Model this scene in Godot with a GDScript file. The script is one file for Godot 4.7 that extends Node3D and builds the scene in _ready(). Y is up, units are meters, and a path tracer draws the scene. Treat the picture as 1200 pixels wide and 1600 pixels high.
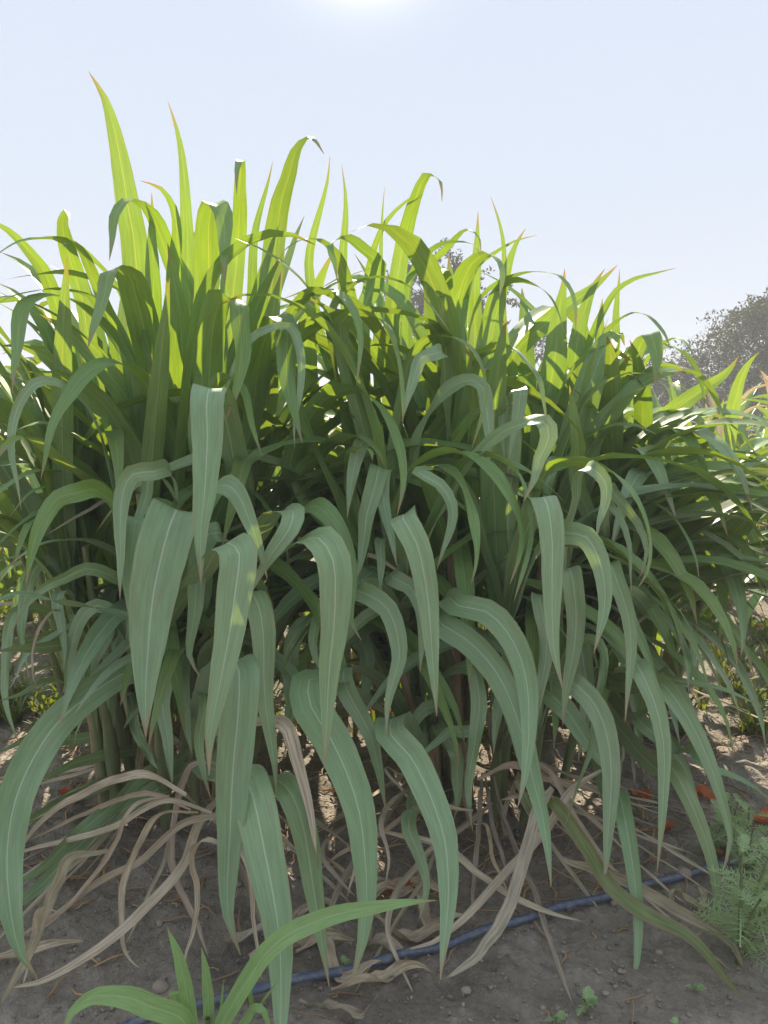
extends Node3D
# A shaded row of tall broad-leaved fodder grass clumps in a field, seen against a hazy low sun.
# Lengths in the tables below are millimetres in the world: x right, y up, z towards the viewer.

# clump, leaf kind, width, index of the reference point, blade normal there (hundredths), twist, unused share, midrib points
const LEAVES := [
	["A",0,68,14,13,28,94,20,52,[-303,350,-1208,-300,380,-1189,-297,411,-1170,-294,442,-1151,-291,472,-1131,-288,502,-1111,-285,530,-1088,-281,553,-1061,-276,569,-1028,-270,574,-993,-276,550,-974,-283,516,-964,-288,481,-953,-291,446,-943,-293,412,-932,-295,377,-922,-294,342,-911,-290,308,-900]],
	["A",0,51,13,12,26,95,-21,52,[-371,330,-1204,-368,359,-1194,-365,389,-1184,-363,419,-1175,-360,448,-1165,-357,478,-1154,-354,506,-1141,-349,531,-1123,-342,548,-1098,-333,554,-1069,-334,530,-1053,-338,500,-1047,-335,470,-1039,-330,440,-1032,-325,410,-1024,-320,380,-1016,-315,350,-1008,-310,320,-1000]],
	["A",0,47,15,0,24,97,13,64,[-371,324,-1205,-353,347,-1176,-334,371,-1147,-316,394,-1118,-298,418,-1089,-279,441,-1060,-261,464,-1030,-242,487,-1001,-224,509,-971,-205,531,-941,-184,547,-909,-166,538,-877,-172,498,-869,-177,458,-860,-182,418,-850,-187,378,-840,-194,338,-830,-196,298,-820]],
	["A",0,34,14,31,28,90,-12,58,[-312,237,-1227,-299,264,-1206,-286,290,-1184,-273,317,-1163,-261,343,-1141,-248,370,-1120,-234,395,-1098,-221,420,-1074,-205,441,-1049,-189,457,-1021,-170,462,-990,-160,436,-972,-157,400,-966,-154,365,-957,-149,330,-948,-143,295,-939,-139,260,-929,-138,225,-920]],
	["A",0,44,14,22,23,94,5,58,[-226,507,-1284,-225,533,-1257,-225,559,-1230,-224,585,-1204,-224,611,-1177,-224,637,-1151,-223,662,-1123,-223,686,-1095,-222,708,-1065,-221,725,-1032,-221,732,-996,-221,709,-972,-221,672,-966,-221,636,-957,-221,600,-948,-223,564,-939,-223,528,-929,-223,492,-920]],
	["A",1,45,10,-35,66,-65,11,23,[-229,484,-1286,-244,519,-1277,-260,554,-1268,-275,589,-1260,-288,626,-1252,-292,664,-1249,-289,703,-1252,-282,742,-1251,-274,777,-1236,-265,809,-1214,-255,839,-1192,-239,867,-1170,-213,858,-1149,-207,825,-1130,-200,791,-1110,-200,758,-1090,-204,724,-1070,-213,692,-1050]],
	["A",1,41,11,-24,96,1,3,29,[-293,459,-1188,-280,495,-1200,-267,530,-1212,-253,565,-1225,-240,600,-1237,-227,636,-1247,-217,674,-1253,-210,713,-1252,-201,750,-1242,-191,784,-1224,-180,816,-1203,-164,841,-1178,-145,824,-1156,-140,790,-1135,-136,757,-1114,-130,724,-1092,-122,692,-1071,-113,660,-1050]],
	["A",0,18,14,21,20,95,14,70,[-293,459,-1188,-285,495,-1185,-278,531,-1182,-271,566,-1179,-264,602,-1176,-257,638,-1173,-249,674,-1170,-241,709,-1167,-230,744,-1163,-217,777,-1157,-195,805,-1148,-165,820,-1136,-131,823,-1123,-118,793,-1113,-117,757,-1105,-122,722,-1097,-127,687,-1088,-123,652,-1080]],
	["A",0,45,15,20,19,95,19,58,[-305,320,-1213,-284,344,-1188,-262,369,-1163,-241,394,-1138,-220,419,-1113,-198,444,-1088,-177,468,-1063,-155,492,-1037,-133,514,-1011,-110,535,-984,-84,545,-953,-65,520,-933,-60,480,-926,-59,439,-917,-63,399,-908,-68,360,-899,-72,320,-889,-74,280,-880]],
	["A",1,34,16,21,45,86,-3,64,[-247,348,-1296,-233,372,-1276,-220,396,-1256,-207,420,-1236,-194,444,-1217,-180,469,-1197,-167,492,-1177,-153,515,-1156,-138,537,-1135,-122,555,-1111,-105,569,-1086,-87,571,-1058,-66,552,-1041,-53,524,-1030,-46,493,-1018,-47,461,-1005,-45,430,-993,-28,404,-980]],
	["A",0,34,15,-10,22,96,19,76,[-371,382,-1196,-358,404,-1180,-345,425,-1165,-333,447,-1151,-321,469,-1136,-308,490,-1121,-296,512,-1106,-283,533,-1090,-269,553,-1074,-255,572,-1057,-240,588,-1039,-223,601,-1019,-205,607,-997,-187,598,-977,-174,573,-972,-162,547,-964,-152,521,-957,-146,493,-950]],
	["A",0,42,16,-4,32,94,-10,76,[-305,350,-1292,-291,369,-1270,-278,388,-1247,-264,407,-1225,-250,426,-1202,-236,445,-1180,-223,465,-1158,-209,484,-1135,-195,502,-1113,-181,521,-1090,-166,539,-1066,-152,555,-1043,-136,570,-1018,-118,574,-991,-120,554,-974,-138,527,-967,-155,501,-959,-169,473,-950]],
	["A",0,32,14,28,26,92,21,58,[-371,315,-1206,-359,343,-1193,-347,371,-1181,-336,399,-1169,-324,427,-1156,-312,455,-1143,-299,482,-1129,-284,506,-1112,-265,525,-1093,-244,537,-1070,-221,537,-1048,-237,537,-1034,-250,508,-1025,-253,477,-1016,-251,445,-1007,-253,414,-998,-256,382,-989,-242,354,-980]],
	["A",0,50,11,37,73,56,-12,23,[-319,138,-1243,-330,177,-1234,-340,218,-1225,-351,257,-1216,-367,294,-1203,-397,297,-1177,-426,287,-1148,-453,273,-1119,-475,255,-1087,-489,231,-1056,-497,205,-1023,-499,179,-990,-494,153,-957,-484,129,-925,-467,107,-892,-446,89,-860,-422,74,-829,-392,68,-800]],
	["A",0,50,14,26,23,93,19,58,[-316,177,-1237,-302,202,-1202,-288,228,-1167,-274,253,-1133,-260,279,-1098,-246,304,-1063,-232,329,-1028,-218,354,-993,-203,377,-957,-188,398,-920,-172,397,-880,-171,353,-869,-173,309,-858,-175,266,-847,-177,222,-835,-180,178,-824,-178,135,-812,-161,95,-800]],
	["A",0,50,14,11,58,80,-15,58,[-320,120,-1246,-304,134,-1208,-288,147,-1170,-272,161,-1133,-256,174,-1095,-240,188,-1058,-224,202,-1020,-209,217,-983,-193,233,-946,-178,254,-912,-163,264,-874,-147,239,-846,-135,203,-825,-124,168,-803,-115,133,-779,-111,98,-754,-108,64,-728,-107,32,-700]],
	["B",0,50,14,16,47,86,-4,52,[75,128,-1284,56,155,-1250,38,183,-1217,19,210,-1184,1,237,-1151,-18,265,-1117,-37,291,-1084,-56,317,-1049,-75,341,-1014,-98,353,-976,-92,328,-947,-66,293,-930,-46,255,-911,-31,216,-890,-24,175,-869,-20,134,-847,-24,93,-824,-38,55,-800]],
	["A",2,21,14,0,35,93,-1,70,[-318,156,-1240,-302,170,-1213,-286,184,-1186,-271,198,-1160,-256,213,-1133,-241,227,-1107,-225,242,-1081,-210,257,-1054,-195,271,-1027,-179,284,-1001,-163,296,-973,-146,306,-946,-128,306,-918,-118,276,-908,-107,246,-896,-99,216,-884,-93,185,-872,-86,154,-860]],
	["B",0,32,15,-19,33,92,7,64,[76,122,-1285,65,145,-1263,54,169,-1242,43,193,-1221,32,217,-1200,21,241,-1179,10,265,-1157,-2,288,-1135,-14,309,-1112,-27,328,-1087,-41,342,-1060,-57,346,-1031,-52,326,-1011,-34,299,-1001,-17,273,-988,-8,243,-976,-2,212,-963,2,181,-950]],
	["B",0,32,14,-8,37,92,21,58,[59,233,-1267,51,260,-1248,43,288,-1230,36,315,-1212,28,343,-1194,20,370,-1176,12,396,-1157,2,420,-1135,-8,440,-1110,-21,454,-1082,-36,456,-1052,-20,452,-1032,3,435,-1022,16,405,-1010,21,375,-998,14,344,-985,6,314,-973,2,283,-960]],
	["B",0,28,14,12,27,95,-17,64,[38,246,-1223,36,270,-1215,35,295,-1208,33,320,-1202,31,344,-1195,30,369,-1188,28,393,-1180,26,417,-1171,23,439,-1159,19,458,-1141,14,469,-1119,13,463,-1097,35,452,-1093,49,431,-1086,55,407,-1080,56,383,-1073,54,358,-1067,51,333,-1060]],
	["B",0,36,14,-5,23,97,6,58,[41,345,-1247,40,372,-1224,39,400,-1201,37,428,-1178,36,456,-1155,35,483,-1131,33,510,-1107,32,534,-1080,30,554,-1050,28,567,-1016,26,565,-981,41,535,-972,49,500,-964,55,466,-955,59,431,-946,62,396,-938,64,361,-929,65,326,-920]],
	["B",0,41,13,-12,70,69,-10,52,[61,120,-1251,55,143,-1222,49,166,-1192,43,189,-1163,37,212,-1134,31,234,-1104,24,254,-1074,18,274,-1042,10,286,-1008,9,279,-973,34,260,-952,51,237,-928,64,213,-903,73,188,-876,75,162,-849,73,138,-820,67,116,-791,61,95,-760]],
	["A",0,38,14,25,39,88,5,64,[-320,120,-1246,-301,129,-1215,-283,138,-1185,-264,147,-1154,-245,155,-1124,-226,164,-1093,-207,174,-1063,-189,184,-1033,-171,196,-1003,-153,213,-976,-136,228,-947,-117,223,-918,-102,191,-906,-92,158,-894,-85,124,-881,-79,90,-867,-74,57,-854,-67,23,-840]],
	["B",0,23,15,9,68,72,-17,70,[61,120,-1251,59,117,-1228,56,114,-1206,54,111,-1184,52,108,-1162,49,106,-1139,47,105,-1117,45,108,-1095,43,117,-1074,41,130,-1056,39,140,-1036,36,141,-1013,37,132,-993,44,115,-980,50,99,-966,54,83,-951,51,66,-935,46,51,-920]],
	["B",0,37,13,-11,44,88,9,52,[62,217,-1269,65,249,-1249,69,281,-1228,72,313,-1208,76,345,-1188,80,376,-1166,84,405,-1141,89,427,-1110,95,440,-1075,103,437,-1039,137,432,-1024,163,410,-1007,180,381,-990,188,348,-973,188,314,-955,183,281,-937,175,248,-919,164,217,-900]],
	["B",0,37,13,-31,40,85,8,47,[67,184,-1275,68,221,-1254,69,257,-1235,70,294,-1215,71,330,-1194,73,364,-1170,75,391,-1138,77,406,-1099,80,404,-1059,114,389,-1042,144,365,-1024,163,334,-1005,174,299,-986,183,263,-966,193,228,-945,203,193,-924,207,158,-902,205,123,-880]],
	["B",0,35,14,-5,26,96,-2,64,[200,358,-1236,200,385,-1213,200,412,-1190,201,440,-1167,201,468,-1145,202,495,-1122,202,522,-1098,203,547,-1073,203,569,-1045,204,586,-1013,204,593,-979,207,574,-954,209,539,-947,207,505,-938,206,470,-929,206,436,-919,210,401,-910,217,368,-900]],
	["B",0,34,14,-24,26,93,-13,64,[199,321,-1241,202,346,-1222,206,370,-1203,209,395,-1185,213,420,-1167,216,445,-1148,220,469,-1129,223,492,-1109,228,513,-1086,232,530,-1061,238,542,-1033,241,544,-1003,262,541,-985,275,516,-976,280,487,-967,279,457,-958,272,428,-949,264,400,-940]],
	["C",0,32,15,-36,26,89,-2,76,[467,261,-1617,456,279,-1573,444,297,-1529,432,315,-1485,420,333,-1441,408,351,-1397,396,369,-1353,384,387,-1309,372,405,-1265,361,423,-1221,349,442,-1177,337,463,-1135,326,485,-1092,321,470,-1054,335,424,-1042,338,377,-1028,334,331,-1014,328,284,-1000]],
	["C",0,29,15,-50,14,85,-20,76,[667,212,-1640,644,229,-1601,620,246,-1562,597,263,-1523,573,279,-1484,549,296,-1445,526,312,-1406,502,329,-1367,479,346,-1328,455,363,-1290,432,381,-1251,409,399,-1212,386,421,-1176,362,437,-1138,361,410,-1109,378,367,-1094,390,323,-1077,395,278,-1060]],
	["C",0,33,16,-16,32,92,21,70,[486,131,-1649,474,149,-1597,463,167,-1546,451,185,-1494,440,203,-1442,428,221,-1390,417,239,-1339,405,257,-1287,394,276,-1235,383,294,-1184,371,314,-1133,360,339,-1084,348,355,-1033,363,316,-1007,374,264,-991,373,210,-974,367,157,-957,357,105,-940]],
	["C",0,32,15,-49,35,79,13,70,[435,120,-1690,432,135,-1638,430,150,-1586,427,164,-1534,425,179,-1482,422,193,-1429,420,208,-1377,417,223,-1325,415,238,-1273,413,254,-1221,410,271,-1170,408,295,-1121,404,309,-1070,427,274,-1040,446,230,-1016,458,183,-991,462,136,-965,438,94,-940]],
	["B",0,32,14,-24,33,91,-13,52,[195,120,-1266,202,149,-1245,208,178,-1225,214,207,-1205,221,236,-1185,227,265,-1164,235,291,-1140,243,312,-1113,253,326,-1082,262,328,-1047,286,309,-1031,301,279,-1020,307,245,-1009,308,211,-997,306,177,-986,302,144,-974,297,110,-962,290,77,-950]],
	["C",0,31,16,-40,56,71,-6,76,[435,120,-1690,426,121,-1635,418,121,-1580,409,120,-1525,400,120,-1469,392,119,-1414,383,119,-1359,374,119,-1304,365,120,-1248,357,122,-1193,348,126,-1138,340,138,-1084,332,166,-1037,327,149,-989,332,99,-965,333,51,-937,325,3,-909,307,-41,-880]],
	["C",0,30,16,-22,54,81,-15,76,[435,120,-1690,433,123,-1637,431,126,-1583,430,128,-1530,428,131,-1476,426,133,-1422,425,135,-1369,423,138,-1315,421,142,-1262,419,146,-1208,418,153,-1155,416,166,-1103,415,193,-1057,418,178,-1012,437,130,-996,447,81,-976,442,32,-957,400,7,-940]],
	["B",0,16,14,-75,48,43,20,52,[259,146,-1249,263,177,-1236,267,208,-1224,270,239,-1213,274,270,-1200,278,300,-1187,284,329,-1170,291,352,-1148,299,367,-1119,310,371,-1088,312,346,-1069,309,313,-1061,304,282,-1053,298,251,-1042,288,220,-1032,273,193,-1021,259,164,-1011,247,135,-1000]],
	["B",0,30,14,-24,22,94,-10,58,[269,256,-1232,269,284,-1220,268,312,-1209,268,341,-1198,268,369,-1187,267,397,-1175,267,424,-1161,266,448,-1144,266,467,-1120,265,478,-1092,264,478,-1062,266,450,-1052,267,420,-1049,264,390,-1043,260,361,-1038,255,331,-1032,251,302,-1026,247,272,-1020]],
	["B",0,24,14,-24,27,92,7,58,[265,213,-1239,262,240,-1228,260,267,-1218,257,295,-1208,255,323,-1199,252,350,-1188,249,376,-1176,245,401,-1160,240,421,-1140,234,434,-1114,226,436,-1086,226,412,-1072,229,383,-1067,227,355,-1060,223,327,-1053,219,299,-1045,214,271,-1038,206,244,-1030]],
	["B",0,24,13,-32,34,88,-2,52,[61,120,-1251,67,147,-1241,72,174,-1231,77,201,-1222,83,228,-1212,89,255,-1202,97,280,-1188,107,301,-1171,120,315,-1149,134,317,-1124,140,293,-1111,141,265,-1104,137,237,-1095,133,209,-1087,127,182,-1078,123,154,-1069,125,127,-1059,128,99,-1050]],
	["B",1,26,8,-33,89,-30,6,41,[9,385,-1187,12,419,-1177,14,452,-1168,15,485,-1158,17,519,-1149,19,552,-1139,24,585,-1130,33,617,-1121,60,636,-1122,88,643,-1107,109,644,-1079,131,633,-1055,149,616,-1031,162,593,-1008,172,569,-986,174,543,-963,167,517,-941,154,493,-920]],
	["B",1,22,8,-16,64,-74,-2,47,[9,385,-1187,22,416,-1177,35,446,-1167,47,477,-1158,59,508,-1148,72,539,-1139,85,569,-1129,98,599,-1118,115,627,-1106,139,642,-1089,161,635,-1064,176,618,-1038,185,596,-1014,188,571,-990,186,546,-967,179,521,-944,166,497,-922,152,476,-900]],
	["B",1,20,8,-11,91,-37,8,47,[112,462,-1274,105,482,-1255,97,503,-1236,90,523,-1217,82,544,-1199,75,564,-1180,68,585,-1160,63,605,-1140,64,623,-1118,84,624,-1100,97,614,-1076,106,601,-1052,113,584,-1030,117,566,-1007,118,548,-985,117,529,-963,112,510,-942,105,493,-920]],
	["B",0,25,15,14,36,91,13,70,[200,358,-1236,190,385,-1224,180,414,-1213,171,442,-1203,162,470,-1192,152,498,-1181,143,526,-1169,132,553,-1157,120,579,-1143,105,600,-1126,87,615,-1105,67,623,-1082,49,618,-1058,74,603,-1048,90,578,-1036,89,549,-1024,80,521,-1012,71,494,-1000]],
	["B",1,37,10,-1,88,-46,-12,41,[41,374,-1364,12,409,-1347,-18,442,-1330,-49,475,-1313,-79,508,-1296,-109,543,-1279,-136,579,-1263,-153,621,-1249,-137,665,-1252,-111,700,-1232,-83,725,-1202,-52,736,-1167,-22,725,-1132,1,700,-1098,15,668,-1064,24,636,-1030,26,603,-995,18,571,-960]],
	["B",1,27,9,-21,54,-80,1,52,[12,508,-1216,3,545,-1215,-6,581,-1214,-16,617,-1214,-26,654,-1214,-36,690,-1213,-46,726,-1212,-55,763,-1211,-63,799,-1208,-64,836,-1202,-39,849,-1181,-16,840,-1154,1,821,-1126,12,796,-1101,21,769,-1076,25,742,-1050,25,714,-1025,23,686,-1000]],
	["B",1,25,11,-38,82,-40,-10,58,[9,385,-1187,-9,430,-1190,-28,474,-1194,-48,518,-1198,-67,562,-1202,-87,606,-1206,-106,650,-1210,-125,694,-1214,-141,740,-1217,-155,786,-1220,-156,833,-1220,-127,870,-1212,-98,882,-1177,-66,872,-1143,-44,843,-1112,-35,807,-1081,-35,770,-1051,-35,732,-1020]],
	["B",1,22,11,-49,72,-48,-9,58,[9,385,-1187,-1,432,-1193,-11,478,-1199,-21,524,-1206,-32,570,-1212,-43,616,-1218,-54,662,-1225,-64,709,-1231,-73,755,-1237,-80,802,-1243,-83,849,-1248,-61,889,-1252,-33,903,-1220,-4,900,-1182,26,885,-1148,52,863,-1115,72,834,-1083,90,804,-1050]],
	["B",0,27,14,-13,37,91,21,70,[104,566,-1261,103,588,-1254,102,611,-1248,101,634,-1242,100,657,-1236,99,680,-1230,97,703,-1223,96,725,-1215,94,747,-1206,92,766,-1193,88,782,-1175,85,789,-1153,73,785,-1136,53,777,-1130,45,756,-1123,37,735,-1115,31,713,-1108,27,691,-1100]],
	["B",1,24,10,-30,70,-64,0,52,[9,385,-1187,12,428,-1191,14,471,-1194,15,514,-1199,17,557,-1203,18,600,-1207,20,643,-1211,23,686,-1214,27,728,-1218,35,771,-1220,57,806,-1219,85,817,-1192,110,806,-1159,130,781,-1130,138,750,-1102,137,717,-1074,129,684,-1047,118,653,-1020]],
	["B",1,24,7,-34,48,-80,-13,41,[104,576,-1260,108,603,-1255,111,630,-1251,114,658,-1247,118,686,-1243,121,713,-1239,126,740,-1233,132,766,-1226,144,788,-1212,162,796,-1193,177,796,-1170,191,788,-1146,202,776,-1124,210,760,-1102,215,742,-1081,216,723,-1061,214,704,-1040,211,684,-1020]],
	["B",0,37,15,-15,42,89,-13,76,[9,385,-1187,22,413,-1177,34,440,-1167,47,468,-1157,59,496,-1147,71,524,-1137,84,551,-1127,97,579,-1117,110,606,-1106,125,631,-1095,142,655,-1082,162,674,-1065,186,685,-1047,211,689,-1028,215,668,-1013,200,642,-1003,191,614,-991,178,587,-980]],
	["B",0,30,16,-14,32,93,-4,76,[200,358,-1236,200,389,-1233,200,421,-1230,200,452,-1227,200,484,-1225,200,515,-1223,200,547,-1221,200,578,-1218,200,609,-1215,200,641,-1211,200,672,-1206,200,703,-1199,201,730,-1184,201,732,-1158,196,702,-1149,191,672,-1140,186,642,-1130,182,613,-1120]],
	["B",0,20,15,-34,34,86,5,70,[109,502,-1269,113,524,-1265,116,545,-1260,119,566,-1256,122,588,-1252,126,609,-1248,129,631,-1243,133,652,-1238,137,673,-1232,143,692,-1225,152,710,-1214,162,723,-1200,176,725,-1183,180,708,-1172,179,687,-1164,177,666,-1157,177,646,-1149,176,625,-1140]],
	["B",0,26,15,4,28,95,-9,70,[12,508,-1216,20,533,-1212,27,558,-1208,33,584,-1204,40,609,-1200,47,634,-1196,54,659,-1192,62,683,-1187,73,707,-1181,87,727,-1172,106,741,-1161,128,748,-1148,145,736,-1136,148,710,-1130,150,685,-1123,151,660,-1115,150,635,-1108,148,610,-1100]],
	["B",1,27,8,-13,75,-63,12,47,[200,358,-1236,207,391,-1232,213,425,-1228,219,459,-1225,225,493,-1221,231,527,-1218,238,561,-1214,248,593,-1208,264,622,-1198,292,626,-1179,314,622,-1153,336,613,-1128,352,594,-1104,361,569,-1082,365,542,-1060,363,515,-1039,352,489,-1019,332,468,-1000]],
	["B",0,24,14,-35,51,77,18,70,[282,400,-1208,283,422,-1201,283,445,-1195,284,467,-1189,284,489,-1182,285,511,-1176,285,533,-1169,286,555,-1161,287,576,-1152,287,596,-1140,289,612,-1124,290,623,-1103,292,621,-1081,303,606,-1068,303,586,-1056,298,567,-1044,292,548,-1032,286,530,-1020]],
	["C",0,26,15,-24,40,88,3,82,[474,367,-1667,464,383,-1627,453,400,-1587,443,417,-1547,432,433,-1507,422,450,-1467,411,466,-1427,401,483,-1387,390,500,-1347,380,517,-1307,369,534,-1267,359,552,-1227,349,572,-1189,338,590,-1150,336,579,-1112,359,546,-1093,367,508,-1071,353,472,-1050]],
	["C",0,16,15,-34,36,86,8,82,[455,342,-1595,445,359,-1559,435,377,-1522,425,394,-1486,416,411,-1449,406,428,-1413,396,446,-1376,386,463,-1340,376,480,-1303,366,498,-1267,356,515,-1230,347,533,-1194,337,554,-1159,326,566,-1122,335,553,-1092,345,518,-1075,344,480,-1058,342,442,-1040]],
	["C",0,36,8,-9,66,-73,8,35,[420,194,-1703,433,220,-1670,446,244,-1635,458,268,-1601,471,293,-1567,485,319,-1534,502,347,-1505,528,380,-1495,555,411,-1489,562,433,-1451,569,447,-1410,585,452,-1370,595,440,-1329,596,418,-1291,591,395,-1254,580,372,-1219,564,350,-1184,546,329,-1150]],
	["C",0,30,8,-16,74,-64,-3,47,[483,151,-1644,475,170,-1615,466,188,-1585,457,207,-1555,449,226,-1525,440,244,-1495,432,263,-1466,425,283,-1436,422,305,-1407,429,330,-1383,444,354,-1362,458,363,-1330,471,360,-1296,480,348,-1263,485,332,-1231,485,314,-1199,477,296,-1169,467,277,-1140]],
	["C",0,24,8,-2,81,-57,-2,47,[494,149,-1693,494,168,-1664,494,187,-1636,493,206,-1607,493,225,-1578,492,243,-1549,492,262,-1520,493,281,-1492,496,300,-1463,505,320,-1437,521,336,-1412,531,337,-1379,537,331,-1346,537,317,-1314,531,302,-1284,521,286,-1255,507,271,-1228,492,257,-1200]],
	["B",0,29,16,-24,55,79,3,76,[65,195,-1273,55,218,-1264,46,241,-1254,37,264,-1245,28,287,-1236,19,310,-1227,9,333,-1218,-1,355,-1208,-13,376,-1196,-27,394,-1182,-43,408,-1166,-61,416,-1149,-80,419,-1131,-96,408,-1113,-102,388,-1098,-100,367,-1082,-93,347,-1066,-81,329,-1050]],
	["B",1,20,13,-2,97,-23,7,35,[9,384,-1187,2,408,-1193,-6,433,-1198,-14,458,-1203,-21,482,-1209,-29,507,-1214,-37,532,-1218,-46,556,-1221,-54,581,-1219,-55,606,-1213,-53,622,-1192,-50,631,-1168,-47,638,-1143,-41,645,-1118,-33,650,-1094,-22,652,-1069,-17,646,-1045,-14,637,-1020]],
	["B",1,34,12,1,95,-29,-1,41,[28,422,-1233,5,443,-1235,-19,463,-1238,-43,483,-1240,-67,503,-1243,-91,524,-1245,-113,546,-1247,-131,571,-1249,-131,601,-1252,-112,625,-1252,-94,642,-1233,-77,652,-1208,-61,660,-1183,-45,667,-1157,-30,666,-1130,-16,655,-1103,-6,642,-1077,0,627,-1050]],
	["B",0,27,15,13,32,93,6,70,[25,438,-1230,22,460,-1225,19,482,-1221,16,504,-1216,14,526,-1212,11,548,-1208,8,570,-1203,5,592,-1198,1,613,-1191,-5,633,-1182,-13,650,-1170,-23,662,-1154,-34,654,-1137,-40,634,-1131,-45,613,-1123,-49,592,-1116,-52,571,-1108,-53,550,-1100]],
	["B",0,30,15,-1,37,92,7,58,[9,385,-1187,8,410,-1183,7,435,-1180,6,460,-1176,5,485,-1173,4,510,-1170,3,535,-1166,2,560,-1161,0,584,-1155,-3,607,-1144,-8,621,-1126,-13,602,-1112,-18,578,-1104,-23,555,-1096,-26,532,-1087,-31,508,-1078,-36,486,-1069,-43,463,-1060]],
	["B",0,23,16,-4,42,90,8,64,[9,385,-1187,8,409,-1183,8,432,-1180,7,456,-1177,7,480,-1174,7,503,-1171,6,527,-1167,6,550,-1163,5,573,-1158,4,596,-1150,2,616,-1138,0,615,-1118,0,593,-1107,1,571,-1099,3,549,-1090,8,528,-1080,13,507,-1070,20,487,-1060]],
	["B",0,20,15,-17,41,89,5,76,[28,293,-1211,27,313,-1205,25,333,-1200,23,353,-1195,22,374,-1191,20,394,-1186,19,415,-1180,17,435,-1175,15,455,-1168,12,474,-1160,9,492,-1149,4,506,-1135,-2,516,-1118,-8,512,-1099,-6,494,-1088,-4,474,-1080,-3,456,-1070,-2,437,-1060]],
	["A",1,29,7,2,54,-83,-1,41,[-221,545,-1281,-221,568,-1277,-221,590,-1275,-221,613,-1272,-222,635,-1269,-222,657,-1266,-223,679,-1261,-225,700,-1253,-230,716,-1238,-236,722,-1217,-241,722,-1195,-243,715,-1174,-245,707,-1153,-244,699,-1132,-242,690,-1111,-239,680,-1091,-237,671,-1070,-234,662,-1050]],
	["A",1,23,8,-28,31,-90,-4,47,[-293,459,-1188,-291,491,-1190,-288,523,-1193,-286,555,-1196,-284,586,-1199,-282,618,-1202,-279,650,-1204,-275,682,-1205,-269,713,-1203,-257,739,-1191,-238,752,-1169,-217,752,-1145,-206,735,-1120,-197,716,-1096,-187,698,-1072,-176,679,-1048,-166,661,-1024,-155,643,-1000]],
	["A",1,35,9,35,87,-31,7,23,[-331,448,-1309,-334,487,-1312,-338,526,-1315,-341,565,-1318,-347,604,-1320,-356,642,-1323,-368,679,-1325,-379,714,-1312,-385,742,-1285,-393,764,-1253,-411,775,-1221,-432,770,-1189,-448,751,-1159,-455,725,-1130,-460,698,-1102,-462,670,-1075,-460,642,-1047,-457,614,-1020]],
	["A",0,26,13,12,27,95,0,58,[-299,399,-1199,-300,427,-1190,-300,454,-1181,-301,482,-1173,-302,510,-1164,-303,537,-1155,-304,564,-1144,-305,589,-1129,-307,610,-1109,-309,622,-1083,-315,620,-1057,-341,618,-1050,-352,593,-1042,-356,565,-1034,-356,537,-1025,-353,509,-1017,-350,482,-1008,-347,454,-1000]],
	["A",0,19,14,29,35,88,14,64,[-300,388,-1201,-302,411,-1197,-304,434,-1193,-306,457,-1189,-308,480,-1185,-311,503,-1180,-313,526,-1176,-316,549,-1171,-319,571,-1164,-325,591,-1154,-332,608,-1139,-342,608,-1120,-342,587,-1110,-347,566,-1100,-353,546,-1090,-358,525,-1080,-359,504,-1070,-357,483,-1060]],
	["A",1,28,13,56,25,78,-6,64,[-371,371,-1197,-374,396,-1189,-376,421,-1181,-379,446,-1174,-382,471,-1166,-385,497,-1158,-388,521,-1149,-392,545,-1138,-397,567,-1124,-404,584,-1105,-412,594,-1082,-422,591,-1058,-443,585,-1045,-455,566,-1032,-461,543,-1019,-463,520,-1006,-465,497,-993,-466,474,-980]],
	["A",0,21,14,65,21,72,3,58,[-371,241,-1218,-372,267,-1210,-373,293,-1204,-374,319,-1197,-375,345,-1190,-376,372,-1183,-378,397,-1174,-379,422,-1164,-381,444,-1149,-384,461,-1128,-387,461,-1102,-402,474,-1085,-421,483,-1069,-441,474,-1052,-459,466,-1034,-474,452,-1016,-484,435,-998,-486,415,-980]],
	["A",0,18,11,23,92,-29,-12,41,[-371,234,-1219,-369,257,-1202,-366,279,-1185,-362,301,-1168,-359,323,-1150,-356,345,-1133,-356,368,-1117,-361,391,-1102,-383,407,-1100,-410,415,-1100,-429,425,-1082,-442,434,-1059,-449,445,-1034,-452,456,-1008,-456,466,-982,-463,473,-955,-468,473,-928,-473,471,-900]],
	["A",0,18,15,35,37,85,13,70,[-419,387,-1283,-423,424,-1273,-426,461,-1265,-429,497,-1257,-432,534,-1249,-435,571,-1241,-439,608,-1232,-443,644,-1222,-447,679,-1209,-454,712,-1192,-465,735,-1164,-478,746,-1130,-492,739,-1097,-511,709,-1087,-516,673,-1075,-510,638,-1063,-499,604,-1052,-491,569,-1040]],
	["A",1,39,13,19,92,-32,0,17,[-417,194,-1380,-424,240,-1371,-432,285,-1361,-440,331,-1353,-449,377,-1349,-460,423,-1349,-474,469,-1351,-493,511,-1357,-507,553,-1345,-504,578,-1306,-496,595,-1262,-489,610,-1218,-486,627,-1174,-486,643,-1129,-487,659,-1085,-488,667,-1038,-487,656,-993,-478,638,-950]],
	["A",1,37,11,26,96,-7,2,41,[-317,440,-1377,-332,485,-1373,-347,530,-1368,-361,575,-1364,-375,620,-1360,-390,665,-1356,-406,710,-1352,-424,754,-1350,-446,796,-1353,-469,835,-1342,-488,864,-1309,-498,879,-1265,-516,879,-1222,-532,860,-1182,-530,827,-1148,-519,794,-1116,-509,761,-1083,-498,728,-1050]],
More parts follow.
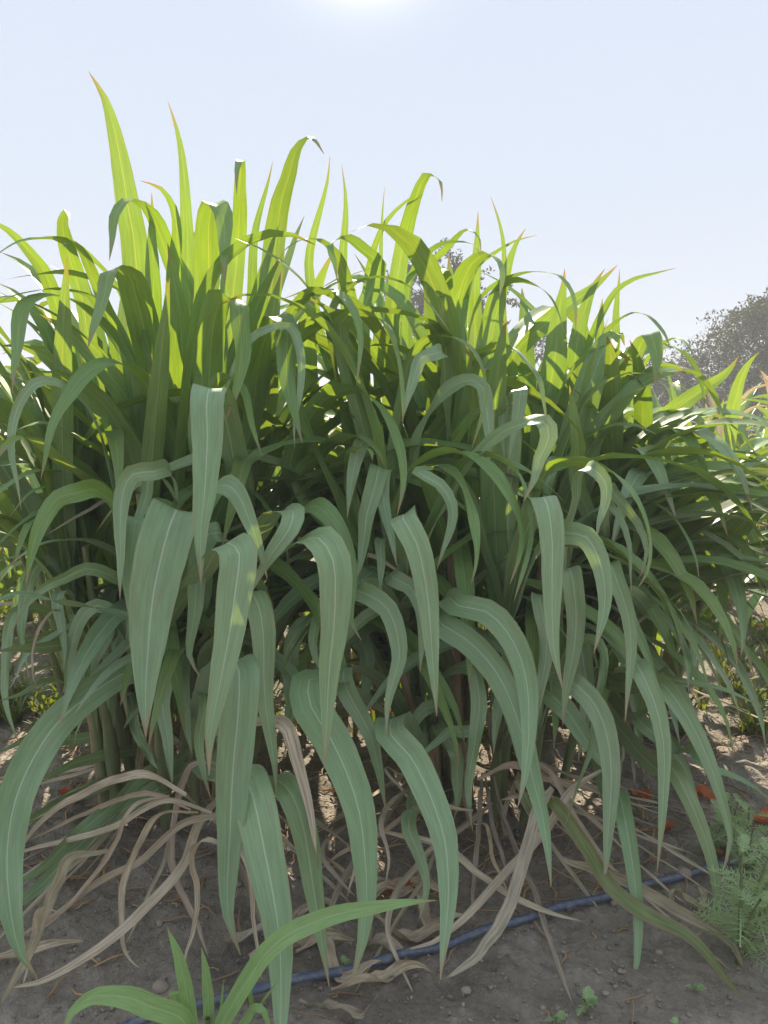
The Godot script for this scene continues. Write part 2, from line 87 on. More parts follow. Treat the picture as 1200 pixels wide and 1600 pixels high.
	["A",1,53,12,-17,95,-24,11,35,[-423,419,-1382,-417,467,-1385,-412,514,-1388,-406,562,-1392,-400,609,-1395,-396,656,-1398,-396,704,-1400,-405,751,-1404,-418,796,-1402,-418,837,-1378,-413,870,-1343,-407,897,-1304,-404,917,-1261,-419,916,-1220,-416,884,-1185,-411,851,-1151,-407,819,-1115,-404,787,-1080]],
	["A",1,44,13,28,90,-30,-11,52,[-317,440,-1377,-321,489,-1385,-324,538,-1394,-327,587,-1402,-330,636,-1411,-333,685,-1420,-336,734,-1428,-340,783,-1437,-345,832,-1444,-354,881,-1450,-372,927,-1453,-388,973,-1443,-397,1016,-1421,-402,1043,-1380,-425,1052,-1339,-438,1017,-1307,-433,976,-1279,-429,936,-1250]],
	["A",1,29,16,12,98,7,-2,52,[-423,419,-1382,-424,460,-1378,-425,500,-1375,-426,540,-1371,-426,580,-1367,-427,621,-1364,-428,661,-1360,-430,701,-1356,-432,741,-1353,-437,781,-1351,-448,820,-1351,-465,856,-1354,-472,888,-1332,-470,911,-1299,-468,930,-1263,-463,942,-1225,-462,951,-1186,-467,937,-1150]],
	["A",1,28,15,35,-44,82,-3,58,[-567,597,-1472,-568,625,-1465,-568,652,-1459,-569,680,-1453,-570,708,-1446,-570,736,-1440,-571,764,-1434,-572,792,-1427,-573,819,-1420,-574,847,-1413,-575,874,-1404,-578,900,-1393,-581,925,-1379,-587,948,-1364,-598,970,-1348,-611,990,-1333,-629,1005,-1316,-652,1008,-1300]],
	["A",1,25,12,10,94,-30,2,58,[-343,554,-1307,-355,592,-1317,-367,630,-1328,-379,668,-1339,-390,706,-1349,-401,744,-1360,-413,782,-1371,-426,819,-1381,-439,857,-1390,-455,894,-1397,-475,930,-1401,-503,960,-1399,-528,980,-1377,-538,984,-1337,-551,980,-1299,-570,968,-1264,-584,948,-1231,-596,924,-1200]],
	["A",1,34,15,15,96,-22,0,58,[-493,492,-1394,-497,532,-1395,-501,573,-1396,-504,614,-1396,-508,654,-1397,-512,695,-1397,-515,736,-1398,-519,776,-1399,-523,817,-1399,-528,857,-1400,-533,898,-1401,-542,937,-1401,-541,968,-1375,-533,986,-1340,-521,995,-1302,-506,1000,-1264,-485,1006,-1230,-468,985,-1200]],
	["A",1,26,13,-18,98,-3,-11,58,[-423,419,-1382,-423,466,-1382,-423,512,-1381,-423,558,-1381,-422,604,-1381,-421,650,-1381,-420,696,-1381,-420,742,-1381,-421,788,-1380,-425,834,-1380,-434,879,-1380,-462,913,-1383,-500,926,-1365,-525,928,-1327,-534,923,-1282,-539,914,-1237,-547,902,-1193,-555,888,-1150]],
	["A",1,20,11,13,83,-53,10,64,[-423,419,-1382,-428,463,-1380,-434,507,-1379,-439,551,-1378,-444,596,-1378,-449,640,-1378,-454,684,-1377,-459,728,-1376,-465,772,-1374,-471,815,-1371,-480,858,-1363,-494,895,-1344,-515,900,-1307,-528,897,-1264,-534,887,-1222,-541,874,-1180,-547,857,-1139,-551,837,-1100]],
	["A",1,44,14,44,88,-16,-4,29,[-317,440,-1377,-332,474,-1382,-347,508,-1387,-362,542,-1392,-377,577,-1396,-392,611,-1400,-408,645,-1402,-425,679,-1404,-442,712,-1403,-461,745,-1399,-482,775,-1392,-503,804,-1379,-519,828,-1356,-529,845,-1324,-540,859,-1291,-558,872,-1260,-578,878,-1229,-600,868,-1200]],
	["A",1,42,14,55,-24,79,-17,35,[-396,396,-1516,-398,423,-1495,-398,451,-1475,-399,478,-1455,-400,505,-1435,-403,533,-1415,-409,561,-1397,-417,589,-1380,-427,618,-1364,-439,646,-1349,-452,673,-1334,-466,699,-1316,-482,723,-1299,-499,746,-1280,-517,768,-1261,-535,789,-1242,-558,802,-1221,-585,802,-1200]],
	["A",1,45,13,46,-6,88,-4,35,[-278,406,-1466,-297,432,-1459,-317,459,-1451,-337,485,-1444,-356,512,-1436,-374,539,-1428,-390,567,-1419,-403,597,-1410,-413,628,-1400,-423,659,-1390,-433,689,-1380,-447,718,-1369,-463,746,-1358,-480,773,-1347,-497,800,-1336,-517,825,-1324,-540,845,-1312,-567,862,-1300]],
	["A",1,40,13,46,79,-37,12,35,[-334,361,-1312,-349,389,-1329,-364,417,-1347,-378,445,-1364,-394,473,-1380,-410,503,-1394,-428,533,-1403,-447,563,-1408,-468,592,-1410,-488,622,-1405,-505,651,-1392,-519,676,-1371,-531,698,-1345,-543,719,-1318,-555,738,-1290,-568,754,-1260,-587,757,-1229,-607,754,-1200]],
	["A",1,34,14,65,-21,72,-12,35,[-431,301,-1483,-431,329,-1469,-430,356,-1456,-429,384,-1442,-429,412,-1428,-431,439,-1413,-436,465,-1398,-444,490,-1382,-456,514,-1366,-469,536,-1350,-483,558,-1333,-497,580,-1316,-510,602,-1299,-524,622,-1280,-539,641,-1261,-556,658,-1241,-574,672,-1221,-592,686,-1200]],
	["A",1,48,14,23,0,97,-18,41,[-441,511,-1504,-440,555,-1493,-439,600,-1481,-438,645,-1468,-437,689,-1456,-436,734,-1444,-435,779,-1433,-435,824,-1423,-436,870,-1417,-439,916,-1417,-441,962,-1415,-443,1009,-1413,-447,1055,-1411,-451,1101,-1409,-458,1147,-1407,-468,1192,-1404,-481,1236,-1402,-504,1276,-1400]],
	["A",1,28,15,1,-5,99,5,52,[-317,440,-1377,-322,486,-1385,-327,533,-1395,-331,580,-1404,-336,626,-1413,-340,673,-1422,-345,720,-1431,-349,767,-1440,-353,814,-1447,-356,862,-1451,-355,909,-1447,-355,957,-1445,-354,1005,-1442,-354,1053,-1440,-354,1101,-1437,-356,1148,-1435,-364,1195,-1433,-378,1241,-1430]],
	["A",1,48,13,-12,99,1,-3,47,[-317,440,-1377,-317,489,-1380,-317,538,-1383,-317,587,-1386,-317,636,-1389,-317,685,-1392,-317,734,-1395,-317,784,-1398,-316,833,-1400,-314,882,-1403,-309,931,-1400,-302,973,-1376,-293,1010,-1344,-277,1038,-1309,-256,1013,-1281,-250,972,-1254,-246,932,-1227,-241,891,-1200]],
	["A",1,32,15,11,98,-8,-11,47,[-317,440,-1377,-313,489,-1386,-308,538,-1395,-304,587,-1405,-299,637,-1415,-295,686,-1424,-290,735,-1433,-286,785,-1442,-281,834,-1449,-276,884,-1452,-271,934,-1450,-268,984,-1455,-262,1029,-1438,-251,1052,-1395,-240,1075,-1352,-229,1104,-1312,-231,1080,-1280,-230,1039,-1250]],
	["A",1,49,14,-43,82,-34,1,52,[-256,392,-1339,-252,444,-1348,-249,497,-1358,-245,549,-1369,-242,602,-1379,-239,654,-1389,-235,707,-1399,-231,759,-1408,-225,812,-1416,-217,865,-1421,-202,916,-1420,-194,969,-1422,-186,1020,-1408,-174,1059,-1374,-158,1085,-1330,-141,1113,-1288,-113,1120,-1250,-88,1084,-1220]],
	["A",1,20,16,12,-3,99,-9,64,[-266,513,-1478,-264,551,-1478,-263,589,-1478,-262,627,-1479,-260,665,-1479,-259,703,-1479,-257,741,-1479,-256,779,-1479,-254,817,-1480,-252,855,-1480,-250,893,-1480,-247,931,-1480,-243,969,-1480,-239,1007,-1480,-233,1045,-1480,-225,1082,-1480,-215,1119,-1480,-204,1155,-1480]],
	["B",1,22,15,26,-19,94,-15,76,[41,374,-1364,27,420,-1373,11,466,-1382,-4,512,-1392,-20,557,-1402,-36,603,-1412,-52,648,-1422,-67,694,-1432,-83,740,-1442,-98,785,-1451,-112,832,-1460,-126,878,-1469,-137,925,-1476,-143,974,-1480,-132,1021,-1475,-114,1067,-1470,-100,1114,-1465,-97,1162,-1460]],
	["B",1,23,16,26,1,96,-4,76,[-19,363,-1412,-24,409,-1416,-28,455,-1420,-32,501,-1424,-37,546,-1428,-41,592,-1432,-46,638,-1436,-50,683,-1440,-55,729,-1444,-59,775,-1448,-63,821,-1451,-67,866,-1455,-71,912,-1458,-73,958,-1460,-73,1004,-1460,-72,1051,-1460,-73,1097,-1460,-77,1143,-1460]],
	["B",1,33,15,15,97,-15,-9,52,[41,374,-1364,38,426,-1372,34,478,-1381,30,530,-1390,25,582,-1400,21,634,-1409,17,686,-1418,14,738,-1426,12,791,-1434,12,843,-1440,16,896,-1442,26,948,-1440,37,999,-1436,45,1031,-1397,51,1054,-1350,66,1082,-1308,88,1061,-1272,91,1020,-1240]],
	["B",1,18,16,-29,-45,84,-17,76,[-19,363,-1412,-20,410,-1416,-22,456,-1421,-24,502,-1427,-26,548,-1433,-28,595,-1439,-30,641,-1444,-32,687,-1450,-33,733,-1455,-34,779,-1460,-35,826,-1464,-35,872,-1466,-33,919,-1464,-27,964,-1456,-15,1003,-1434,6,1035,-1407,38,1059,-1384,73,1078,-1360]],
	["B",1,14,15,-12,0,99,-16,82,[-19,363,-1412,-19,408,-1419,-18,452,-1425,-17,496,-1432,-16,541,-1439,-15,585,-1446,-14,629,-1453,-14,673,-1460,-13,718,-1467,-12,762,-1473,-11,806,-1480,-10,851,-1486,-9,895,-1492,-8,940,-1497,-7,984,-1501,-5,1029,-1501,-2,1074,-1500,2,1118,-1500]],
	["B",1,15,16,-14,-4,98,21,70,[298,435,-1534,292,474,-1531,286,513,-1528,279,552,-1525,273,592,-1522,266,631,-1519,260,670,-1516,253,709,-1514,247,749,-1511,241,788,-1508,235,827,-1505,229,867,-1503,225,906,-1501,223,946,-1499,224,986,-1500,222,1026,-1500,213,1064,-1500,199,1101,-1500]],
	["B",1,35,16,7,-3,99,17,70,[91,447,-1446,101,482,-1451,111,517,-1456,122,552,-1461,132,586,-1466,142,621,-1471,152,656,-1476,163,691,-1481,173,726,-1486,183,761,-1491,193,797,-1495,202,832,-1499,211,868,-1501,217,904,-1501,224,940,-1500,232,976,-1500,245,1011,-1500,265,1041,-1500]],
	["B",1,14,16,-31,-27,90,19,82,[153,385,-1356,153,427,-1363,153,468,-1370,152,510,-1378,151,551,-1386,150,592,-1394,149,634,-1402,148,675,-1410,147,716,-1417,147,758,-1425,147,799,-1432,148,841,-1439,149,882,-1445,154,924,-1450,165,964,-1449,196,985,-1433,232,1000,-1416,270,1007,-1400]],
	["B",1,39,13,-31,10,94,0,52,[284,533,-1561,280,564,-1560,274,595,-1559,269,626,-1558,263,657,-1558,257,688,-1557,253,719,-1556,249,750,-1554,248,782,-1552,254,812,-1549,272,837,-1544,296,857,-1537,319,877,-1531,343,896,-1525,368,914,-1519,392,933,-1513,415,954,-1506,438,975,-1500]],
	["B",1,24,11,-40,86,-31,2,58,[112,430,-1449,118,479,-1454,123,527,-1460,128,576,-1465,132,625,-1470,137,674,-1476,142,722,-1481,147,771,-1486,155,819,-1492,165,867,-1496,183,913,-1500,220,943,-1505,254,955,-1475,276,951,-1432,305,938,-1395,320,905,-1362,321,867,-1331,316,829,-1300]],
	["B",1,20,11,-30,51,-80,12,64,[112,430,-1449,121,475,-1454,129,520,-1460,137,564,-1467,144,609,-1473,151,654,-1480,159,699,-1487,167,743,-1493,175,788,-1499,184,833,-1503,195,877,-1506,209,920,-1504,237,942,-1481,263,934,-1444,280,916,-1405,290,890,-1369,296,861,-1334,299,831,-1300]],
	["B",1,17,14,-46,-3,88,-4,52,[298,435,-1534,309,471,-1542,320,507,-1550,331,543,-1559,342,579,-1569,353,615,-1578,364,652,-1586,375,688,-1593,385,725,-1598,396,762,-1600,405,800,-1596,412,836,-1583,420,870,-1567,433,904,-1554,450,936,-1541,480,955,-1527,516,963,-1514,551,971,-1500]],
	["B",1,20,16,-36,0,92,-19,52,[403,533,-1558,409,559,-1563,416,585,-1569,423,611,-1574,429,637,-1579,436,663,-1585,443,689,-1590,449,715,-1594,454,742,-1598,459,769,-1601,463,796,-1602,466,823,-1601,469,850,-1600,470,877,-1600,471,905,-1600,471,932,-1600,471,959,-1600,471,987,-1600]],
	["B",1,21,12,-16,97,-15,6,47,[342,520,-1613,351,554,-1611,360,588,-1609,369,622,-1608,377,656,-1606,386,690,-1604,395,724,-1603,405,757,-1601,415,791,-1600,427,824,-1602,441,855,-1600,454,874,-1574,467,885,-1543,481,889,-1511,494,879,-1480,503,859,-1453,507,837,-1426,507,813,-1400]],
	["C",1,62,12,-48,65,-58,-2,23,[383,398,-1683,382,436,-1675,380,475,-1666,379,514,-1657,383,553,-1651,393,591,-1648,410,627,-1649,429,661,-1650,451,694,-1655,473,726,-1650,485,755,-1626,492,778,-1595,498,804,-1565,503,835,-1541,511,851,-1514,516,818,-1492,510,785,-1471,500,753,-1450]],
	["C",1,21,12,-15,80,-57,-2,64,[534,350,-1784,539,394,-1785,544,438,-1787,549,482,-1788,553,525,-1790,558,569,-1792,562,613,-1793,567,657,-1795,573,700,-1796,579,744,-1798,588,787,-1799,603,828,-1800,634,857,-1801,643,865,-1760,644,860,-1716,644,846,-1675,643,823,-1637,641,800,-1600]],
	["C",1,49,14,-48,1,87,-19,52,[537,419,-1926,554,446,-1935,571,473,-1944,588,499,-1954,604,526,-1965,621,553,-1974,637,580,-1984,655,607,-1992,673,634,-1998,692,661,-2000,714,685,-1992,735,705,-1977,757,726,-1964,779,747,-1951,802,767,-1939,826,786,-1926,846,809,-1913,858,837,-1900]],
	["C",1,50,13,-47,-7,87,2,35,[561,294,-1671,558,321,-1677,554,348,-1683,550,375,-1689,547,402,-1695,545,429,-1699,548,457,-1700,559,481,-1693,574,503,-1682,589,524,-1674,605,545,-1665,621,566,-1656,635,588,-1647,649,611,-1637,662,634,-1628,674,657,-1619,683,682,-1609,691,707,-1600]],
	["C",1,34,12,-16,95,-23,-11,29,[466,267,-1615,477,297,-1612,486,327,-1609,496,356,-1606,506,386,-1603,517,415,-1601,533,442,-1600,553,466,-1600,574,489,-1603,596,512,-1604,612,532,-1589,620,545,-1561,627,556,-1533,640,563,-1505,656,563,-1478,671,555,-1452,685,544,-1426,698,532,-1400]],
	["C",1,64,13,-73,-28,61,-6,29,[555,137,-1686,557,166,-1671,559,196,-1656,560,226,-1640,563,255,-1625,567,284,-1608,574,311,-1590,585,335,-1571,598,359,-1551,610,382,-1530,623,404,-1509,635,426,-1487,646,449,-1465,657,472,-1443,666,494,-1420,675,517,-1397,683,539,-1374,691,561,-1350]],
	["C",0,29,12,-84,23,47,-12,35,[497,151,-1693,503,176,-1678,510,203,-1664,516,229,-1651,522,255,-1637,530,280,-1622,539,304,-1606,550,324,-1587,565,340,-1566,581,353,-1543,597,364,-1521,614,374,-1498,630,384,-1474,646,392,-1450,661,401,-1425,674,412,-1400,686,424,-1375,699,435,-1350]],
	["C",1,29,8,-41,49,-75,0,35,[559,433,-1676,561,463,-1680,563,493,-1685,564,524,-1689,566,554,-1693,569,585,-1696,574,615,-1699,583,644,-1702,596,672,-1702,607,693,-1684,613,704,-1656,625,705,-1628,640,692,-1605,649,674,-1582,653,652,-1561,653,629,-1540,652,606,-1520,649,583,-1500]],
	["B",1,48,13,-6,-14,98,15,35,[278,473,-1552,283,500,-1543,287,528,-1533,292,555,-1523,297,583,-1514,301,611,-1506,304,640,-1498,307,669,-1493,309,698,-1489,310,727,-1486,313,756,-1482,316,785,-1477,320,814,-1473,323,843,-1468,325,872,-1464,325,902,-1459,326,931,-1455,326,960,-1450]],
	["B",1,36,12,-20,-14,96,6,35,[284,533,-1561,296,558,-1560,308,583,-1558,320,607,-1557,332,632,-1555,343,657,-1554,353,682,-1551,360,708,-1548,365,735,-1544,367,762,-1539,370,789,-1534,372,815,-1529,375,842,-1525,379,869,-1520,384,896,-1515,390,922,-1510,400,947,-1505,415,969,-1500]],
	["B",1,34,15,-3,-22,97,13,47,[342,520,-1613,351,543,-1611,360,566,-1610,370,589,-1609,380,612,-1608,389,635,-1607,398,658,-1605,406,682,-1603,413,706,-1600,418,730,-1596,422,754,-1590,423,778,-1584,425,802,-1578,427,826,-1573,428,851,-1567,429,875,-1562,429,899,-1556,427,923,-1550]],
	["B",1,43,14,-10,-41,90,0,52,[-19,363,-1412,-11,391,-1400,-3,419,-1388,5,447,-1376,12,475,-1364,20,503,-1352,28,530,-1340,36,558,-1328,45,585,-1316,56,612,-1304,69,638,-1291,86,661,-1279,101,686,-1267,115,711,-1254,127,736,-1241,138,763,-1228,149,788,-1214,166,811,-1200]],
	["B",1,21,14,-58,-19,78,-8,52,[73,463,-1310,76,482,-1303,77,501,-1297,79,520,-1290,81,539,-1283,83,558,-1277,85,577,-1270,87,596,-1263,91,614,-1255,96,631,-1245,103,647,-1234,112,660,-1222,121,675,-1211,130,688,-1199,142,699,-1187,157,705,-1175,173,708,-1163,189,711,-1150]],
	["B",1,28,15,6,-37,92,-2,52,[410,384,-1359,402,406,-1358,394,428,-1358,385,449,-1358,377,471,-1357,369,493,-1357,361,515,-1356,354,536,-1355,346,558,-1352,340,580,-1348,335,602,-1341,331,623,-1332,328,643,-1323,324,665,-1314,321,686,-1306,317,707,-1297,310,727,-1289,301,747,-1280]],
	["B",1,37,14,34,90,-23,8,52,[-19,363,-1412,-22,410,-1411,-25,456,-1409,-27,502,-1408,-29,548,-1406,-32,595,-1405,-35,641,-1404,-37,687,-1402,-40,734,-1401,-44,780,-1400,-49,826,-1401,-56,871,-1404,-63,911,-1382,-70,939,-1346,-81,961,-1307,-103,972,-1268,-131,962,-1233,-154,938,-1200]],
	["B",1,31,13,-5,92,-37,-6,58,[-19,363,-1412,-21,414,-1409,-24,465,-1406,-27,515,-1402,-31,566,-1399,-34,616,-1396,-38,667,-1393,-40,718,-1390,-42,768,-1387,-42,819,-1384,-39,870,-1381,-19,915,-1382,-6,950,-1366,-35,968,-1328,-62,978,-1286,-86,961,-1248,-75,925,-1215,-66,889,-1180]],
	["B",1,24,13,-7,98,-12,-1,64,[41,374,-1364,47,421,-1363,53,467,-1363,59,514,-1363,65,560,-1362,71,607,-1362,77,653,-1362,83,700,-1361,89,746,-1361,94,793,-1361,98,840,-1360,99,886,-1360,88,931,-1361,76,941,-1319,58,939,-1277,57,916,-1237,61,889,-1199,64,863,-1160]],
	["B",1,24,12,26,82,-49,-12,64,[112,430,-1449,112,472,-1441,112,514,-1433,112,556,-1426,112,598,-1418,111,640,-1410,111,682,-1403,111,724,-1395,111,766,-1387,111,808,-1378,110,849,-1369,110,890,-1356,107,924,-1333,96,932,-1293,81,915,-1260,87,888,-1227,89,862,-1193,90,835,-1160]],
	["B",1,43,13,1,92,-38,-12,52,[112,430,-1449,112,474,-1449,113,518,-1449,112,562,-1449,112,606,-1449,112,650,-1450,112,694,-1450,113,737,-1450,115,781,-1450,118,825,-1450,125,868,-1454,136,909,-1446,143,934,-1412,154,954,-1374,174,965,-1338,189,941,-1307,187,908,-1279,181,875,-1250]],
	["B",1,23,12,-19,70,-68,9,64,[91,447,-1446,86,493,-1451,81,538,-1457,76,584,-1462,70,630,-1467,64,676,-1472,58,722,-1477,53,768,-1483,48,814,-1488,45,860,-1492,44,906,-1497,50,952,-1501,75,989,-1502,94,1000,-1463,107,999,-1418,126,993,-1376,146,980,-1337,156,953,-1300]],
	["B",1,16,13,-6,91,-40,8,64,[112,430,-1449,103,478,-1454,93,525,-1459,82,573,-1464,71,620,-1469,60,667,-1474,49,715,-1479,39,762,-1484,30,810,-1488,22,858,-1493,20,906,-1498,39,948,-1502,79,971,-1492,110,995,-1463,127,1007,-1420,143,1010,-1374,160,987,-1336,158,953,-1300]],
	["B",1,28,13,12,-2,99,5,58,[132,574,-1405,136,603,-1415,141,631,-1426,146,659,-1437,150,687,-1447,155,715,-1458,159,743,-1469,164,772,-1479,168,801,-1488,171,830,-1496,173,860,-1501,173,890,-1503,172,921,-1502,171,951,-1500,172,982,-1500,173,1012,-1500,175,1042,-1500,176,1073,-1500]],
	["B",1,48,15,7,-22,97,3,58,[-19,363,-1412,-32,400,-1416,-45,436,-1421,-58,472,-1425,-72,508,-1430,-85,544,-1435,-98,580,-1439,-111,616,-1444,-123,653,-1447,-134,690,-1450,-142,728,-1450,-146,766,-1446,-144,803,-1437,-139,841,-1429,-131,878,-1422,-121,915,-1415,-108,950,-1407,-90,983,-1400]],
	["A",1,49,16,26,-28,91,-16,64,[-396,398,-1516,-393,433,-1508,-390,468,-1499,-387,503,-1491,-384,538,-1483,-381,572,-1475,-379,607,-1467,-376,642,-1459,-373,677,-1450,-370,711,-1442,-367,746,-1433,-365,781,-1424,-363,815,-1415,-362,850,-1405,-362,884,-1394,-363,918,-1383,-364,952,-1372,-367,986,-1360]],
	["A",1,33,15,35,-22,90,9,58,[-493,492,-1394,-487,526,-1400,-481,561,-1406,-474,595,-1413,-468,630,-1420,-462,664,-1426,-455,699,-1433,-449,733,-1439,-443,768,-1444,-436,803,-1448,-430,838,-1450,-424,873,-1448,-419,907,-1440,-414,941,-1430,-411,976,-1423,-409,1011,-1415,-406,1045,-1408,-404,1080,-1400]],
	["A",1,28,16,44,-34,82,19,70,[-441,511,-1504,-436,548,-1500,-432,585,-1497,-427,622,-1493,-423,660,-1490,-419,697,-1486,-414,734,-1483,-410,771,-1480,-405,809,-1476,-401,846,-1471,-396,883,-1466,-390,920,-1460,-385,956,-1451,-376,990,-1438,-366,1021,-1419,-365,1053,-1399,-380,1080,-1379,-411,1088,-1360]],
	["A",1,48,15,18,-12,97,-13,52,[-317,440,-1377,-306,469,-1379,-295,498,-1382,-283,526,-1385,-272,555,-1388,-260,584,-1392,-249,613,-1394,-238,642,-1397,-228,672,-1399,-219,702,-1400,-214,733,-1399,-212,764,-1396,-210,795,-1393,-205,826,-1390,-198,856,-1388,-192,887,-1385,-185,917,-1383,-177,947,-1380]],
	["A",0,24,12,94,-4,32,-14,35,[-415,121,-1380,-420,149,-1375,-424,178,-1372,-428,207,-1369,-432,236,-1365,-438,264,-1359,-447,287,-1344,-460,294,-1318,-472,302,-1293,-483,312,-1268,-494,321,-1242,-504,328,-1215,-513,335,-1189,-522,342,-1161,-530,348,-1134,-536,355,-1106,-542,362,-1078,-547,368,-1050]],
	["A",0,21,6,14,96,-19,-10,23,[-415,120,-1380,-436,140,-1386,-456,160,-1392,-478,178,-1398,-504,190,-1402,-533,193,-1406,-562,194,-1404,-575,204,-1381,-576,215,-1354,-574,226,-1327,-570,236,-1300,-567,245,-1272,-567,252,-1244,-568,257,-1215,-569,261,-1186,-569,266,-1158,-569,271,-1129,-569,276,-1100]],
	["A",0,20,10,85,22,46,11,23,[-390,120,-1466,-395,108,-1449,-399,96,-1431,-405,85,-1413,-414,79,-1394,-427,81,-1376,-440,87,-1359,-453,91,-1342,-465,97,-1324,-476,102,-1306,-488,107,-1288,-498,111,-1269,-509,114,-1250,-519,117,-1231,-528,119,-1211,-537,121,-1191,-545,123,-1170,-553,125,-1150]],
	["A",0,23,10,70,45,53,-4,5,[-350,120,-1320,-339,113,-1302,-349,107,-1282,-365,104,-1266,-382,100,-1251,-397,96,-1235,-411,90,-1217,-423,83,-1199,-435,76,-1180,-446,69,-1162,-457,63,-1142,-468,57,-1123,-478,52,-1103,-488,48,-1083,-498,44,-1063,-507,41,-1042,-516,40,-1021,-526,39,-1000]],
	["A",0,31,12,47,72,50,11,23,[-234,120,-1332,-259,111,-1320,-285,101,-1310,-310,92,-1298,-334,83,-1284,-356,77,-1266,-376,72,-1246,-395,67,-1224,-413,63,-1202,-431,56,-1180,-448,49,-1157,-463,41,-1134,-477,33,-1109,-490,24,-1085,-501,16,-1059,-513,9,-1033,-524,6,-1007,-536,3,-980]],
	["A",0,19,15,-36,75,54,17,29,[-506,120,-1346,-499,135,-1348,-492,149,-1350,-485,164,-1353,-477,179,-1354,-467,192,-1352,-457,192,-1340,-450,184,-1327,-445,175,-1314,-439,165,-1302,-433,158,-1289,-425,151,-1276,-416,145,-1263,-407,139,-1250,-398,134,-1238,-389,129,-1225,-379,126,-1212,-368,122,-1200]],
	["A",0,17,14,26,56,78,15,58,[-341,120,-1322,-347,130,-1320,-353,140,-1319,-359,151,-1317,-364,161,-1316,-369,172,-1314,-375,182,-1312,-381,192,-1311,-387,202,-1308,-394,211,-1305,-402,218,-1300,-410,214,-1293,-415,206,-1286,-420,198,-1279,-426,190,-1272,-432,183,-1265,-438,176,-1257,-444,169,-1250]],
	["A",0,23,11,3,99,4,11,35,[-486,120,-1512,-509,139,-1512,-533,157,-1513,-556,176,-1514,-579,195,-1515,-603,214,-1514,-624,233,-1505,-626,240,-1479,-614,237,-1452,-599,231,-1426,-586,226,-1400,-575,224,-1372,-565,223,-1344,-557,222,-1315,-548,222,-1286,-540,223,-1257,-531,223,-1229,-523,223,-1200]],
	["A",0,21,14,17,41,89,-12,70,[-515,193,-1297,-515,215,-1292,-515,237,-1287,-515,259,-1282,-515,281,-1278,-515,303,-1273,-516,325,-1268,-516,347,-1262,-516,369,-1255,-516,389,-1245,-517,407,-1231,-518,417,-1212,-516,406,-1194,-509,386,-1186,-504,365,-1178,-500,345,-1169,-498,325,-1159,-496,304,-1150]],
	["A",0,17,15,33,48,80,14,58,[-509,162,-1346,-515,190,-1336,-520,218,-1327,-525,246,-1318,-530,274,-1308,-536,302,-1298,-543,329,-1287,-551,354,-1272,-562,373,-1251,-576,384,-1227,-590,383,-1202,-594,358,-1187,-594,330,-1177,-592,302,-1166,-588,274,-1155,-580,248,-1143,-568,223,-1131,-554,199,-1120]],
	["A",0,21,16,32,48,81,16,70,[-320,120,-1246,-315,140,-1232,-311,160,-1219,-307,181,-1206,-302,201,-1192,-297,221,-1179,-292,241,-1164,-287,258,-1148,-281,273,-1130,-274,285,-1109,-266,294,-1088,-258,296,-1065,-253,285,-1045,-257,262,-1037,-257,239,-1028,-253,217,-1019,-246,195,-1009,-237,174,-1000]],
	["C",0,20,16,-31,51,79,-20,82,[561,120,-1696,556,120,-1655,551,120,-1615,545,120,-1575,540,119,-1535,535,119,-1494,530,118,-1454,525,118,-1414,519,118,-1374,514,119,-1334,509,122,-1293,504,128,-1254,499,144,-1217,495,163,-1182,496,158,-1144,530,151,-1125,562,139,-1103,588,117,-1080]],
	["C",0,16,15,-59,42,68,9,76,[487,120,-1651,485,132,-1616,483,145,-1581,482,157,-1546,480,169,-1511,478,181,-1476,476,193,-1441,474,206,-1406,472,218,-1371,471,231,-1337,469,245,-1302,467,262,-1270,465,279,-1237,463,276,-1200,491,277,-1177,520,277,-1152,545,272,-1127,570,262,-1100]],
	["B",0,34,15,-15,61,77,-18,52,[257,120,-1253,257,140,-1245,256,161,-1237,256,181,-1230,256,202,-1222,255,222,-1213,255,241,-1203,254,259,-1190,253,273,-1174,251,275,-1153,261,264,-1138,275,251,-1127,288,238,-1116,299,224,-1103,308,209,-1090,318,194,-1077,329,181,-1064,340,167,-1050]],
	["B",0,23,14,27,58,76,4,52,[61,120,-1251,65,135,-1246,68,150,-1242,72,166,-1238,76,181,-1233,80,196,-1228,84,210,-1223,89,224,-1217,96,236,-1209,102,233,-1197,88,234,-1188,74,235,-1181,60,233,-1172,49,226,-1162,41,217,-1152,35,206,-1142,31,195,-1131,27,183,-1120]],
	["B",0,19,13,53,41,74,-5,52,[122,120,-1311,125,129,-1298,128,138,-1285,130,147,-1273,133,156,-1260,135,167,-1248,138,178,-1238,140,189,-1227,144,193,-1213,144,190,-1198,133,192,-1188,120,195,-1180,106,197,-1172,93,197,-1163,82,193,-1152,72,187,-1142,63,180,-1131,54,173,-1120]],
	["A",2,20,12,33,7,93,-5,17,[-342,92,-1323,-360,105,-1323,-378,119,-1322,-398,128,-1320,-407,110,-1317,-408,88,-1314,-407,65,-1311,-405,43,-1309,-405,21,-1306,-406,-1,-1303,-407,-23,-1300,-409,-46,-1297,-411,-68,-1295,-415,-90,-1292,-419,-111,-1289,-424,-133,-1286,-430,-155,-1283,-434,-176,-1280]],
	["A",2,10,10,-6,64,76,-2,11,[-238,204,-1049,-257,206,-1047,-275,203,-1044,-284,186,-1044,-290,167,-1044,-295,149,-1042,-298,130,-1037,-300,113,-1029,-300,96,-1019,-297,81,-1007,-290,67,-995,-281,55,-984,-270,43,-973,-258,34,-960,-248,27,-945,-239,22,-929,-230,18,-912,-221,14,-895]],
	["A",2,9,13,29,85,41,17,17,[-249,168,-979,-266,168,-981,-284,169,-983,-300,165,-984,-313,154,-986,-322,140,-988,-330,124,-989,-338,109,-988,-345,94,-984,-351,79,-977,-353,65,-967,-351,53,-955,-348,42,-941,-344,33,-928,-339,25,-913,-331,20,-899,-318,16,-887,-304,14,-877]],
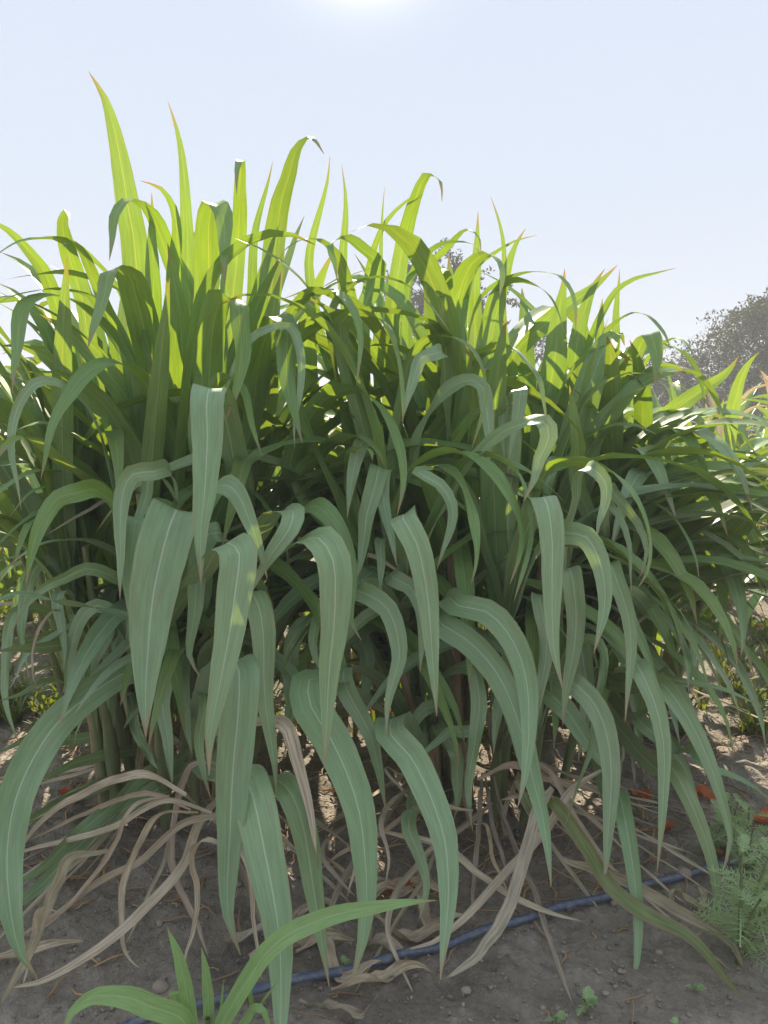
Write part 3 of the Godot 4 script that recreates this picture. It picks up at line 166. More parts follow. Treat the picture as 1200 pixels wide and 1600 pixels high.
	["A",2,13,11,27,68,67,-1,23,[-244,132,-1112,-248,130,-1088,-253,129,-1065,-258,128,-1041,-262,123,-1018,-265,114,-996,-268,102,-975,-277,91,-956,-290,80,-940,-306,70,-925,-320,60,-908,-335,50,-892,-351,41,-877,-369,33,-863,-388,26,-850,-409,20,-840,-431,17,-833,-454,14,-827]],
	["A",2,10,11,5,39,91,15,23,[-195,150,-1010,-216,149,-1006,-238,149,-1002,-259,148,-998,-278,141,-995,-295,128,-991,-310,113,-988,-326,99,-985,-344,87,-985,-363,77,-987,-382,67,-989,-400,57,-986,-417,46,-978,-433,37,-967,-450,30,-956,-467,24,-944,-483,19,-931,-500,14,-919]],
	["A",2,6,11,19,48,85,-6,17,[-301,168,-1024,-316,168,-1018,-330,168,-1011,-344,164,-1005,-354,152,-1001,-360,137,-999,-365,122,-997,-371,108,-994,-379,94,-989,-387,82,-984,-396,70,-978,-404,58,-971,-412,47,-962,-420,38,-952,-428,29,-942,-437,23,-930,-447,18,-919,-457,14,-907]],
	["A",2,14,12,50,43,74,-5,17,[-350,150,-918,-364,149,-916,-377,149,-914,-391,146,-912,-401,138,-911,-407,126,-910,-411,113,-909,-417,100,-906,-422,88,-902,-427,76,-897,-431,65,-891,-435,54,-883,-439,44,-875,-444,35,-866,-449,27,-856,-453,21,-844,-455,17,-831,-457,14,-818]],
	["A",2,8,11,28,10,95,-3,29,[-383,114,-848,-391,112,-853,-398,111,-857,-405,110,-862,-412,107,-866,-418,101,-870,-422,94,-873,-426,86,-876,-429,78,-878,-431,70,-880,-433,62,-881,-435,53,-881,-435,45,-878,-435,37,-873,-433,31,-867,-431,26,-861,-429,20,-854,-427,14,-848]],
	["A",2,12,13,8,46,87,-17,17,[-259,204,-957,-281,205,-975,-303,207,-994,-324,205,-1012,-345,197,-1030,-364,186,-1048,-383,174,-1066,-402,161,-1083,-421,148,-1100,-441,133,-1115,-461,119,-1128,-484,104,-1138,-508,90,-1145,-531,73,-1144,-544,59,-1125,-546,50,-1098,-546,42,-1070,-547,34,-1043]],
	["A",2,8,11,32,6,94,17,23,[-169,186,-837,-181,186,-849,-193,188,-861,-205,188,-874,-217,185,-886,-227,176,-896,-236,164,-905,-243,151,-913,-248,136,-919,-247,119,-923,-244,102,-925,-243,85,-925,-244,68,-923,-246,52,-917,-245,39,-907,-244,30,-892,-242,22,-877,-240,14,-862]],
	["A",2,19,11,18,16,96,5,41,[-320,90,-1308,-331,95,-1315,-342,101,-1323,-353,107,-1330,-363,113,-1338,-374,119,-1345,-386,123,-1353,-398,122,-1360,-404,110,-1361,-406,96,-1358,-406,82,-1355,-406,68,-1352,-406,54,-1350,-405,39,-1348,-403,25,-1346,-401,11,-1344,-399,-3,-1342,-397,-17,-1340]],
	["B",2,18,12,28,68,67,-5,23,[249,150,-1082,239,149,-1065,229,149,-1048,219,148,-1031,210,140,-1015,203,126,-1003,197,110,-993,190,96,-981,183,84,-967,176,72,-953,168,61,-939,158,50,-925,147,41,-912,135,33,-898,123,26,-884,110,20,-871,95,17,-858,80,14,-845]],
	["B",2,12,11,3,74,66,-2,17,[337,150,-1139,318,149,-1122,300,149,-1104,281,146,-1087,264,138,-1070,249,124,-1055,234,110,-1041,215,97,-1029,195,85,-1020,174,73,-1011,154,62,-1000,134,52,-988,114,42,-976,93,34,-964,72,27,-952,49,21,-941,25,17,-936,0,14,-933]],
	["B",2,10,12,14,58,79,20,29,[-4,96,-1057,14,94,-1054,31,92,-1050,49,91,-1046,67,88,-1042,84,84,-1038,100,76,-1035,116,68,-1031,131,58,-1028,147,50,-1025,163,43,-1022,180,36,-1020,197,31,-1019,215,25,-1018,232,21,-1018,250,18,-1018,268,16,-1019,286,14,-1019]],
	["B",2,9,12,-11,76,63,15,35,[264,49,-1377,259,49,-1365,254,50,-1353,250,51,-1341,245,51,-1329,240,50,-1317,235,48,-1305,230,44,-1294,224,37,-1284,217,29,-1276,212,21,-1268,207,12,-1259,204,4,-1250,203,-5,-1240,204,-13,-1230,205,-21,-1220,206,-29,-1210,207,-38,-1200]],
	["B",2,9,9,8,69,71,-6,17,[194,37,-1274,197,35,-1284,199,33,-1294,200,26,-1300,197,17,-1294,195,10,-1287,192,3,-1280,189,-4,-1273,186,-11,-1265,183,-18,-1258,181,-25,-1251,178,-32,-1244,176,-39,-1236,174,-47,-1229,171,-54,-1222,169,-61,-1215,167,-68,-1207,164,-75,-1200]],
	["B",2,9,10,-12,76,63,0,11,[128,43,-1319,132,43,-1311,135,42,-1303,138,38,-1295,140,33,-1288,142,28,-1282,143,22,-1275,145,16,-1269,146,11,-1262,147,5,-1256,148,-1,-1249,149,-6,-1242,149,-11,-1235,150,-17,-1228,150,-22,-1221,150,-27,-1214,151,-32,-1207,151,-38,-1200]],
	["B",2,9,12,-30,73,60,-18,23,[220,132,-1228,232,131,-1218,244,130,-1208,256,129,-1199,268,124,-1190,277,114,-1183,284,101,-1178,291,87,-1173,297,75,-1166,304,64,-1157,311,54,-1147,317,45,-1137,323,37,-1125,329,30,-1112,335,25,-1098,340,21,-1084,344,18,-1070,349,14,-1055]],
	["B",3,20,12,-10,47,87,0,23,[200,150,-1105,210,131,-1090,222,114,-1073,232,130,-1058,242,148,-1044,255,137,-1025,268,122,-1007,279,107,-989,286,94,-967,295,82,-947,316,69,-936,338,58,-930,361,47,-922,384,38,-913,401,29,-897,410,22,-873,419,17,-849,429,14,-825]],
	["C",2,16,12,-50,48,71,-9,35,[251,78,-1017,266,75,-1010,282,74,-1004,297,72,-997,313,69,-991,328,66,-985,343,62,-979,357,55,-973,371,48,-967,385,41,-961,399,35,-954,413,30,-947,426,25,-937,436,21,-925,441,18,-909,438,16,-893,432,15,-878,426,14,-862]],
	["A",2,11,16,32,60,72,10,82,[-250,34,-1336,-236,38,-1313,-221,43,-1290,-207,48,-1267,-192,53,-1244,-177,58,-1222,-162,63,-1199,-148,68,-1177,-133,73,-1154,-118,78,-1131,-104,83,-1108,-90,87,-1085,-76,90,-1062,-63,92,-1038,-52,92,-1012,-49,83,-987,-60,64,-970,-68,48,-950]],
	["B",2,9,15,15,76,61,-1,76,[67,81,-1259,61,85,-1240,55,89,-1221,49,94,-1202,42,98,-1184,36,103,-1165,29,108,-1147,23,112,-1128,16,117,-1109,10,121,-1090,4,124,-1071,-1,127,-1052,-6,127,-1032,-7,123,-1013,-3,111,-997,0,97,-983,-4,86,-966,-8,75,-950]],
	["B",2,13,16,-35,67,65,-8,76,[138,31,-1322,120,35,-1302,102,39,-1282,84,43,-1263,65,47,-1244,47,51,-1224,28,56,-1205,10,60,-1186,-9,64,-1166,-27,68,-1147,-45,71,-1127,-62,74,-1106,-77,76,-1084,-90,76,-1060,-90,68,-1035,-75,54,-1018,-59,43,-1000,-42,35,-980]],
	["B",2,11,16,-14,81,56,19,82,[194,27,-1275,178,28,-1251,161,29,-1227,144,31,-1203,127,33,-1179,110,35,-1155,93,37,-1131,76,39,-1107,59,41,-1083,43,42,-1059,26,43,-1034,11,44,-1009,-4,43,-984,-17,41,-958,-25,33,-931,-20,16,-908,-12,-1,-885,-5,-15,-860]],
	["B",2,13,16,-2,74,67,3,88,[65,44,-1369,55,43,-1341,46,42,-1314,36,41,-1287,26,41,-1260,16,40,-1233,6,40,-1206,-4,39,-1179,-14,39,-1152,-24,38,-1125,-34,38,-1098,-43,37,-1071,-52,35,-1044,-61,33,-1016,-69,30,-989,-74,23,-961,-67,5,-941,-61,-14,-920]],
	["A",2,10,15,33,63,69,12,70,[-372,88,-1240,-356,91,-1216,-339,94,-1191,-323,98,-1167,-306,102,-1143,-290,106,-1118,-273,110,-1094,-256,113,-1069,-240,117,-1045,-223,119,-1020,-207,120,-995,-192,118,-970,-178,109,-946,-172,86,-928,-169,60,-914,-162,37,-897,-156,14,-879,-150,-8,-860]],
	["A",2,9,15,84,36,39,-21,76,[-474,89,-1283,-472,127,-1285,-469,164,-1288,-466,201,-1291,-463,238,-1295,-460,276,-1299,-457,313,-1303,-454,350,-1307,-452,387,-1310,-449,424,-1313,-447,462,-1315,-446,499,-1314,-446,536,-1309,-456,557,-1285,-470,545,-1252,-482,533,-1219,-491,522,-1185,-499,510,-1150]],
	["A",2,9,15,88,29,35,-20,76,[-410,188,-1301,-408,215,-1301,-406,242,-1302,-403,268,-1304,-401,295,-1305,-398,322,-1307,-395,349,-1309,-393,375,-1310,-390,402,-1312,-388,429,-1313,-386,456,-1313,-384,483,-1313,-383,509,-1309,-385,534,-1300,-395,537,-1276,-404,533,-1251,-413,532,-1226,-421,530,-1200]],
	["A",2,8,14,67,72,15,18,64,[-341,140,-1322,-349,157,-1320,-357,174,-1319,-365,191,-1319,-374,208,-1319,-382,225,-1318,-390,242,-1318,-398,259,-1317,-406,275,-1316,-415,292,-1315,-423,309,-1311,-432,324,-1305,-439,334,-1292,-443,334,-1274,-446,331,-1255,-449,332,-1237,-452,333,-1218,-456,335,-1200]],
	["B",2,9,15,-66,35,66,2,76,[91,126,-1325,82,154,-1312,72,182,-1299,62,210,-1287,52,239,-1275,42,267,-1263,31,296,-1252,21,324,-1240,11,352,-1228,1,381,-1215,-8,409,-1202,-17,437,-1188,-23,464,-1171,-24,487,-1149,-6,483,-1124,14,472,-1102,32,463,-1076,49,454,-1050]],
	["B",2,17,14,47,38,79,16,41,[105,70,-1438,114,88,-1433,124,106,-1429,135,124,-1425,145,142,-1421,155,160,-1417,164,178,-1411,169,197,-1405,162,213,-1394,145,219,-1384,126,222,-1375,107,224,-1366,89,226,-1355,71,226,-1345,53,225,-1334,35,225,-1323,18,224,-1311,0,224,-1300]],
	["B",2,12,12,-24,63,73,-15,41,[104,86,-1438,107,99,-1433,109,112,-1428,111,125,-1424,114,139,-1419,116,152,-1414,119,164,-1407,121,167,-1395,122,158,-1384,122,147,-1375,122,135,-1367,122,124,-1359,123,113,-1350,125,103,-1340,128,93,-1330,130,84,-1320,133,74,-1310,136,65,-1300]],
	["B",2,16,13,-11,47,87,14,47,[65,41,-1369,69,58,-1373,72,76,-1377,75,93,-1382,79,111,-1386,82,128,-1390,86,146,-1395,90,163,-1399,96,180,-1400,100,167,-1391,101,151,-1382,103,135,-1374,105,118,-1366,108,103,-1357,113,87,-1348,118,72,-1338,124,58,-1329,129,43,-1320]],
	["B",2,12,14,24,15,95,-8,23,[141,150,-1111,157,149,-1126,173,149,-1141,189,148,-1156,204,144,-1171,218,135,-1185,232,124,-1198,245,112,-1211,258,100,-1224,272,89,-1236,287,80,-1248,303,71,-1261,319,62,-1273,336,53,-1283,355,44,-1289,375,37,-1290,396,31,-1288,417,24,-1286]],
	["A",2,12,15,98,2,16,-10,58,[-414,63,-1379,-386,80,-1372,-356,97,-1367,-327,113,-1362,-297,129,-1357,-267,145,-1353,-238,161,-1348,-209,178,-1342,-181,195,-1334,-154,213,-1324,-130,233,-1309,-117,252,-1285,-118,270,-1256,-125,285,-1226,-135,297,-1196,-142,310,-1165,-146,319,-1133,-151,326,-1100]],
	["B",2,5,13,-5,73,67,-3,47,[71,56,-1264,62,65,-1256,51,75,-1249,41,85,-1242,31,95,-1235,21,104,-1227,11,114,-1219,3,122,-1208,1,124,-1194,8,117,-1181,18,109,-1172,28,100,-1163,37,91,-1154,47,83,-1144,55,74,-1134,63,66,-1123,70,58,-1111,78,50,-1100]],
	["A",2,5,15,15,82,54,-11,52,[-522,358,-1286,-520,363,-1270,-519,368,-1254,-517,374,-1239,-516,380,-1223,-515,385,-1207,-513,390,-1191,-512,394,-1175,-511,396,-1159,-512,392,-1142,-516,382,-1130,-518,370,-1119,-517,358,-1107,-514,347,-1095,-509,336,-1083,-502,326,-1071,-493,318,-1061,-482,311,-1050]],
	["A",0,30,9,22,75,-61,-1,35,[-312,246,-1299,-325,272,-1299,-337,298,-1299,-350,324,-1299,-363,350,-1300,-376,376,-1300,-391,401,-1300,-410,423,-1302,-432,442,-1305,-452,460,-1297,-463,475,-1275,-471,487,-1249,-480,496,-1224,-494,502,-1199,-509,503,-1174,-523,499,-1149,-535,490,-1124,-547,480,-1100]],
	["A",0,23,15,34,27,89,-7,58,[-372,172,-1228,-378,197,-1227,-383,221,-1225,-388,246,-1224,-393,270,-1222,-398,295,-1220,-404,319,-1219,-412,343,-1217,-422,366,-1214,-437,385,-1209,-458,396,-1203,-477,383,-1196,-487,361,-1188,-491,338,-1181,-493,314,-1173,-494,290,-1166,-495,266,-1158,-496,243,-1150]],
	["A",0,24,6,66,54,-50,4,35,[-350,139,-1319,-356,166,-1317,-361,194,-1314,-366,222,-1312,-372,250,-1310,-379,277,-1306,-390,302,-1299,-405,324,-1289,-423,343,-1277,-442,358,-1262,-462,367,-1244,-480,369,-1223,-498,367,-1201,-515,359,-1180,-531,346,-1160,-543,330,-1139,-551,311,-1120,-558,292,-1100]],
	["A",0,28,14,14,24,95,-17,58,[-372,157,-1231,-373,180,-1230,-375,203,-1229,-376,227,-1229,-377,250,-1228,-379,274,-1228,-380,297,-1227,-382,321,-1227,-385,344,-1225,-389,367,-1224,-401,374,-1219,-411,354,-1214,-418,332,-1208,-421,310,-1202,-421,287,-1197,-419,264,-1191,-413,242,-1186,-408,220,-1180]],
	["A",0,24,14,42,42,80,-16,58,[-476,130,-1281,-474,154,-1278,-473,177,-1275,-471,201,-1272,-470,225,-1269,-468,249,-1265,-466,272,-1262,-464,296,-1257,-461,319,-1251,-457,340,-1242,-449,353,-1225,-453,337,-1211,-463,317,-1202,-465,296,-1192,-464,274,-1181,-461,253,-1171,-455,232,-1160,-448,211,-1150]],
	["A",0,30,14,10,50,85,13,58,[-320,120,-1246,-320,143,-1243,-320,166,-1240,-320,190,-1238,-320,213,-1236,-319,236,-1233,-319,259,-1230,-319,282,-1227,-319,305,-1221,-318,327,-1213,-318,324,-1196,-321,303,-1185,-321,282,-1175,-316,262,-1164,-310,242,-1153,-304,223,-1142,-298,203,-1131,-292,183,-1120]],
	["A",0,28,15,5,47,87,13,52,[-372,120,-1236,-370,143,-1231,-367,167,-1226,-365,190,-1222,-363,214,-1217,-360,237,-1212,-358,260,-1206,-354,282,-1197,-348,302,-1186,-340,315,-1168,-335,300,-1152,-337,278,-1143,-337,256,-1133,-333,235,-1123,-328,214,-1112,-323,193,-1102,-316,173,-1091,-310,152,-1080]],
	["A",1,29,10,45,71,-53,7,29,[-331,242,-1375,-346,271,-1380,-361,300,-1386,-375,329,-1392,-390,359,-1396,-406,388,-1400,-422,417,-1400,-438,446,-1400,-455,475,-1397,-472,503,-1391,-488,529,-1377,-501,549,-1355,-512,565,-1328,-526,576,-1300,-546,580,-1274,-567,574,-1249,-581,557,-1224,-592,536,-1200]],
	["A",1,30,13,30,88,-34,9,29,[-308,298,-1295,-323,329,-1306,-337,359,-1318,-351,389,-1330,-366,419,-1340,-381,449,-1348,-397,480,-1354,-413,511,-1358,-430,542,-1360,-447,573,-1358,-463,602,-1346,-475,625,-1323,-485,644,-1295,-495,661,-1266,-510,675,-1238,-526,685,-1208,-543,681,-1178,-559,667,-1150]],
	["B",0,31,15,-3,29,95,-18,64,[57,141,-1246,45,167,-1243,33,194,-1240,22,220,-1238,11,247,-1235,-2,273,-1232,-15,299,-1229,-31,323,-1225,-51,343,-1220,-76,357,-1214,-103,365,-1207,-130,363,-1201,-143,339,-1192,-147,311,-1184,-151,283,-1176,-151,256,-1167,-147,228,-1159,-142,201,-1150]],
	["B",0,33,16,17,36,91,15,64,[122,130,-1309,111,155,-1305,102,180,-1301,93,206,-1297,83,231,-1293,73,257,-1289,62,282,-1284,50,305,-1279,34,326,-1272,13,342,-1263,-11,352,-1253,-36,353,-1244,-39,333,-1232,-28,310,-1223,-25,284,-1212,-27,259,-1202,-31,234,-1191,-36,209,-1180]],
	["B",0,34,14,-26,26,92,-17,47,[61,120,-1251,59,137,-1250,58,153,-1249,56,170,-1248,54,187,-1247,53,204,-1246,50,220,-1245,48,237,-1243,43,235,-1238,49,220,-1234,54,205,-1230,57,189,-1226,58,172,-1222,58,156,-1217,58,140,-1213,57,124,-1209,55,108,-1204,52,91,-1200]],
	["B",0,31,15,5,27,95,8,58,[204,120,-1313,204,146,-1306,204,171,-1300,204,197,-1293,204,223,-1287,204,249,-1280,204,274,-1272,204,299,-1263,204,321,-1248,205,339,-1229,205,342,-1203,201,320,-1191,196,294,-1186,189,270,-1180,181,245,-1172,176,220,-1165,173,195,-1157,172,170,-1150]],
	["B",0,31,15,-9,33,93,-3,52,[257,120,-1253,261,145,-1251,264,170,-1249,268,195,-1247,271,221,-1245,275,246,-1243,279,271,-1241,284,295,-1238,293,319,-1233,308,337,-1225,321,322,-1215,324,298,-1208,325,274,-1200,323,250,-1192,320,226,-1184,317,202,-1176,313,178,-1168,308,154,-1160]],
	["C",0,31,15,-29,51,80,-8,64,[487,120,-1651,484,121,-1620,480,121,-1588,477,121,-1557,474,120,-1526,470,121,-1494,467,122,-1463,464,124,-1431,460,129,-1401,457,142,-1372,455,159,-1345,449,163,-1315,459,154,-1289,483,139,-1274,500,119,-1255,512,97,-1237,518,72,-1219,522,47,-1200]],
	["A",2,17,11,30,40,86,8,35,[-467,80,-1341,-462,90,-1344,-458,100,-1348,-454,110,-1352,-449,120,-1355,-445,130,-1359,-440,130,-1357,-441,120,-1352,-442,109,-1347,-443,99,-1342,-444,89,-1337,-445,78,-1332,-446,68,-1327,-447,58,-1321,-448,47,-1316,-449,37,-1311,-449,27,-1305,-450,17,-1300]],
	["A",2,18,12,34,29,89,16,41,[-415,80,-1379,-407,91,-1374,-399,103,-1369,-391,115,-1364,-384,126,-1359,-376,138,-1354,-368,149,-1348,-359,155,-1340,-357,142,-1333,-359,128,-1330,-361,113,-1327,-362,99,-1324,-361,85,-1320,-358,71,-1316,-355,57,-1312,-350,44,-1308,-346,30,-1304,-342,17,-1300]],
	["A",2,17,12,28,44,84,-21,41,[-237,105,-1332,-250,109,-1339,-263,113,-1346,-276,117,-1353,-289,121,-1360,-303,125,-1367,-316,128,-1373,-330,128,-1379,-336,116,-1377,-331,103,-1371,-326,90,-1365,-321,77,-1358,-318,64,-1352,-317,50,-1346,-317,36,-1339,-317,22,-1333,-318,8,-1326,-318,-6,-1320]],
	["B",2,17,11,0,41,90,-10,29,[62,82,-1368,64,94,-1367,65,106,-1366,66,118,-1366,67,131,-1365,69,143,-1363,72,142,-1355,74,131,-1350,76,120,-1346,77,108,-1341,79,97,-1337,81,86,-1332,84,75,-1327,87,65,-1321,91,54,-1316,95,44,-1311,99,33,-1305,102,23,-1300]],
	["B",2,18,12,5,43,90,-7,47,[136,65,-1319,143,78,-1324,149,90,-1330,155,103,-1336,161,116,-1341,167,128,-1347,173,141,-1352,181,153,-1358,191,156,-1358,194,142,-1352,196,129,-1346,196,115,-1339,197,101,-1333,196,88,-1326,194,74,-1320,190,61,-1313,187,48,-1307,184,35,-1300]],
	["B",2,15,12,2,45,89,12,41,[203,72,-1317,210,83,-1323,217,93,-1329,224,104,-1336,230,115,-1342,237,126,-1348,245,136,-1354,254,145,-1359,264,140,-1357,267,128,-1351,270,116,-1345,271,103,-1338,272,91,-1332,271,78,-1325,270,66,-1319,267,53,-1313,264,41,-1306,262,29,-1300]],
	["B",2,12,9,24,79,55,20,17,[63,79,-1368,62,87,-1373,61,95,-1378,59,101,-1378,57,96,-1371,55,90,-1364,54,84,-1357,52,79,-1350,49,74,-1343,45,69,-1335,40,66,-1328,35,63,-1321,29,61,-1314,24,59,-1307,18,57,-1300,12,55,-1294,6,53,-1287,0,51,-1280]],
	["A",2,9,13,52,17,83,-15,23,[-230,168,-945,-228,168,-959,-225,169,-973,-223,169,-986,-220,165,-1000,-218,157,-1011,-218,148,-1021,-217,137,-1030,-217,126,-1038,-216,114,-1046,-215,102,-1053,-214,90,-1060,-211,77,-1065,-206,65,-1069,-198,53,-1069,-188,43,-1066,-179,34,-1062,-169,24,-1059]],
	["A",2,9,13,-42,35,83,12,17,[-231,168,-977,-253,168,-990,-275,169,-1003,-297,166,-1016,-318,157,-1028,-337,143,-1039,-355,128,-1050,-373,113,-1060,-392,99,-1071,-412,87,-1081,-433,76,-1092,-454,66,-1103,-476,57,-1113,-498,48,-1123,-522,41,-1130,-546,34,-1135,-571,29,-1139,-596,24,-1144]],
	["A",2,8,12,-36,-5,93,-21,23,[-270,150,-1019,-287,149,-1033,-304,149,-1047,-321,148,-1062,-338,144,-1076,-354,138,-1090,-369,129,-1104,-384,120,-1119,-398,110,-1133,-413,100,-1146,-428,89,-1159,-444,79,-1170,-461,68,-1180,-480,59,-1186,-500,50,-1187,-521,41,-1185,-542,33,-1183,-562,24,-1181]],
	["B",2,8,13,9,55,82,-12,23,[128,132,-1050,111,131,-1056,94,131,-1063,77,129,-1069,61,126,-1075,46,118,-1081,34,106,-1086,22,93,-1091,10,81,-1095,-3,69,-1099,-17,60,-1103,-32,50,-1107,-47,41,-1108,-63,33,-1105,-77,27,-1095,-89,23,-1083,-101,19,-1071,-113,14,-1058]],
	["B",2,9,13,-2,5,99,4,29,[174,132,-1082,186,131,-1089,199,131,-1096,211,131,-1103,223,129,-1109,235,124,-1116,245,116,-1122,254,107,-1128,262,97,-1134,270,86,-1140,277,76,-1145,285,65,-1150,293,54,-1153,302,43,-1154,312,33,-1151,321,26,-1143,330,20,-1134,338,14,-1124]],
	["B",2,6,10,-14,26,95,-11,17,[129,114,-1047,136,111,-1051,143,109,-1055,149,105,-1058,152,98,-1061,154,90,-1063,155,82,-1065,156,74,-1066,157,66,-1066,158,58,-1066,160,50,-1065,163,44,-1061,166,38,-1057,170,33,-1051,173,28,-1045,177,24,-1039,180,19,-1034,183,14,-1028]],
	["A",0,24,5,16,72,-66,4,29,[-423,120,-1467,-438,140,-1465,-452,160,-1463,-466,179,-1461,-482,198,-1457,-498,215,-1449,-515,226,-1436,-532,232,-1419,-547,237,-1401,-561,243,-1381,-571,248,-1359,-579,253,-1337,-586,258,-1314,-594,262,-1291,-602,266,-1268,-611,270,-1245,-620,273,-1223,-628,276,-1200]],
	["A",0,23,14,61,61,48,-19,35,[-390,120,-1466,-413,117,-1473,-435,114,-1481,-457,111,-1489,-480,108,-1496,-503,105,-1501,-527,103,-1501,-548,104,-1491,-564,106,-1474,-578,109,-1454,-592,111,-1435,-608,111,-1417,-623,111,-1398,-638,110,-1380,-652,108,-1360,-665,106,-1340,-677,103,-1320,-690,100,-1300]],
	["A",0,25,14,83,27,48,10,47,[-390,156,-1472,-407,177,-1470,-422,199,-1469,-437,220,-1469,-452,242,-1468,-468,264,-1467,-484,285,-1464,-502,304,-1459,-521,318,-1447,-539,319,-1427,-553,313,-1405,-567,307,-1383,-582,305,-1362,-597,304,-1339,-611,306,-1317,-625,310,-1295,-638,318,-1272,-650,325,-1250]],
	["A",0,20,15,38,58,71,15,52,[-510,235,-1292,-514,261,-1290,-517,287,-1287,-520,312,-1285,-524,338,-1283,-527,364,-1280,-531,390,-1277,-536,415,-1273,-545,439,-1267,-558,458,-1257,-573,445,-1243,-577,423,-1230,-579,401,-1216,-577,379,-1203,-574,356,-1190,-568,335,-1176,-558,314,-1163,-549,294,-1150]],
	["A",0,20,13,72,35,58,0,23,[-390,120,-1466,-404,119,-1450,-417,119,-1434,-431,118,-1418,-445,118,-1403,-460,118,-1388,-476,119,-1373,-491,119,-1359,-507,121,-1344,-522,122,-1330,-536,125,-1315,-551,129,-1300,-565,132,-1284,-579,134,-1268,-592,133,-1252,-604,131,-1235,-616,128,-1217,-628,125,-1200]],
	["A",0,25,14,71,33,61,-17,35,[-390,120,-1466,-396,109,-1446,-401,97,-1426,-407,85,-1405,-413,74,-1385,-421,64,-1364,-433,57,-1345,-449,53,-1327,-467,52,-1311,-486,52,-1296,-504,51,-1280,-521,49,-1263,-537,48,-1245,-553,47,-1227,-568,44,-1209,-582,40,-1189,-596,36,-1170,-609,31,-1150]],
	["A",0,24,15,7,35,93,16,52,[-319,120,-1306,-313,133,-1295,-307,146,-1284,-302,159,-1273,-296,172,-1262,-290,185,-1250,-284,198,-1239,-278,210,-1227,-270,216,-1212,-263,209,-1198,-260,193,-1191,-258,175,-1187,-257,158,-1181,-258,141,-1175,-259,124,-1169,-258,107,-1162,-255,91,-1156,-251,74,-1150]],
	["B",0,24,14,-26,42,86,3,47,[76,120,-1285,79,130,-1274,81,141,-1263,83,151,-1252,85,162,-1241,87,174,-1232,89,187,-1223,91,194,-1210,95,188,-1197,104,176,-1191,111,164,-1185,116,151,-1179,118,137,-1173,119,123,-1166,118,109,-1160,116,95,-1153,112,82,-1147,108,69,-1140]],
	["A",2,8,8,-13,100,37,52,0,[-398,65,-1307,-406,62,-1289,-415,58,-1271,-423,54,-1253,-431,50,-1235,-440,47,-1217,-448,43,-1199,-457,39,-1181,-465,36,-1163,-474,33,-1144,-483,29,-1126,-491,26,-1108,-500,23,-1090,-509,20,-1072,-518,16,-1055,-527,13,-1037,-536,9,-1019,-545,6,-1001]],
	["A",2,7,8,8,100,39,59,0,[-348,43,-1227,-346,41,-1209,-344,38,-1191,-342,35,-1174,-340,33,-1156,-338,31,-1139,-336,28,-1121,-334,26,-1103,-333,24,-1086,-331,22,-1068,-329,21,-1050,-328,19,-1033,-326,17,-1015,-325,15,-997,-323,13,-979,-322,11,-962,-321,8,-944,-320,6,-926]],
	["A",2,5,8,-17,100,35,12,0,[-405,44,-1311,-415,41,-1292,-426,39,-1273,-437,36,-1253,-447,34,-1234,-458,31,-1215,-469,29,-1195,-480,27,-1176,-491,25,-1157,-502,23,-1138,-513,21,-1118,-523,19,-1099,-534,17,-1080,-545,15,-1061,-557,13,-1042,-568,11,-1023,-579,8,-1004,-590,6,-985]],
	["A",2,4,8,-8,100,39,11,0,[-393,88,-1289,-399,83,-1271,-405,78,-1252,-411,73,-1234,-418,68,-1215,-424,63,-1197,-430,58,-1178,-437,53,-1160,-443,48,-1142,-450,43,-1123,-456,39,-1105,-463,34,-1086,-469,29,-1068,-476,24,-1050,-483,20,-1031,-490,15,-1013,-498,11,-995,-505,6,-976]],
	["A",2,4,8,-22,100,32,-33,0,[-460,31,-1247,-472,29,-1229,-484,27,-1212,-496,25,-1194,-508,24,-1176,-520,22,-1158,-532,20,-1140,-544,19,-1123,-557,18,-1105,-569,17,-1087,-581,16,-1069,-593,15,-1051,-605,14,-1033,-617,12,-1016,-629,11,-998,-642,9,-980,-654,8,-962,-666,6,-944]],
	["A",2,8,8,-34,100,19,-1,0,[-461,45,-1320,-478,43,-1308,-495,40,-1296,-512,37,-1283,-529,35,-1271,-546,32,-1259,-563,30,-1247,-580,27,-1234,-597,25,-1222,-613,23,-1210,-630,21,-1197,-647,20,-1184,-664,18,-1172,-680,15,-1159,-697,13,-1146,-714,11,-1134,-730,8,-1121,-746,6,-1108]],
	["A",2,9,8,20,100,34,-6,0,[-315,42,-1263,-303,40,-1241,-291,37,-1220,-279,35,-1199,-267,32,-1177,-255,30,-1156,-243,28,-1135,-231,26,-1113,-219,24,-1092,-207,22,-1070,-195,20,-1049,-183,19,-1027,-171,17,-1006,-159,15,-984,-148,13,-963,-136,10,-941,-124,8,-920,-112,6,-898]],
	["A",2,8,8,-39,100,8,37,0,[-470,78,-1347,-488,73,-1345,-506,69,-1343,-524,64,-1341,-541,60,-1339,-559,55,-1337,-577,51,-1335,-595,47,-1333,-613,43,-1331,-631,39,-1329,-649,34,-1328,-667,30,-1326,-685,26,-1325,-702,22,-1323,-720,18,-1322,-738,14,-1321,-756,10,-1320,-774,6,-1318]],
	["A",2,5,8,-12,100,37,-17,0,[-398,65,-1306,-402,61,-1289,-406,57,-1273,-409,53,-1256,-413,50,-1239,-417,46,-1223,-420,42,-1206,-424,39,-1190,-427,36,-1173,-430,32,-1156,-434,29,-1139,-437,26,-1123,-440,23,-1106,-444,19,-1089,-447,16,-1072,-449,13,-1056,-452,9,-1039,-455,6,-1022]],
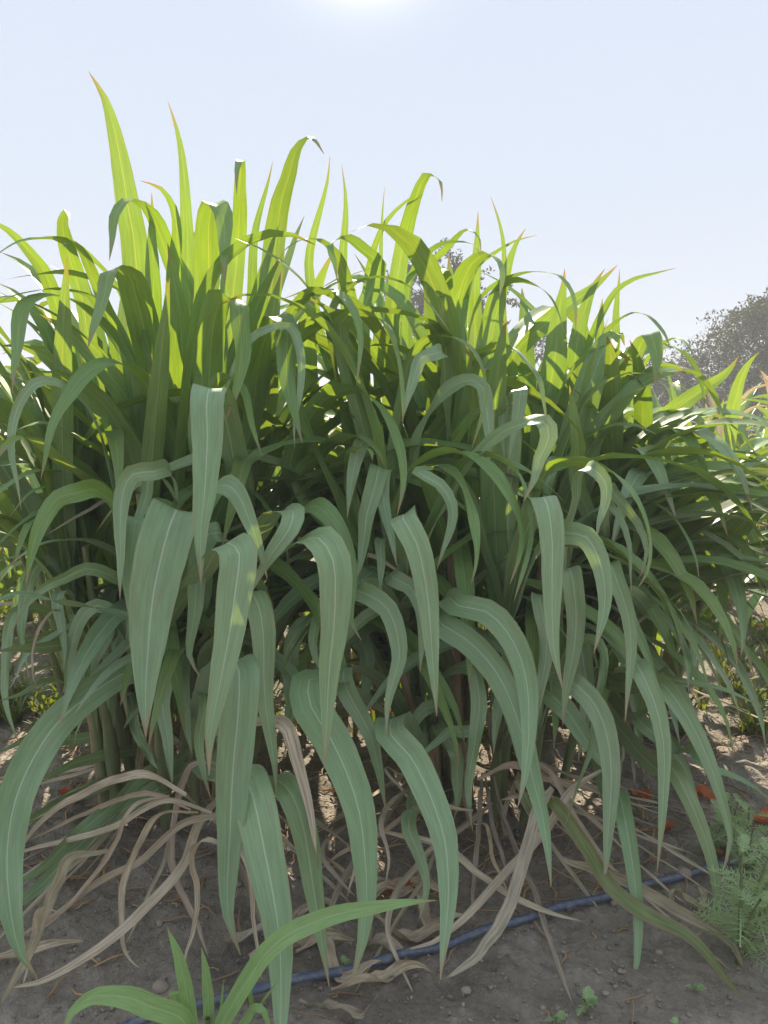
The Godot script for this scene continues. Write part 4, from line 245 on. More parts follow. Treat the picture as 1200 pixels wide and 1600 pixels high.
	["A",2,7,8,-10,100,38,-23,0,[-408,64,-1256,-412,60,-1243,-415,57,-1231,-419,53,-1218,-423,49,-1206,-427,46,-1193,-431,42,-1181,-435,39,-1168,-439,35,-1155,-443,32,-1143,-447,29,-1130,-451,26,-1117,-455,23,-1105,-459,19,-1092,-463,16,-1080,-467,13,-1067,-471,9,-1054,-475,6,-1042]],
	["A",2,4,8,-32,100,23,-30,0,[-490,68,-1287,-508,64,-1271,-526,60,-1256,-544,56,-1240,-562,52,-1224,-579,48,-1209,-597,45,-1193,-615,41,-1177,-633,37,-1161,-651,34,-1145,-668,30,-1129,-686,27,-1113,-704,23,-1096,-721,20,-1080,-739,17,-1064,-756,13,-1047,-773,10,-1031,-790,6,-1014]],
	["A",2,5,8,-3,100,39,-49,0,[-384,89,-1300,-387,84,-1286,-390,79,-1272,-393,74,-1257,-397,69,-1243,-400,63,-1229,-404,58,-1214,-407,54,-1200,-411,49,-1186,-414,44,-1172,-418,39,-1157,-422,34,-1143,-425,29,-1129,-429,24,-1115,-433,20,-1100,-437,15,-1086,-442,11,-1072,-446,6,-1058]],
	["A",2,8,8,27,100,29,-14,0,[-311,77,-1297,-294,73,-1278,-277,69,-1260,-260,64,-1241,-243,60,-1222,-226,55,-1203,-209,51,-1184,-192,47,-1166,-175,43,-1147,-158,38,-1128,-141,34,-1109,-124,30,-1090,-107,26,-1071,-90,22,-1052,-73,18,-1033,-56,14,-1014,-39,10,-995,-22,6,-976]],
	["A",2,9,8,-38,100,8,31,0,[-476,68,-1345,-497,64,-1340,-517,60,-1334,-538,56,-1329,-558,52,-1324,-579,48,-1319,-600,45,-1314,-620,41,-1308,-641,37,-1303,-662,34,-1298,-682,30,-1292,-703,27,-1287,-724,24,-1282,-744,20,-1276,-765,17,-1271,-786,13,-1266,-806,10,-1260,-827,6,-1255]],
	["A",2,6,8,29,100,27,-13,0,[-284,95,-1279,-266,90,-1262,-249,84,-1246,-231,79,-1229,-214,73,-1212,-196,68,-1195,-179,62,-1178,-161,57,-1161,-144,52,-1144,-126,47,-1127,-109,41,-1110,-91,36,-1093,-74,31,-1077,-56,26,-1060,-39,21,-1043,-21,16,-1026,-4,11,-1009,14,6,-992]],
	["A",2,5,8,29,100,26,-14,0,[-273,68,-1276,-263,64,-1265,-253,60,-1254,-244,56,-1243,-234,52,-1232,-224,48,-1221,-215,45,-1210,-205,41,-1199,-196,37,-1188,-186,34,-1177,-177,30,-1165,-167,27,-1154,-158,23,-1143,-149,20,-1131,-140,16,-1120,-131,13,-1109,-121,9,-1097,-112,6,-1086]],
	["A",2,6,8,-29,100,26,18,0,[-478,64,-1275,-497,60,-1256,-515,56,-1237,-533,53,-1219,-552,49,-1200,-570,45,-1181,-588,42,-1162,-606,38,-1143,-624,35,-1124,-643,32,-1105,-661,29,-1086,-679,26,-1067,-697,22,-1048,-715,19,-1028,-733,16,-1009,-751,13,-990,-769,9,-970,-786,6,-951]],
	["A",2,7,8,-8,100,38,-59,0,[-396,61,-1283,-404,58,-1259,-411,54,-1235,-418,51,-1211,-426,47,-1187,-433,44,-1163,-441,40,-1140,-448,37,-1116,-456,34,-1092,-463,31,-1068,-471,28,-1044,-479,25,-1020,-486,22,-997,-494,19,-973,-502,16,-949,-510,12,-925,-519,9,-902,-527,6,-878]],
	["B",2,9,8,11,100,38,35,0,[215,64,-1267,220,60,-1251,225,56,-1235,231,53,-1220,236,49,-1204,242,45,-1188,247,42,-1173,253,39,-1157,258,35,-1141,264,32,-1125,270,29,-1110,275,26,-1094,281,22,-1078,287,19,-1063,292,16,-1047,298,13,-1031,304,9,-1016,309,6,-1000]],
	["B",2,5,8,3,100,39,-34,0,[185,97,-1302,186,92,-1289,187,86,-1276,188,81,-1263,189,75,-1249,190,70,-1236,191,64,-1223,193,59,-1210,194,53,-1197,195,48,-1184,196,42,-1171,196,37,-1158,197,32,-1145,198,26,-1132,199,21,-1119,200,16,-1105,201,11,-1092,202,6,-1079]],
	["B",2,5,8,-35,100,19,-55,0,[42,55,-1319,31,52,-1311,19,49,-1302,7,45,-1293,-4,42,-1285,-16,39,-1276,-28,36,-1267,-39,33,-1258,-51,31,-1249,-63,28,-1240,-74,25,-1231,-86,23,-1222,-97,20,-1213,-109,17,-1203,-120,15,-1194,-131,12,-1185,-142,9,-1175,-154,6,-1166]],
	["B",2,7,8,-14,100,37,11,0,[131,53,-1273,123,50,-1247,114,47,-1220,105,43,-1193,97,40,-1166,88,37,-1140,80,35,-1113,72,32,-1086,63,29,-1059,55,27,-1032,47,24,-1005,38,22,-978,30,20,-951,22,17,-925,14,14,-898,6,12,-871,-2,9,-844,-9,6,-817]],
	["B",2,4,8,28,100,28,42,0,[258,38,-1313,273,36,-1296,289,33,-1280,305,31,-1263,320,29,-1247,336,27,-1230,351,25,-1214,367,23,-1197,383,22,-1180,398,20,-1164,414,19,-1147,430,17,-1130,445,16,-1114,461,14,-1097,476,12,-1080,492,10,-1063,507,8,-1047,523,6,-1030]],
	["B",2,8,8,-2,100,39,7,0,[170,82,-1270,167,77,-1252,164,73,-1234,161,68,-1216,158,63,-1198,155,59,-1180,152,54,-1162,149,49,-1145,146,45,-1127,143,41,-1109,139,36,-1091,136,32,-1073,132,27,-1055,129,23,-1037,125,19,-1019,121,14,-1001,118,10,-984,114,6,-966]],
	["B",2,7,8,31,100,24,-56,0,[290,79,-1307,304,75,-1300,318,70,-1292,332,66,-1284,346,61,-1276,360,57,-1268,374,52,-1260,389,48,-1253,403,43,-1245,417,39,-1237,432,35,-1230,446,31,-1222,460,27,-1215,475,22,-1207,489,18,-1200,504,14,-1193,519,10,-1186,533,6,-1179]],
	["B",2,8,8,24,100,31,-25,0,[249,91,-1300,260,86,-1283,272,81,-1266,284,75,-1249,295,70,-1232,307,65,-1214,318,60,-1197,330,55,-1180,341,50,-1163,353,45,-1146,364,40,-1129,376,35,-1111,387,30,-1094,399,25,-1077,410,20,-1060,421,15,-1042,433,11,-1025,444,6,-1007]],
	["B",2,5,8,37,100,13,-39,0,[244,48,-1369,268,46,-1359,292,43,-1350,317,40,-1340,341,37,-1330,365,34,-1321,390,32,-1311,414,29,-1301,439,27,-1291,463,25,-1281,487,23,-1271,512,21,-1261,536,18,-1251,560,16,-1241,585,14,-1231,609,11,-1221,633,9,-1211,657,6,-1201]],
	["B",2,9,8,5,100,39,-14,0,[195,31,-1260,197,29,-1234,200,27,-1208,203,25,-1182,205,23,-1156,207,22,-1130,210,20,-1104,212,19,-1078,215,18,-1052,217,17,-1026,219,16,-1000,222,15,-974,224,14,-948,226,12,-921,228,11,-895,230,9,-869,232,8,-843,234,6,-817]],
	["B",2,9,8,-34,100,20,37,0,[111,86,-1353,93,81,-1340,76,76,-1326,58,72,-1313,40,67,-1300,22,62,-1286,4,57,-1273,-13,52,-1259,-31,47,-1246,-49,42,-1232,-66,38,-1218,-84,33,-1205,-101,28,-1191,-119,24,-1177,-136,19,-1163,-154,15,-1149,-171,10,-1135,-188,6,-1121]],
	["B",2,6,8,38,100,12,-50,0,[301,48,-1353,317,46,-1350,333,43,-1346,349,40,-1342,364,37,-1339,380,34,-1335,396,32,-1332,412,29,-1329,428,27,-1325,444,25,-1322,460,23,-1319,476,21,-1315,491,18,-1312,507,16,-1309,523,14,-1306,539,11,-1303,555,9,-1300,571,6,-1297]],
	["B",2,8,8,2,100,39,47,0,[181,61,-1318,181,58,-1303,180,54,-1288,180,50,-1273,180,47,-1258,179,44,-1243,179,40,-1228,178,37,-1212,177,34,-1197,177,31,-1182,176,28,-1167,175,25,-1152,175,22,-1136,174,19,-1121,173,15,-1106,172,12,-1091,171,9,-1076,170,6,-1061]],
	["B",2,5,8,37,100,13,-39,0,[258,35,-1363,277,33,-1355,297,30,-1347,316,28,-1339,336,26,-1331,355,24,-1323,375,23,-1315,394,21,-1307,414,20,-1299,433,19,-1291,453,17,-1282,472,16,-1274,492,15,-1266,511,13,-1258,531,12,-1250,550,10,-1241,569,8,-1233,589,6,-1224]],
	["B",2,4,8,29,100,26,38,0,[248,80,-1328,260,76,-1320,273,71,-1312,286,67,-1303,298,62,-1295,311,57,-1287,324,53,-1279,337,48,-1270,350,44,-1262,363,40,-1254,376,35,-1246,389,31,-1238,402,27,-1231,415,23,-1223,428,18,-1215,442,14,-1208,455,10,-1200,468,6,-1193]],
	["B",2,6,8,16,100,36,20,0,[217,55,-1303,230,52,-1278,243,49,-1253,256,46,-1227,268,42,-1202,281,39,-1177,294,36,-1151,307,34,-1126,320,31,-1101,333,28,-1075,346,26,-1050,359,23,-1025,372,20,-999,385,17,-974,398,15,-949,411,12,-924,424,9,-899,437,6,-874]],
	["B",2,6,8,-37,100,13,-43,0,[63,96,-1351,36,90,-1343,9,85,-1336,-19,79,-1328,-46,74,-1321,-73,68,-1313,-100,63,-1306,-128,58,-1298,-155,52,-1291,-182,47,-1284,-209,42,-1276,-237,36,-1269,-264,31,-1262,-292,26,-1255,-319,21,-1248,-347,16,-1242,-374,11,-1235,-402,6,-1228]],
	["B",2,6,8,29,100,27,31,0,[233,88,-1339,251,83,-1320,270,78,-1301,288,73,-1281,306,68,-1262,324,63,-1243,342,58,-1223,360,53,-1204,378,48,-1185,396,43,-1165,413,38,-1146,431,34,-1126,449,29,-1107,467,24,-1087,485,20,-1067,502,15,-1048,520,11,-1028,537,6,-1008]],
	["B",2,8,8,37,100,14,-41,0,[286,66,-1350,297,62,-1343,309,58,-1337,321,55,-1331,332,51,-1325,344,47,-1319,355,43,-1313,367,40,-1307,379,36,-1301,390,33,-1294,402,30,-1288,413,26,-1282,425,23,-1275,436,20,-1269,448,16,-1262,459,13,-1256,471,9,-1249,482,6,-1242]],
	["B",2,8,8,26,100,30,-14,0,[232,48,-1330,248,45,-1314,264,43,-1298,280,40,-1281,295,37,-1265,311,34,-1249,327,32,-1233,344,29,-1217,360,27,-1201,376,25,-1185,392,23,-1169,408,21,-1153,424,18,-1137,441,16,-1121,457,14,-1105,473,11,-1090,490,9,-1074,506,6,-1058]],
	["C",2,9,8,-21,100,33,20,0,[520,98,-1719,512,92,-1709,504,87,-1699,496,81,-1689,488,75,-1678,479,70,-1668,471,64,-1658,463,59,-1648,455,53,-1638,446,48,-1628,438,42,-1618,429,37,-1608,421,32,-1598,412,26,-1588,404,21,-1578,395,16,-1568,386,11,-1558,378,6,-1548]],
	["C",2,8,8,-29,100,27,56,0,[495,97,-1719,476,92,-1704,458,86,-1688,439,81,-1672,420,75,-1657,401,69,-1641,382,64,-1625,363,58,-1610,344,53,-1594,325,48,-1579,306,42,-1563,287,37,-1547,268,31,-1532,249,26,-1516,230,21,-1501,211,16,-1486,191,11,-1470,172,6,-1455]],
	["C",2,6,8,-2,100,39,31,0,[554,42,-1689,554,39,-1669,555,37,-1648,555,35,-1628,555,32,-1608,556,30,-1587,556,28,-1567,557,26,-1547,558,24,-1526,558,22,-1506,559,20,-1485,560,18,-1465,561,17,-1444,562,15,-1424,563,13,-1404,564,10,-1383,565,8,-1363,566,6,-1343]],
	["C",2,4,8,35,100,17,42,0,[663,31,-1729,681,30,-1722,700,28,-1715,718,26,-1707,736,24,-1700,754,22,-1692,772,21,-1685,790,19,-1677,808,18,-1670,826,17,-1663,845,16,-1656,863,15,-1648,881,14,-1641,899,13,-1634,917,11,-1627,936,9,-1620,954,8,-1613,972,6,-1606]],
	["C",2,6,8,-1,100,39,13,0,[557,58,-1654,554,54,-1638,552,51,-1622,549,48,-1606,547,44,-1590,544,41,-1574,541,38,-1558,539,35,-1541,536,32,-1525,533,29,-1509,530,26,-1493,527,24,-1477,524,21,-1461,521,18,-1445,518,15,-1429,514,12,-1413,511,9,-1397,507,6,-1381]],
	["C",2,8,8,32,100,22,-33,0,[643,98,-1723,660,92,-1711,678,87,-1698,696,81,-1686,713,75,-1674,731,70,-1661,749,64,-1649,767,59,-1637,784,53,-1624,802,48,-1612,820,42,-1599,837,37,-1587,855,32,-1575,873,26,-1562,891,21,-1550,908,16,-1538,926,11,-1525,944,6,-1513]],
	["C",2,4,8,-36,100,17,5,0,[489,41,-1746,471,39,-1736,452,36,-1726,434,34,-1716,415,31,-1706,396,29,-1696,378,27,-1686,359,25,-1676,341,23,-1666,322,22,-1656,304,20,-1645,285,18,-1635,267,16,-1625,248,15,-1614,230,12,-1604,211,10,-1594,193,8,-1583,175,6,-1573]],
	["C",2,7,8,-11,100,38,-34,0,[525,66,-1661,521,62,-1646,518,59,-1630,514,55,-1615,511,51,-1599,507,47,-1584,504,44,-1568,500,40,-1553,497,37,-1537,493,33,-1522,490,30,-1506,486,27,-1490,483,23,-1475,480,20,-1459,476,16,-1443,473,13,-1428,470,9,-1412,467,6,-1396]],
	["C",2,6,8,18,100,35,42,0,[601,50,-1702,609,47,-1691,616,44,-1679,624,41,-1667,632,38,-1656,640,36,-1644,649,33,-1633,657,30,-1621,665,28,-1610,673,26,-1598,681,23,-1587,690,21,-1575,698,19,-1564,707,16,-1553,715,14,-1541,724,11,-1530,732,9,-1519,741,6,-1508]],
	["C",2,8,8,-7,100,39,-3,0,[544,39,-1689,541,37,-1670,537,34,-1650,534,32,-1631,531,30,-1611,528,28,-1592,525,26,-1572,522,24,-1553,518,22,-1534,515,21,-1514,512,19,-1495,509,17,-1475,506,16,-1455,503,14,-1436,500,12,-1417,497,10,-1397,494,8,-1378,491,6,-1358]]]
# clump, blade variant, tone, x, y, z of its node on the stem, turn, scale (hundredths), lean
const FILLS := [
	["A",9,2,-344,437,-1310,-35,75,12], ["A",5,2,-548,494,-1461,-59,66,-3], ["A",8,0,-515,296,-1550,-58,63,-18], ["A",7,2,-528,413,-1342,-36,65,9],
	["A",7,2,-514,295,-1550,-136,70,-17], ["A",9,2,-245,361,-1294,-27,82,4], ["A",7,1,-308,181,-1515,-52,56,-20], ["A",7,0,-338,228,-1318,-23,84,-16],
	["A",5,1,-425,180,-1472,-96,78,-23], ["A",7,1,-263,211,-1304,-122,56,-9], ["A",7,1,-275,425,-1468,-96,67,0], ["A",9,0,-244,369,-1294,-31,80,-14],
	["A",7,2,-510,269,-1544,-45,57,21], ["A",5,2,-394,318,-1500,-61,56,-5], ["A",9,2,-261,311,-1340,-132,58,9], ["A",9,2,-525,320,-1520,-44,66,25],
	["A",5,2,-408,133,-1305,-21,58,-18], ["A",8,0,-431,314,-1484,-93,55,18], ["A",5,2,-482,310,-1391,-29,71,24], ["A",8,2,-431,301,-1483,-26,66,-17],
	["A",8,0,-261,320,-1339,-138,55,16], ["A",8,1,-347,266,-1315,-39,57,13], ["A",7,0,-532,404,-1452,-159,65,-14], ["A",9,2,-518,445,-1324,-147,83,14],
	["A",9,1,-517,313,-1288,-23,61,17], ["A",5,2,-275,429,-1468,-78,79,-18], ["A",9,1,-190,329,-1320,-151,67,-19], ["A",8,0,-528,341,-1523,-66,82,-10],
	["A",7,2,-541,458,-1458,-94,64,-25], ["A",5,1,-486,386,-1392,-38,77,-22], ["A",8,0,-517,310,-1554,-85,55,3], ["A",7,2,-297,358,-1537,-88,58,16],
	["A",7,0,-392,263,-1490,-93,63,15], ["A",9,1,-525,373,-1343,-31,81,-16], ["A",7,0,-534,381,-1530,-97,70,8], ["A",5,2,-302,154,-1441,-88,73,0],
	["A",8,1,-238,416,-1290,-26,61,-5], ["A",5,1,-525,376,-1343,-121,65,22], ["A",8,0,-511,233,-1506,-42,68,18], ["A",5,1,-543,469,-1459,-115,55,5],
	["A",7,2,-503,175,-1497,-70,76,-21], ["A",8,0,-536,390,-1532,-50,57,21], ["A",8,0,-302,278,-1527,-44,65,24], ["A",7,1,-280,379,-1463,-137,77,10],
	["A",9,2,-524,385,-1284,-23,71,-21], ["A",5,0,-203,269,-1324,-46,71,-12], ["B",9,2,305,298,-1564,-158,78,2], ["B",9,2,139,370,-1403,-148,60,-1],
	["B",9,1,310,326,-1570,-111,64,-13], ["B",8,1,137,420,-1403,-36,70,21], ["B",8,1,316,367,-1579,-153,60,-13], ["B",5,2,112,243,-1295,-136,59,25],
	["B",7,0,14,204,-1408,-62,62,-19], ["B",7,1,266,356,-1534,-60,67,-19], ["B",8,2,0,277,-1410,-114,56,19], ["B",5,1,110,451,-1316,-148,77,12],
	["B",8,2,138,407,-1403,-89,63,21], ["B",5,2,327,186,-1503,-98,77,14], ["B",5,2,369,462,-1447,-29,82,-1], ["B",5,1,223,277,-1373,-37,60,4],
	["B",5,1,120,238,-1441,-141,77,-22], ["B",5,2,287,176,-1540,-38,80,-16], ["B",5,1,315,361,-1578,-146,80,7], ["B",8,0,136,440,-1403,-25,57,7],
	["B",7,2,-4,296,-1410,-62,65,19], ["B",5,2,98,240,-1441,-124,63,-16], ["B",5,0,375,412,-1537,-62,83,6], ["B",5,2,306,299,-1565,-61,81,11],
	["B",9,0,323,409,-1588,-147,56,17], ["B",5,0,106,315,-1286,-39,70,23], ["B",7,0,49,268,-1365,-131,59,-3], ["B",9,2,292,369,-1527,-90,80,11],
	["B",7,0,118,293,-1443,-149,78,-16], ["B",9,1,108,481,-1314,-22,75,8], ["B",7,2,340,320,-1438,-127,82,-15], ["B",5,2,288,254,-1425,-53,75,-8],
	["B",9,1,93,372,-1444,-130,66,12], ["B",8,1,154,286,-1357,-37,60,-16], ["B",5,1,332,211,-1506,-25,72,0], ["B",5,1,142,276,-1402,-129,71,-19],
	["B",8,0,209,282,-1297,-156,71,-9], ["B",9,1,313,347,-1575,-19,75,20], ["B",8,0,140,348,-1402,-35,76,-8], ["B",9,0,265,343,-1532,-64,56,13],
	["B",8,2,287,246,-1425,-41,65,16], ["B",5,0,120,241,-1441,-60,60,21], ["B",7,0,389,296,-1361,-21,67,9], ["B",5,1,292,365,-1526,-62,72,-23],
	["B",5,0,197,257,-1249,-157,58,-7], ["B",7,1,100,185,-1440,-135,68,15], ["B",8,1,314,353,-1576,-66,68,21], ["B",9,0,114,387,-1322,-43,71,24],
	["B",7,1,51,239,-1365,-31,74,-23], ["B",9,0,287,315,-1521,-35,78,-4], ["B",7,1,261,178,-1330,-137,72,-17], ["B",9,0,93,378,-1444,-33,63,-24],
	["C",5,1,715,315,-1688,-140,73,2], ["C",9,2,405,261,-1669,-29,64,13], ["C",5,0,693,356,-1605,-137,74,0], ["C",7,2,536,252,-1783,-138,68,2],
	["C",9,0,560,278,-1892,-108,70,-4], ["C",9,2,691,345,-1608,-72,76,1], ["C",5,2,691,149,-1776,-120,59,-4], ["C",5,0,693,191,-1804,-130,68,-18],
	["C",5,2,611,201,-1727,-101,57,10], ["C",8,1,535,284,-1783,-112,79,-7], ["C",9,0,560,260,-1890,-126,75,-3], ["C",9,1,537,204,-1783,-88,69,25],
	["C",7,1,559,189,-1696,-48,67,-6], ["C",8,2,402,206,-1710,-85,62,-2], ["C",5,2,559,167,-1697,-114,70,8], ["C",8,2,717,340,-1808,-95,62,1],
	["C",7,2,486,235,-1683,-160,69,-18], ["C",7,1,539,156,-1782,-134,67,-17], ["C",5,1,559,359,-1682,-62,71,-4], ["C",8,1,619,308,-1718,-66,76,22],
	["C",8,0,423,171,-1705,-70,64,24], ["C",8,1,701,241,-1776,-46,55,11], ["C",9,1,495,175,-1690,-92,55,-3], ["C",9,2,561,238,-1679,-51,68,11],
	["C",7,0,721,361,-1809,-54,76,13], ["C",5,1,425,310,-1828,-21,62,-6], ["C",7,0,559,325,-1685,-124,60,-11], ["C",8,1,484,259,-1680,-122,66,-16],
	["C",9,0,537,222,-1783,-61,78,-25], ["C",9,2,561,250,-1677,-114,61,14], ["A",3,0,-534,400,-1286,-83,99,3], ["A",5,1,-509,216,-1504,134,104,20],
	["A",2,0,-527,415,-1282,-187,90,-17], ["A",6,0,-393,293,-1495,178,90,9], ["A",1,2,-483,282,-1274,-183,88,23], ["A",6,0,-513,415,-1326,-174,112,1],
	["A",5,1,-427,230,-1476,179,85,15], ["A",7,0,-235,436,-1289,-14,91,21], ["A",4,2,-438,466,-1499,161,86,13], ["A",5,1,-505,239,-1537,167,87,20],
	["A",4,0,-299,333,-1534,94,102,8], ["A",4,0,-531,446,-1342,-201,97,23], ["A",6,1,-330,446,-1308,-15,96,-3], ["A",6,2,-433,349,-1488,123,92,-9],
	["A",8,1,-294,243,-1449,127,82,-20], ["A",5,1,-478,246,-1390,155,90,-21], ["A",6,2,-438,454,-1498,127,85,-22], ["A",2,1,-535,406,-1577,214,86,-12],
	["A",6,0,-392,237,-1485,60,98,-8], ["A",2,2,-533,397,-1575,148,88,-21], ["A",6,2,-507,251,-1540,106,111,-24], ["A",1,0,-327,293,-1375,27,88,-25],
	["A",10,1,-417,207,-1380,60,102,16], ["A",2,0,-534,420,-1454,140,85,-23], ["A",2,1,-519,302,-1344,-196,90,-7], ["A",8,0,-485,368,-1392,144,115,1],
	["A",4,0,-430,293,-1482,94,116,-20], ["A",5,0,-315,189,-1234,-9,87,-10], ["A",1,0,-486,389,-1392,147,103,12], ["A",6,1,-509,267,-1543,103,99,17],
	["A",2,2,-524,366,-1343,-189,117,23], ["A",5,2,-487,133,-1514,116,87,11], ["A",7,0,-229,479,-1286,5,94,-11], ["A",6,1,-437,440,-1497,121,88,-14],
	["A",5,0,-476,205,-1390,157,88,20], ["A",6,0,-520,348,-1286,-223,105,5], ["A",5,2,-420,355,-1381,164,100,-15], ["A",4,2,-194,315,-1321,54,86,-6],
	["A",4,2,-517,310,-1288,-179,111,-23], ["A",0,1,-294,402,-1543,59,117,12], ["A",1,2,-532,392,-1574,182,93,-7], ["A",7,2,-303,375,-1290,2,105,22],
	["A",5,2,-417,225,-1380,124,114,-4], ["A",4,1,-524,358,-1448,91,114,-4], ["A",4,1,-525,312,-1291,-214,114,-12], ["A",5,1,-435,392,-1492,158,90,18],
	["A",10,1,-213,222,-1326,16,116,0], ["A",2,1,-514,303,-1443,152,110,-1], ["A",6,1,-540,430,-1583,143,95,18], ["A",8,1,-392,268,-1491,82,82,15],
	["A",9,0,-515,248,-1344,-243,91,-20], ["A",7,2,-424,148,-1469,87,89,25], ["A",4,0,-191,325,-1321,11,115,-7], ["A",1,0,-393,288,-1494,70,111,8],
	["A",8,0,-179,379,-1318,2,110,-10], ["A",7,0,-527,362,-1566,92,115,-7], ["A",8,1,-431,300,-1483,111,95,-24], ["A",6,2,-539,429,-1583,107,100,1],
	["A",7,1,-482,313,-1391,205,93,-9], ["A",0,1,-395,377,-1511,7,89,12], ["A",2,0,-520,342,-1286,-171,114,20], ["A",4,0,-299,324,-1533,51,110,-20],
	["A",4,1,-319,412,-1376,8,107,-11], ["A",0,0,-540,416,-1536,112,105,2], ["A",8,1,-497,190,-1526,97,106,-16], ["A",4,0,-528,384,-1450,127,85,5],
	["A",4,1,-511,273,-1545,119,116,19], ["A",4,1,-541,458,-1458,41,92,10], ["A",8,2,-285,333,-1458,1,103,-4], ["A",5,1,-302,280,-1527,16,111,16],
	["A",4,0,-391,214,-1481,70,82,2], ["A",8,1,-302,154,-1441,67,85,-3], ["A",2,1,-193,317,-1321,-24,94,-12], ["A",2,0,-346,345,-1313,-15,87,8],
	["A",8,0,-331,427,-1309,21,90,-19], ["A",4,2,-482,261,-1275,-166,104,-18], ["A",4,1,-301,291,-1529,46,116,24], ["A",2,0,-295,398,-1543,102,83,20],
	["A",4,1,-533,476,-1341,-269,90,-9], ["A",7,0,-213,222,-1326,8,96,12], ["A",5,2,-308,170,-1514,26,103,-14], ["A",6,1,-292,433,-1548,41,99,-4],
	["A",4,2,-276,422,-1467,34,107,-4], ["A",5,2,-534,377,-1529,129,90,-4], ["A",1,0,-527,404,-1342,-212,90,22], ["A",9,2,-515,242,-1344,-271,92,22],
	["A",5,0,-534,416,-1453,93,85,-23], ["A",1,1,-505,360,-1328,-152,94,0], ["A",4,0,-229,478,-1286,34,99,-23], ["A",2,0,-436,427,-1495,104,88,24],
	["A",6,1,-276,413,-1467,125,106,-6], ["A",1,1,-437,448,-1497,169,93,10], ["A",7,2,-393,269,-1491,82,114,-13], ["A",0,1,-299,395,-1200,-12,94,-22],
	["A",7,2,-419,311,-1380,116,88,10], ["A",6,0,-523,349,-1343,-202,100,5], ["A",6,1,-522,350,-1447,142,104,7], ["A",0,2,-291,460,-1552,-18,99,2],
	["A",1,2,-322,365,-1375,27,100,12], ["A",4,0,-237,420,-1290,-13,98,-24], ["A",10,0,-416,184,-1380,125,91,-24], ["A",2,1,-236,431,-1289,4,89,4],
	["A",5,1,-239,407,-1291,2,82,-24], ["A",7,2,-394,326,-1501,163,87,2], ["A",5,2,-518,325,-1445,107,86,11], ["A",0,1,-292,447,-1550,89,108,-6],
	["A",0,2,-271,467,-1472,142,97,-13], ["A",8,1,-279,389,-1464,100,112,-24], ["A",2,0,-418,243,-1380,221,109,-16], ["A",7,2,-412,250,-1295,-183,111,9],
	["A",2,0,-394,336,-1503,54,105,-15], ["A",4,2,-393,290,-1495,40,91,-12], ["A",4,1,-179,379,-1318,28,89,-5], ["A",4,0,-266,237,-1341,-19,106,5],
	["A",5,0,-279,388,-1464,45,98,-23], ["A",6,1,-324,338,-1375,16,89,-9], ["A",5,0,-296,217,-1447,74,112,-11], ["A",7,2,-418,238,-1380,147,112,20],
	["A",1,2,-546,450,-1542,116,106,13], ["A",3,1,-270,473,-1473,82,109,-14], ["A",8,2,-251,312,-1298,16,111,-9], ["A",2,0,-538,401,-1534,138,109,12],
	["A",7,2,-393,283,-1493,176,92,18], ["A",4,2,-391,219,-1482,68,92,-25], ["A",2,2,-394,350,-1506,28,117,15], ["A",1,1,-486,393,-1392,182,88,18],
	["A",10,2,-417,195,-1380,124,96,9], ["A",4,2,-436,412,-1494,95,117,-3], ["A",8,1,-503,177,-1498,87,90,-22], ["A",4,0,-435,396,-1492,134,88,-16],
	["A",4,0,-507,250,-1540,120,93,5], ["A",6,2,-505,359,-1328,-179,112,-16], ["A",7,2,-524,318,-1520,130,112,-10], ["A",7,1,-521,332,-1559,172,92,2],
	["A",4,1,-535,404,-1577,137,92,-11], ["A",8,0,-328,274,-1374,15,111,-19], ["A",4,0,-525,325,-1521,143,89,-20], ["A",3,1,-416,334,-1288,-61,106,-11],
	["A",5,1,-303,146,-1440,5,85,3], ["A",7,1,-523,343,-1561,82,102,-6], ["A",7,2,-345,407,-1311,-6,90,21], ["A",1,0,-505,243,-1538,132,91,-5],
	["A",7,1,-487,401,-1393,137,92,-12], ["A",7,0,-528,368,-1568,144,90,-14], ["A",2,2,-297,365,-1538,20,91,-25], ["A",4,0,-304,250,-1523,45,113,21],
	["A",2,1,-525,351,-1563,107,105,-4], ["A",6,1,-520,307,-1344,-197,96,8], ["A",6,2,-333,356,-1312,14,86,-22], ["A",2,1,-343,526,-1308,2,94,22],
	["B",6,2,8,234,-1409,116,80,22], ["B",5,0,155,171,-1359,-179,96,5], ["B",7,2,328,439,-1594,10,110,-2], ["B",8,1,136,456,-1404,155,96,-13],
	["B",4,0,116,323,-1444,171,80,-17], ["B",6,0,135,483,-1404,160,78,19], ["B",10,1,276,176,-1508,41,97,23], ["B",7,1,267,367,-1536,12,110,3],
	["B",0,2,153,361,-1356,-155,85,-4], ["B",4,2,305,296,-1564,29,93,2], ["B",7,1,96,318,-1443,147,102,10], ["B",2,1,136,441,-1403,164,103,-11],
	["B",4,0,220,203,-1374,-16,92,23], ["B",2,2,154,289,-1357,-134,106,-10], ["B",4,1,291,363,-1526,47,89,5], ["B",2,0,110,448,-1317,-146,107,-14],
	["B",7,1,286,236,-1424,8,94,15], ["B",5,0,318,139,-1496,42,84,13], ["B",7,2,96,295,-1442,117,105,-6], ["B",7,1,115,355,-1445,126,108,24],
	["B",4,2,290,276,-1425,-6,85,-5], ["B",8,1,154,240,-1358,-172,94,2], ["B",6,2,364,363,-1530,-6,80,-5], ["B",1,0,19,467,-1224,-184,82,1],
	["B",7,2,93,377,-1444,130,102,2], ["B",4,2,11,220,-1408,164,99,22], ["B",8,0,351,301,-1520,28,83,17], ["B",3,0,113,391,-1447,55,103,-12],
	["B",6,0,115,354,-1445,152,109,-11], ["B",5,0,352,309,-1521,72,98,7], ["B",6,0,289,267,-1425,36,96,-5], ["B",0,1,45,320,-1364,-142,94,25],
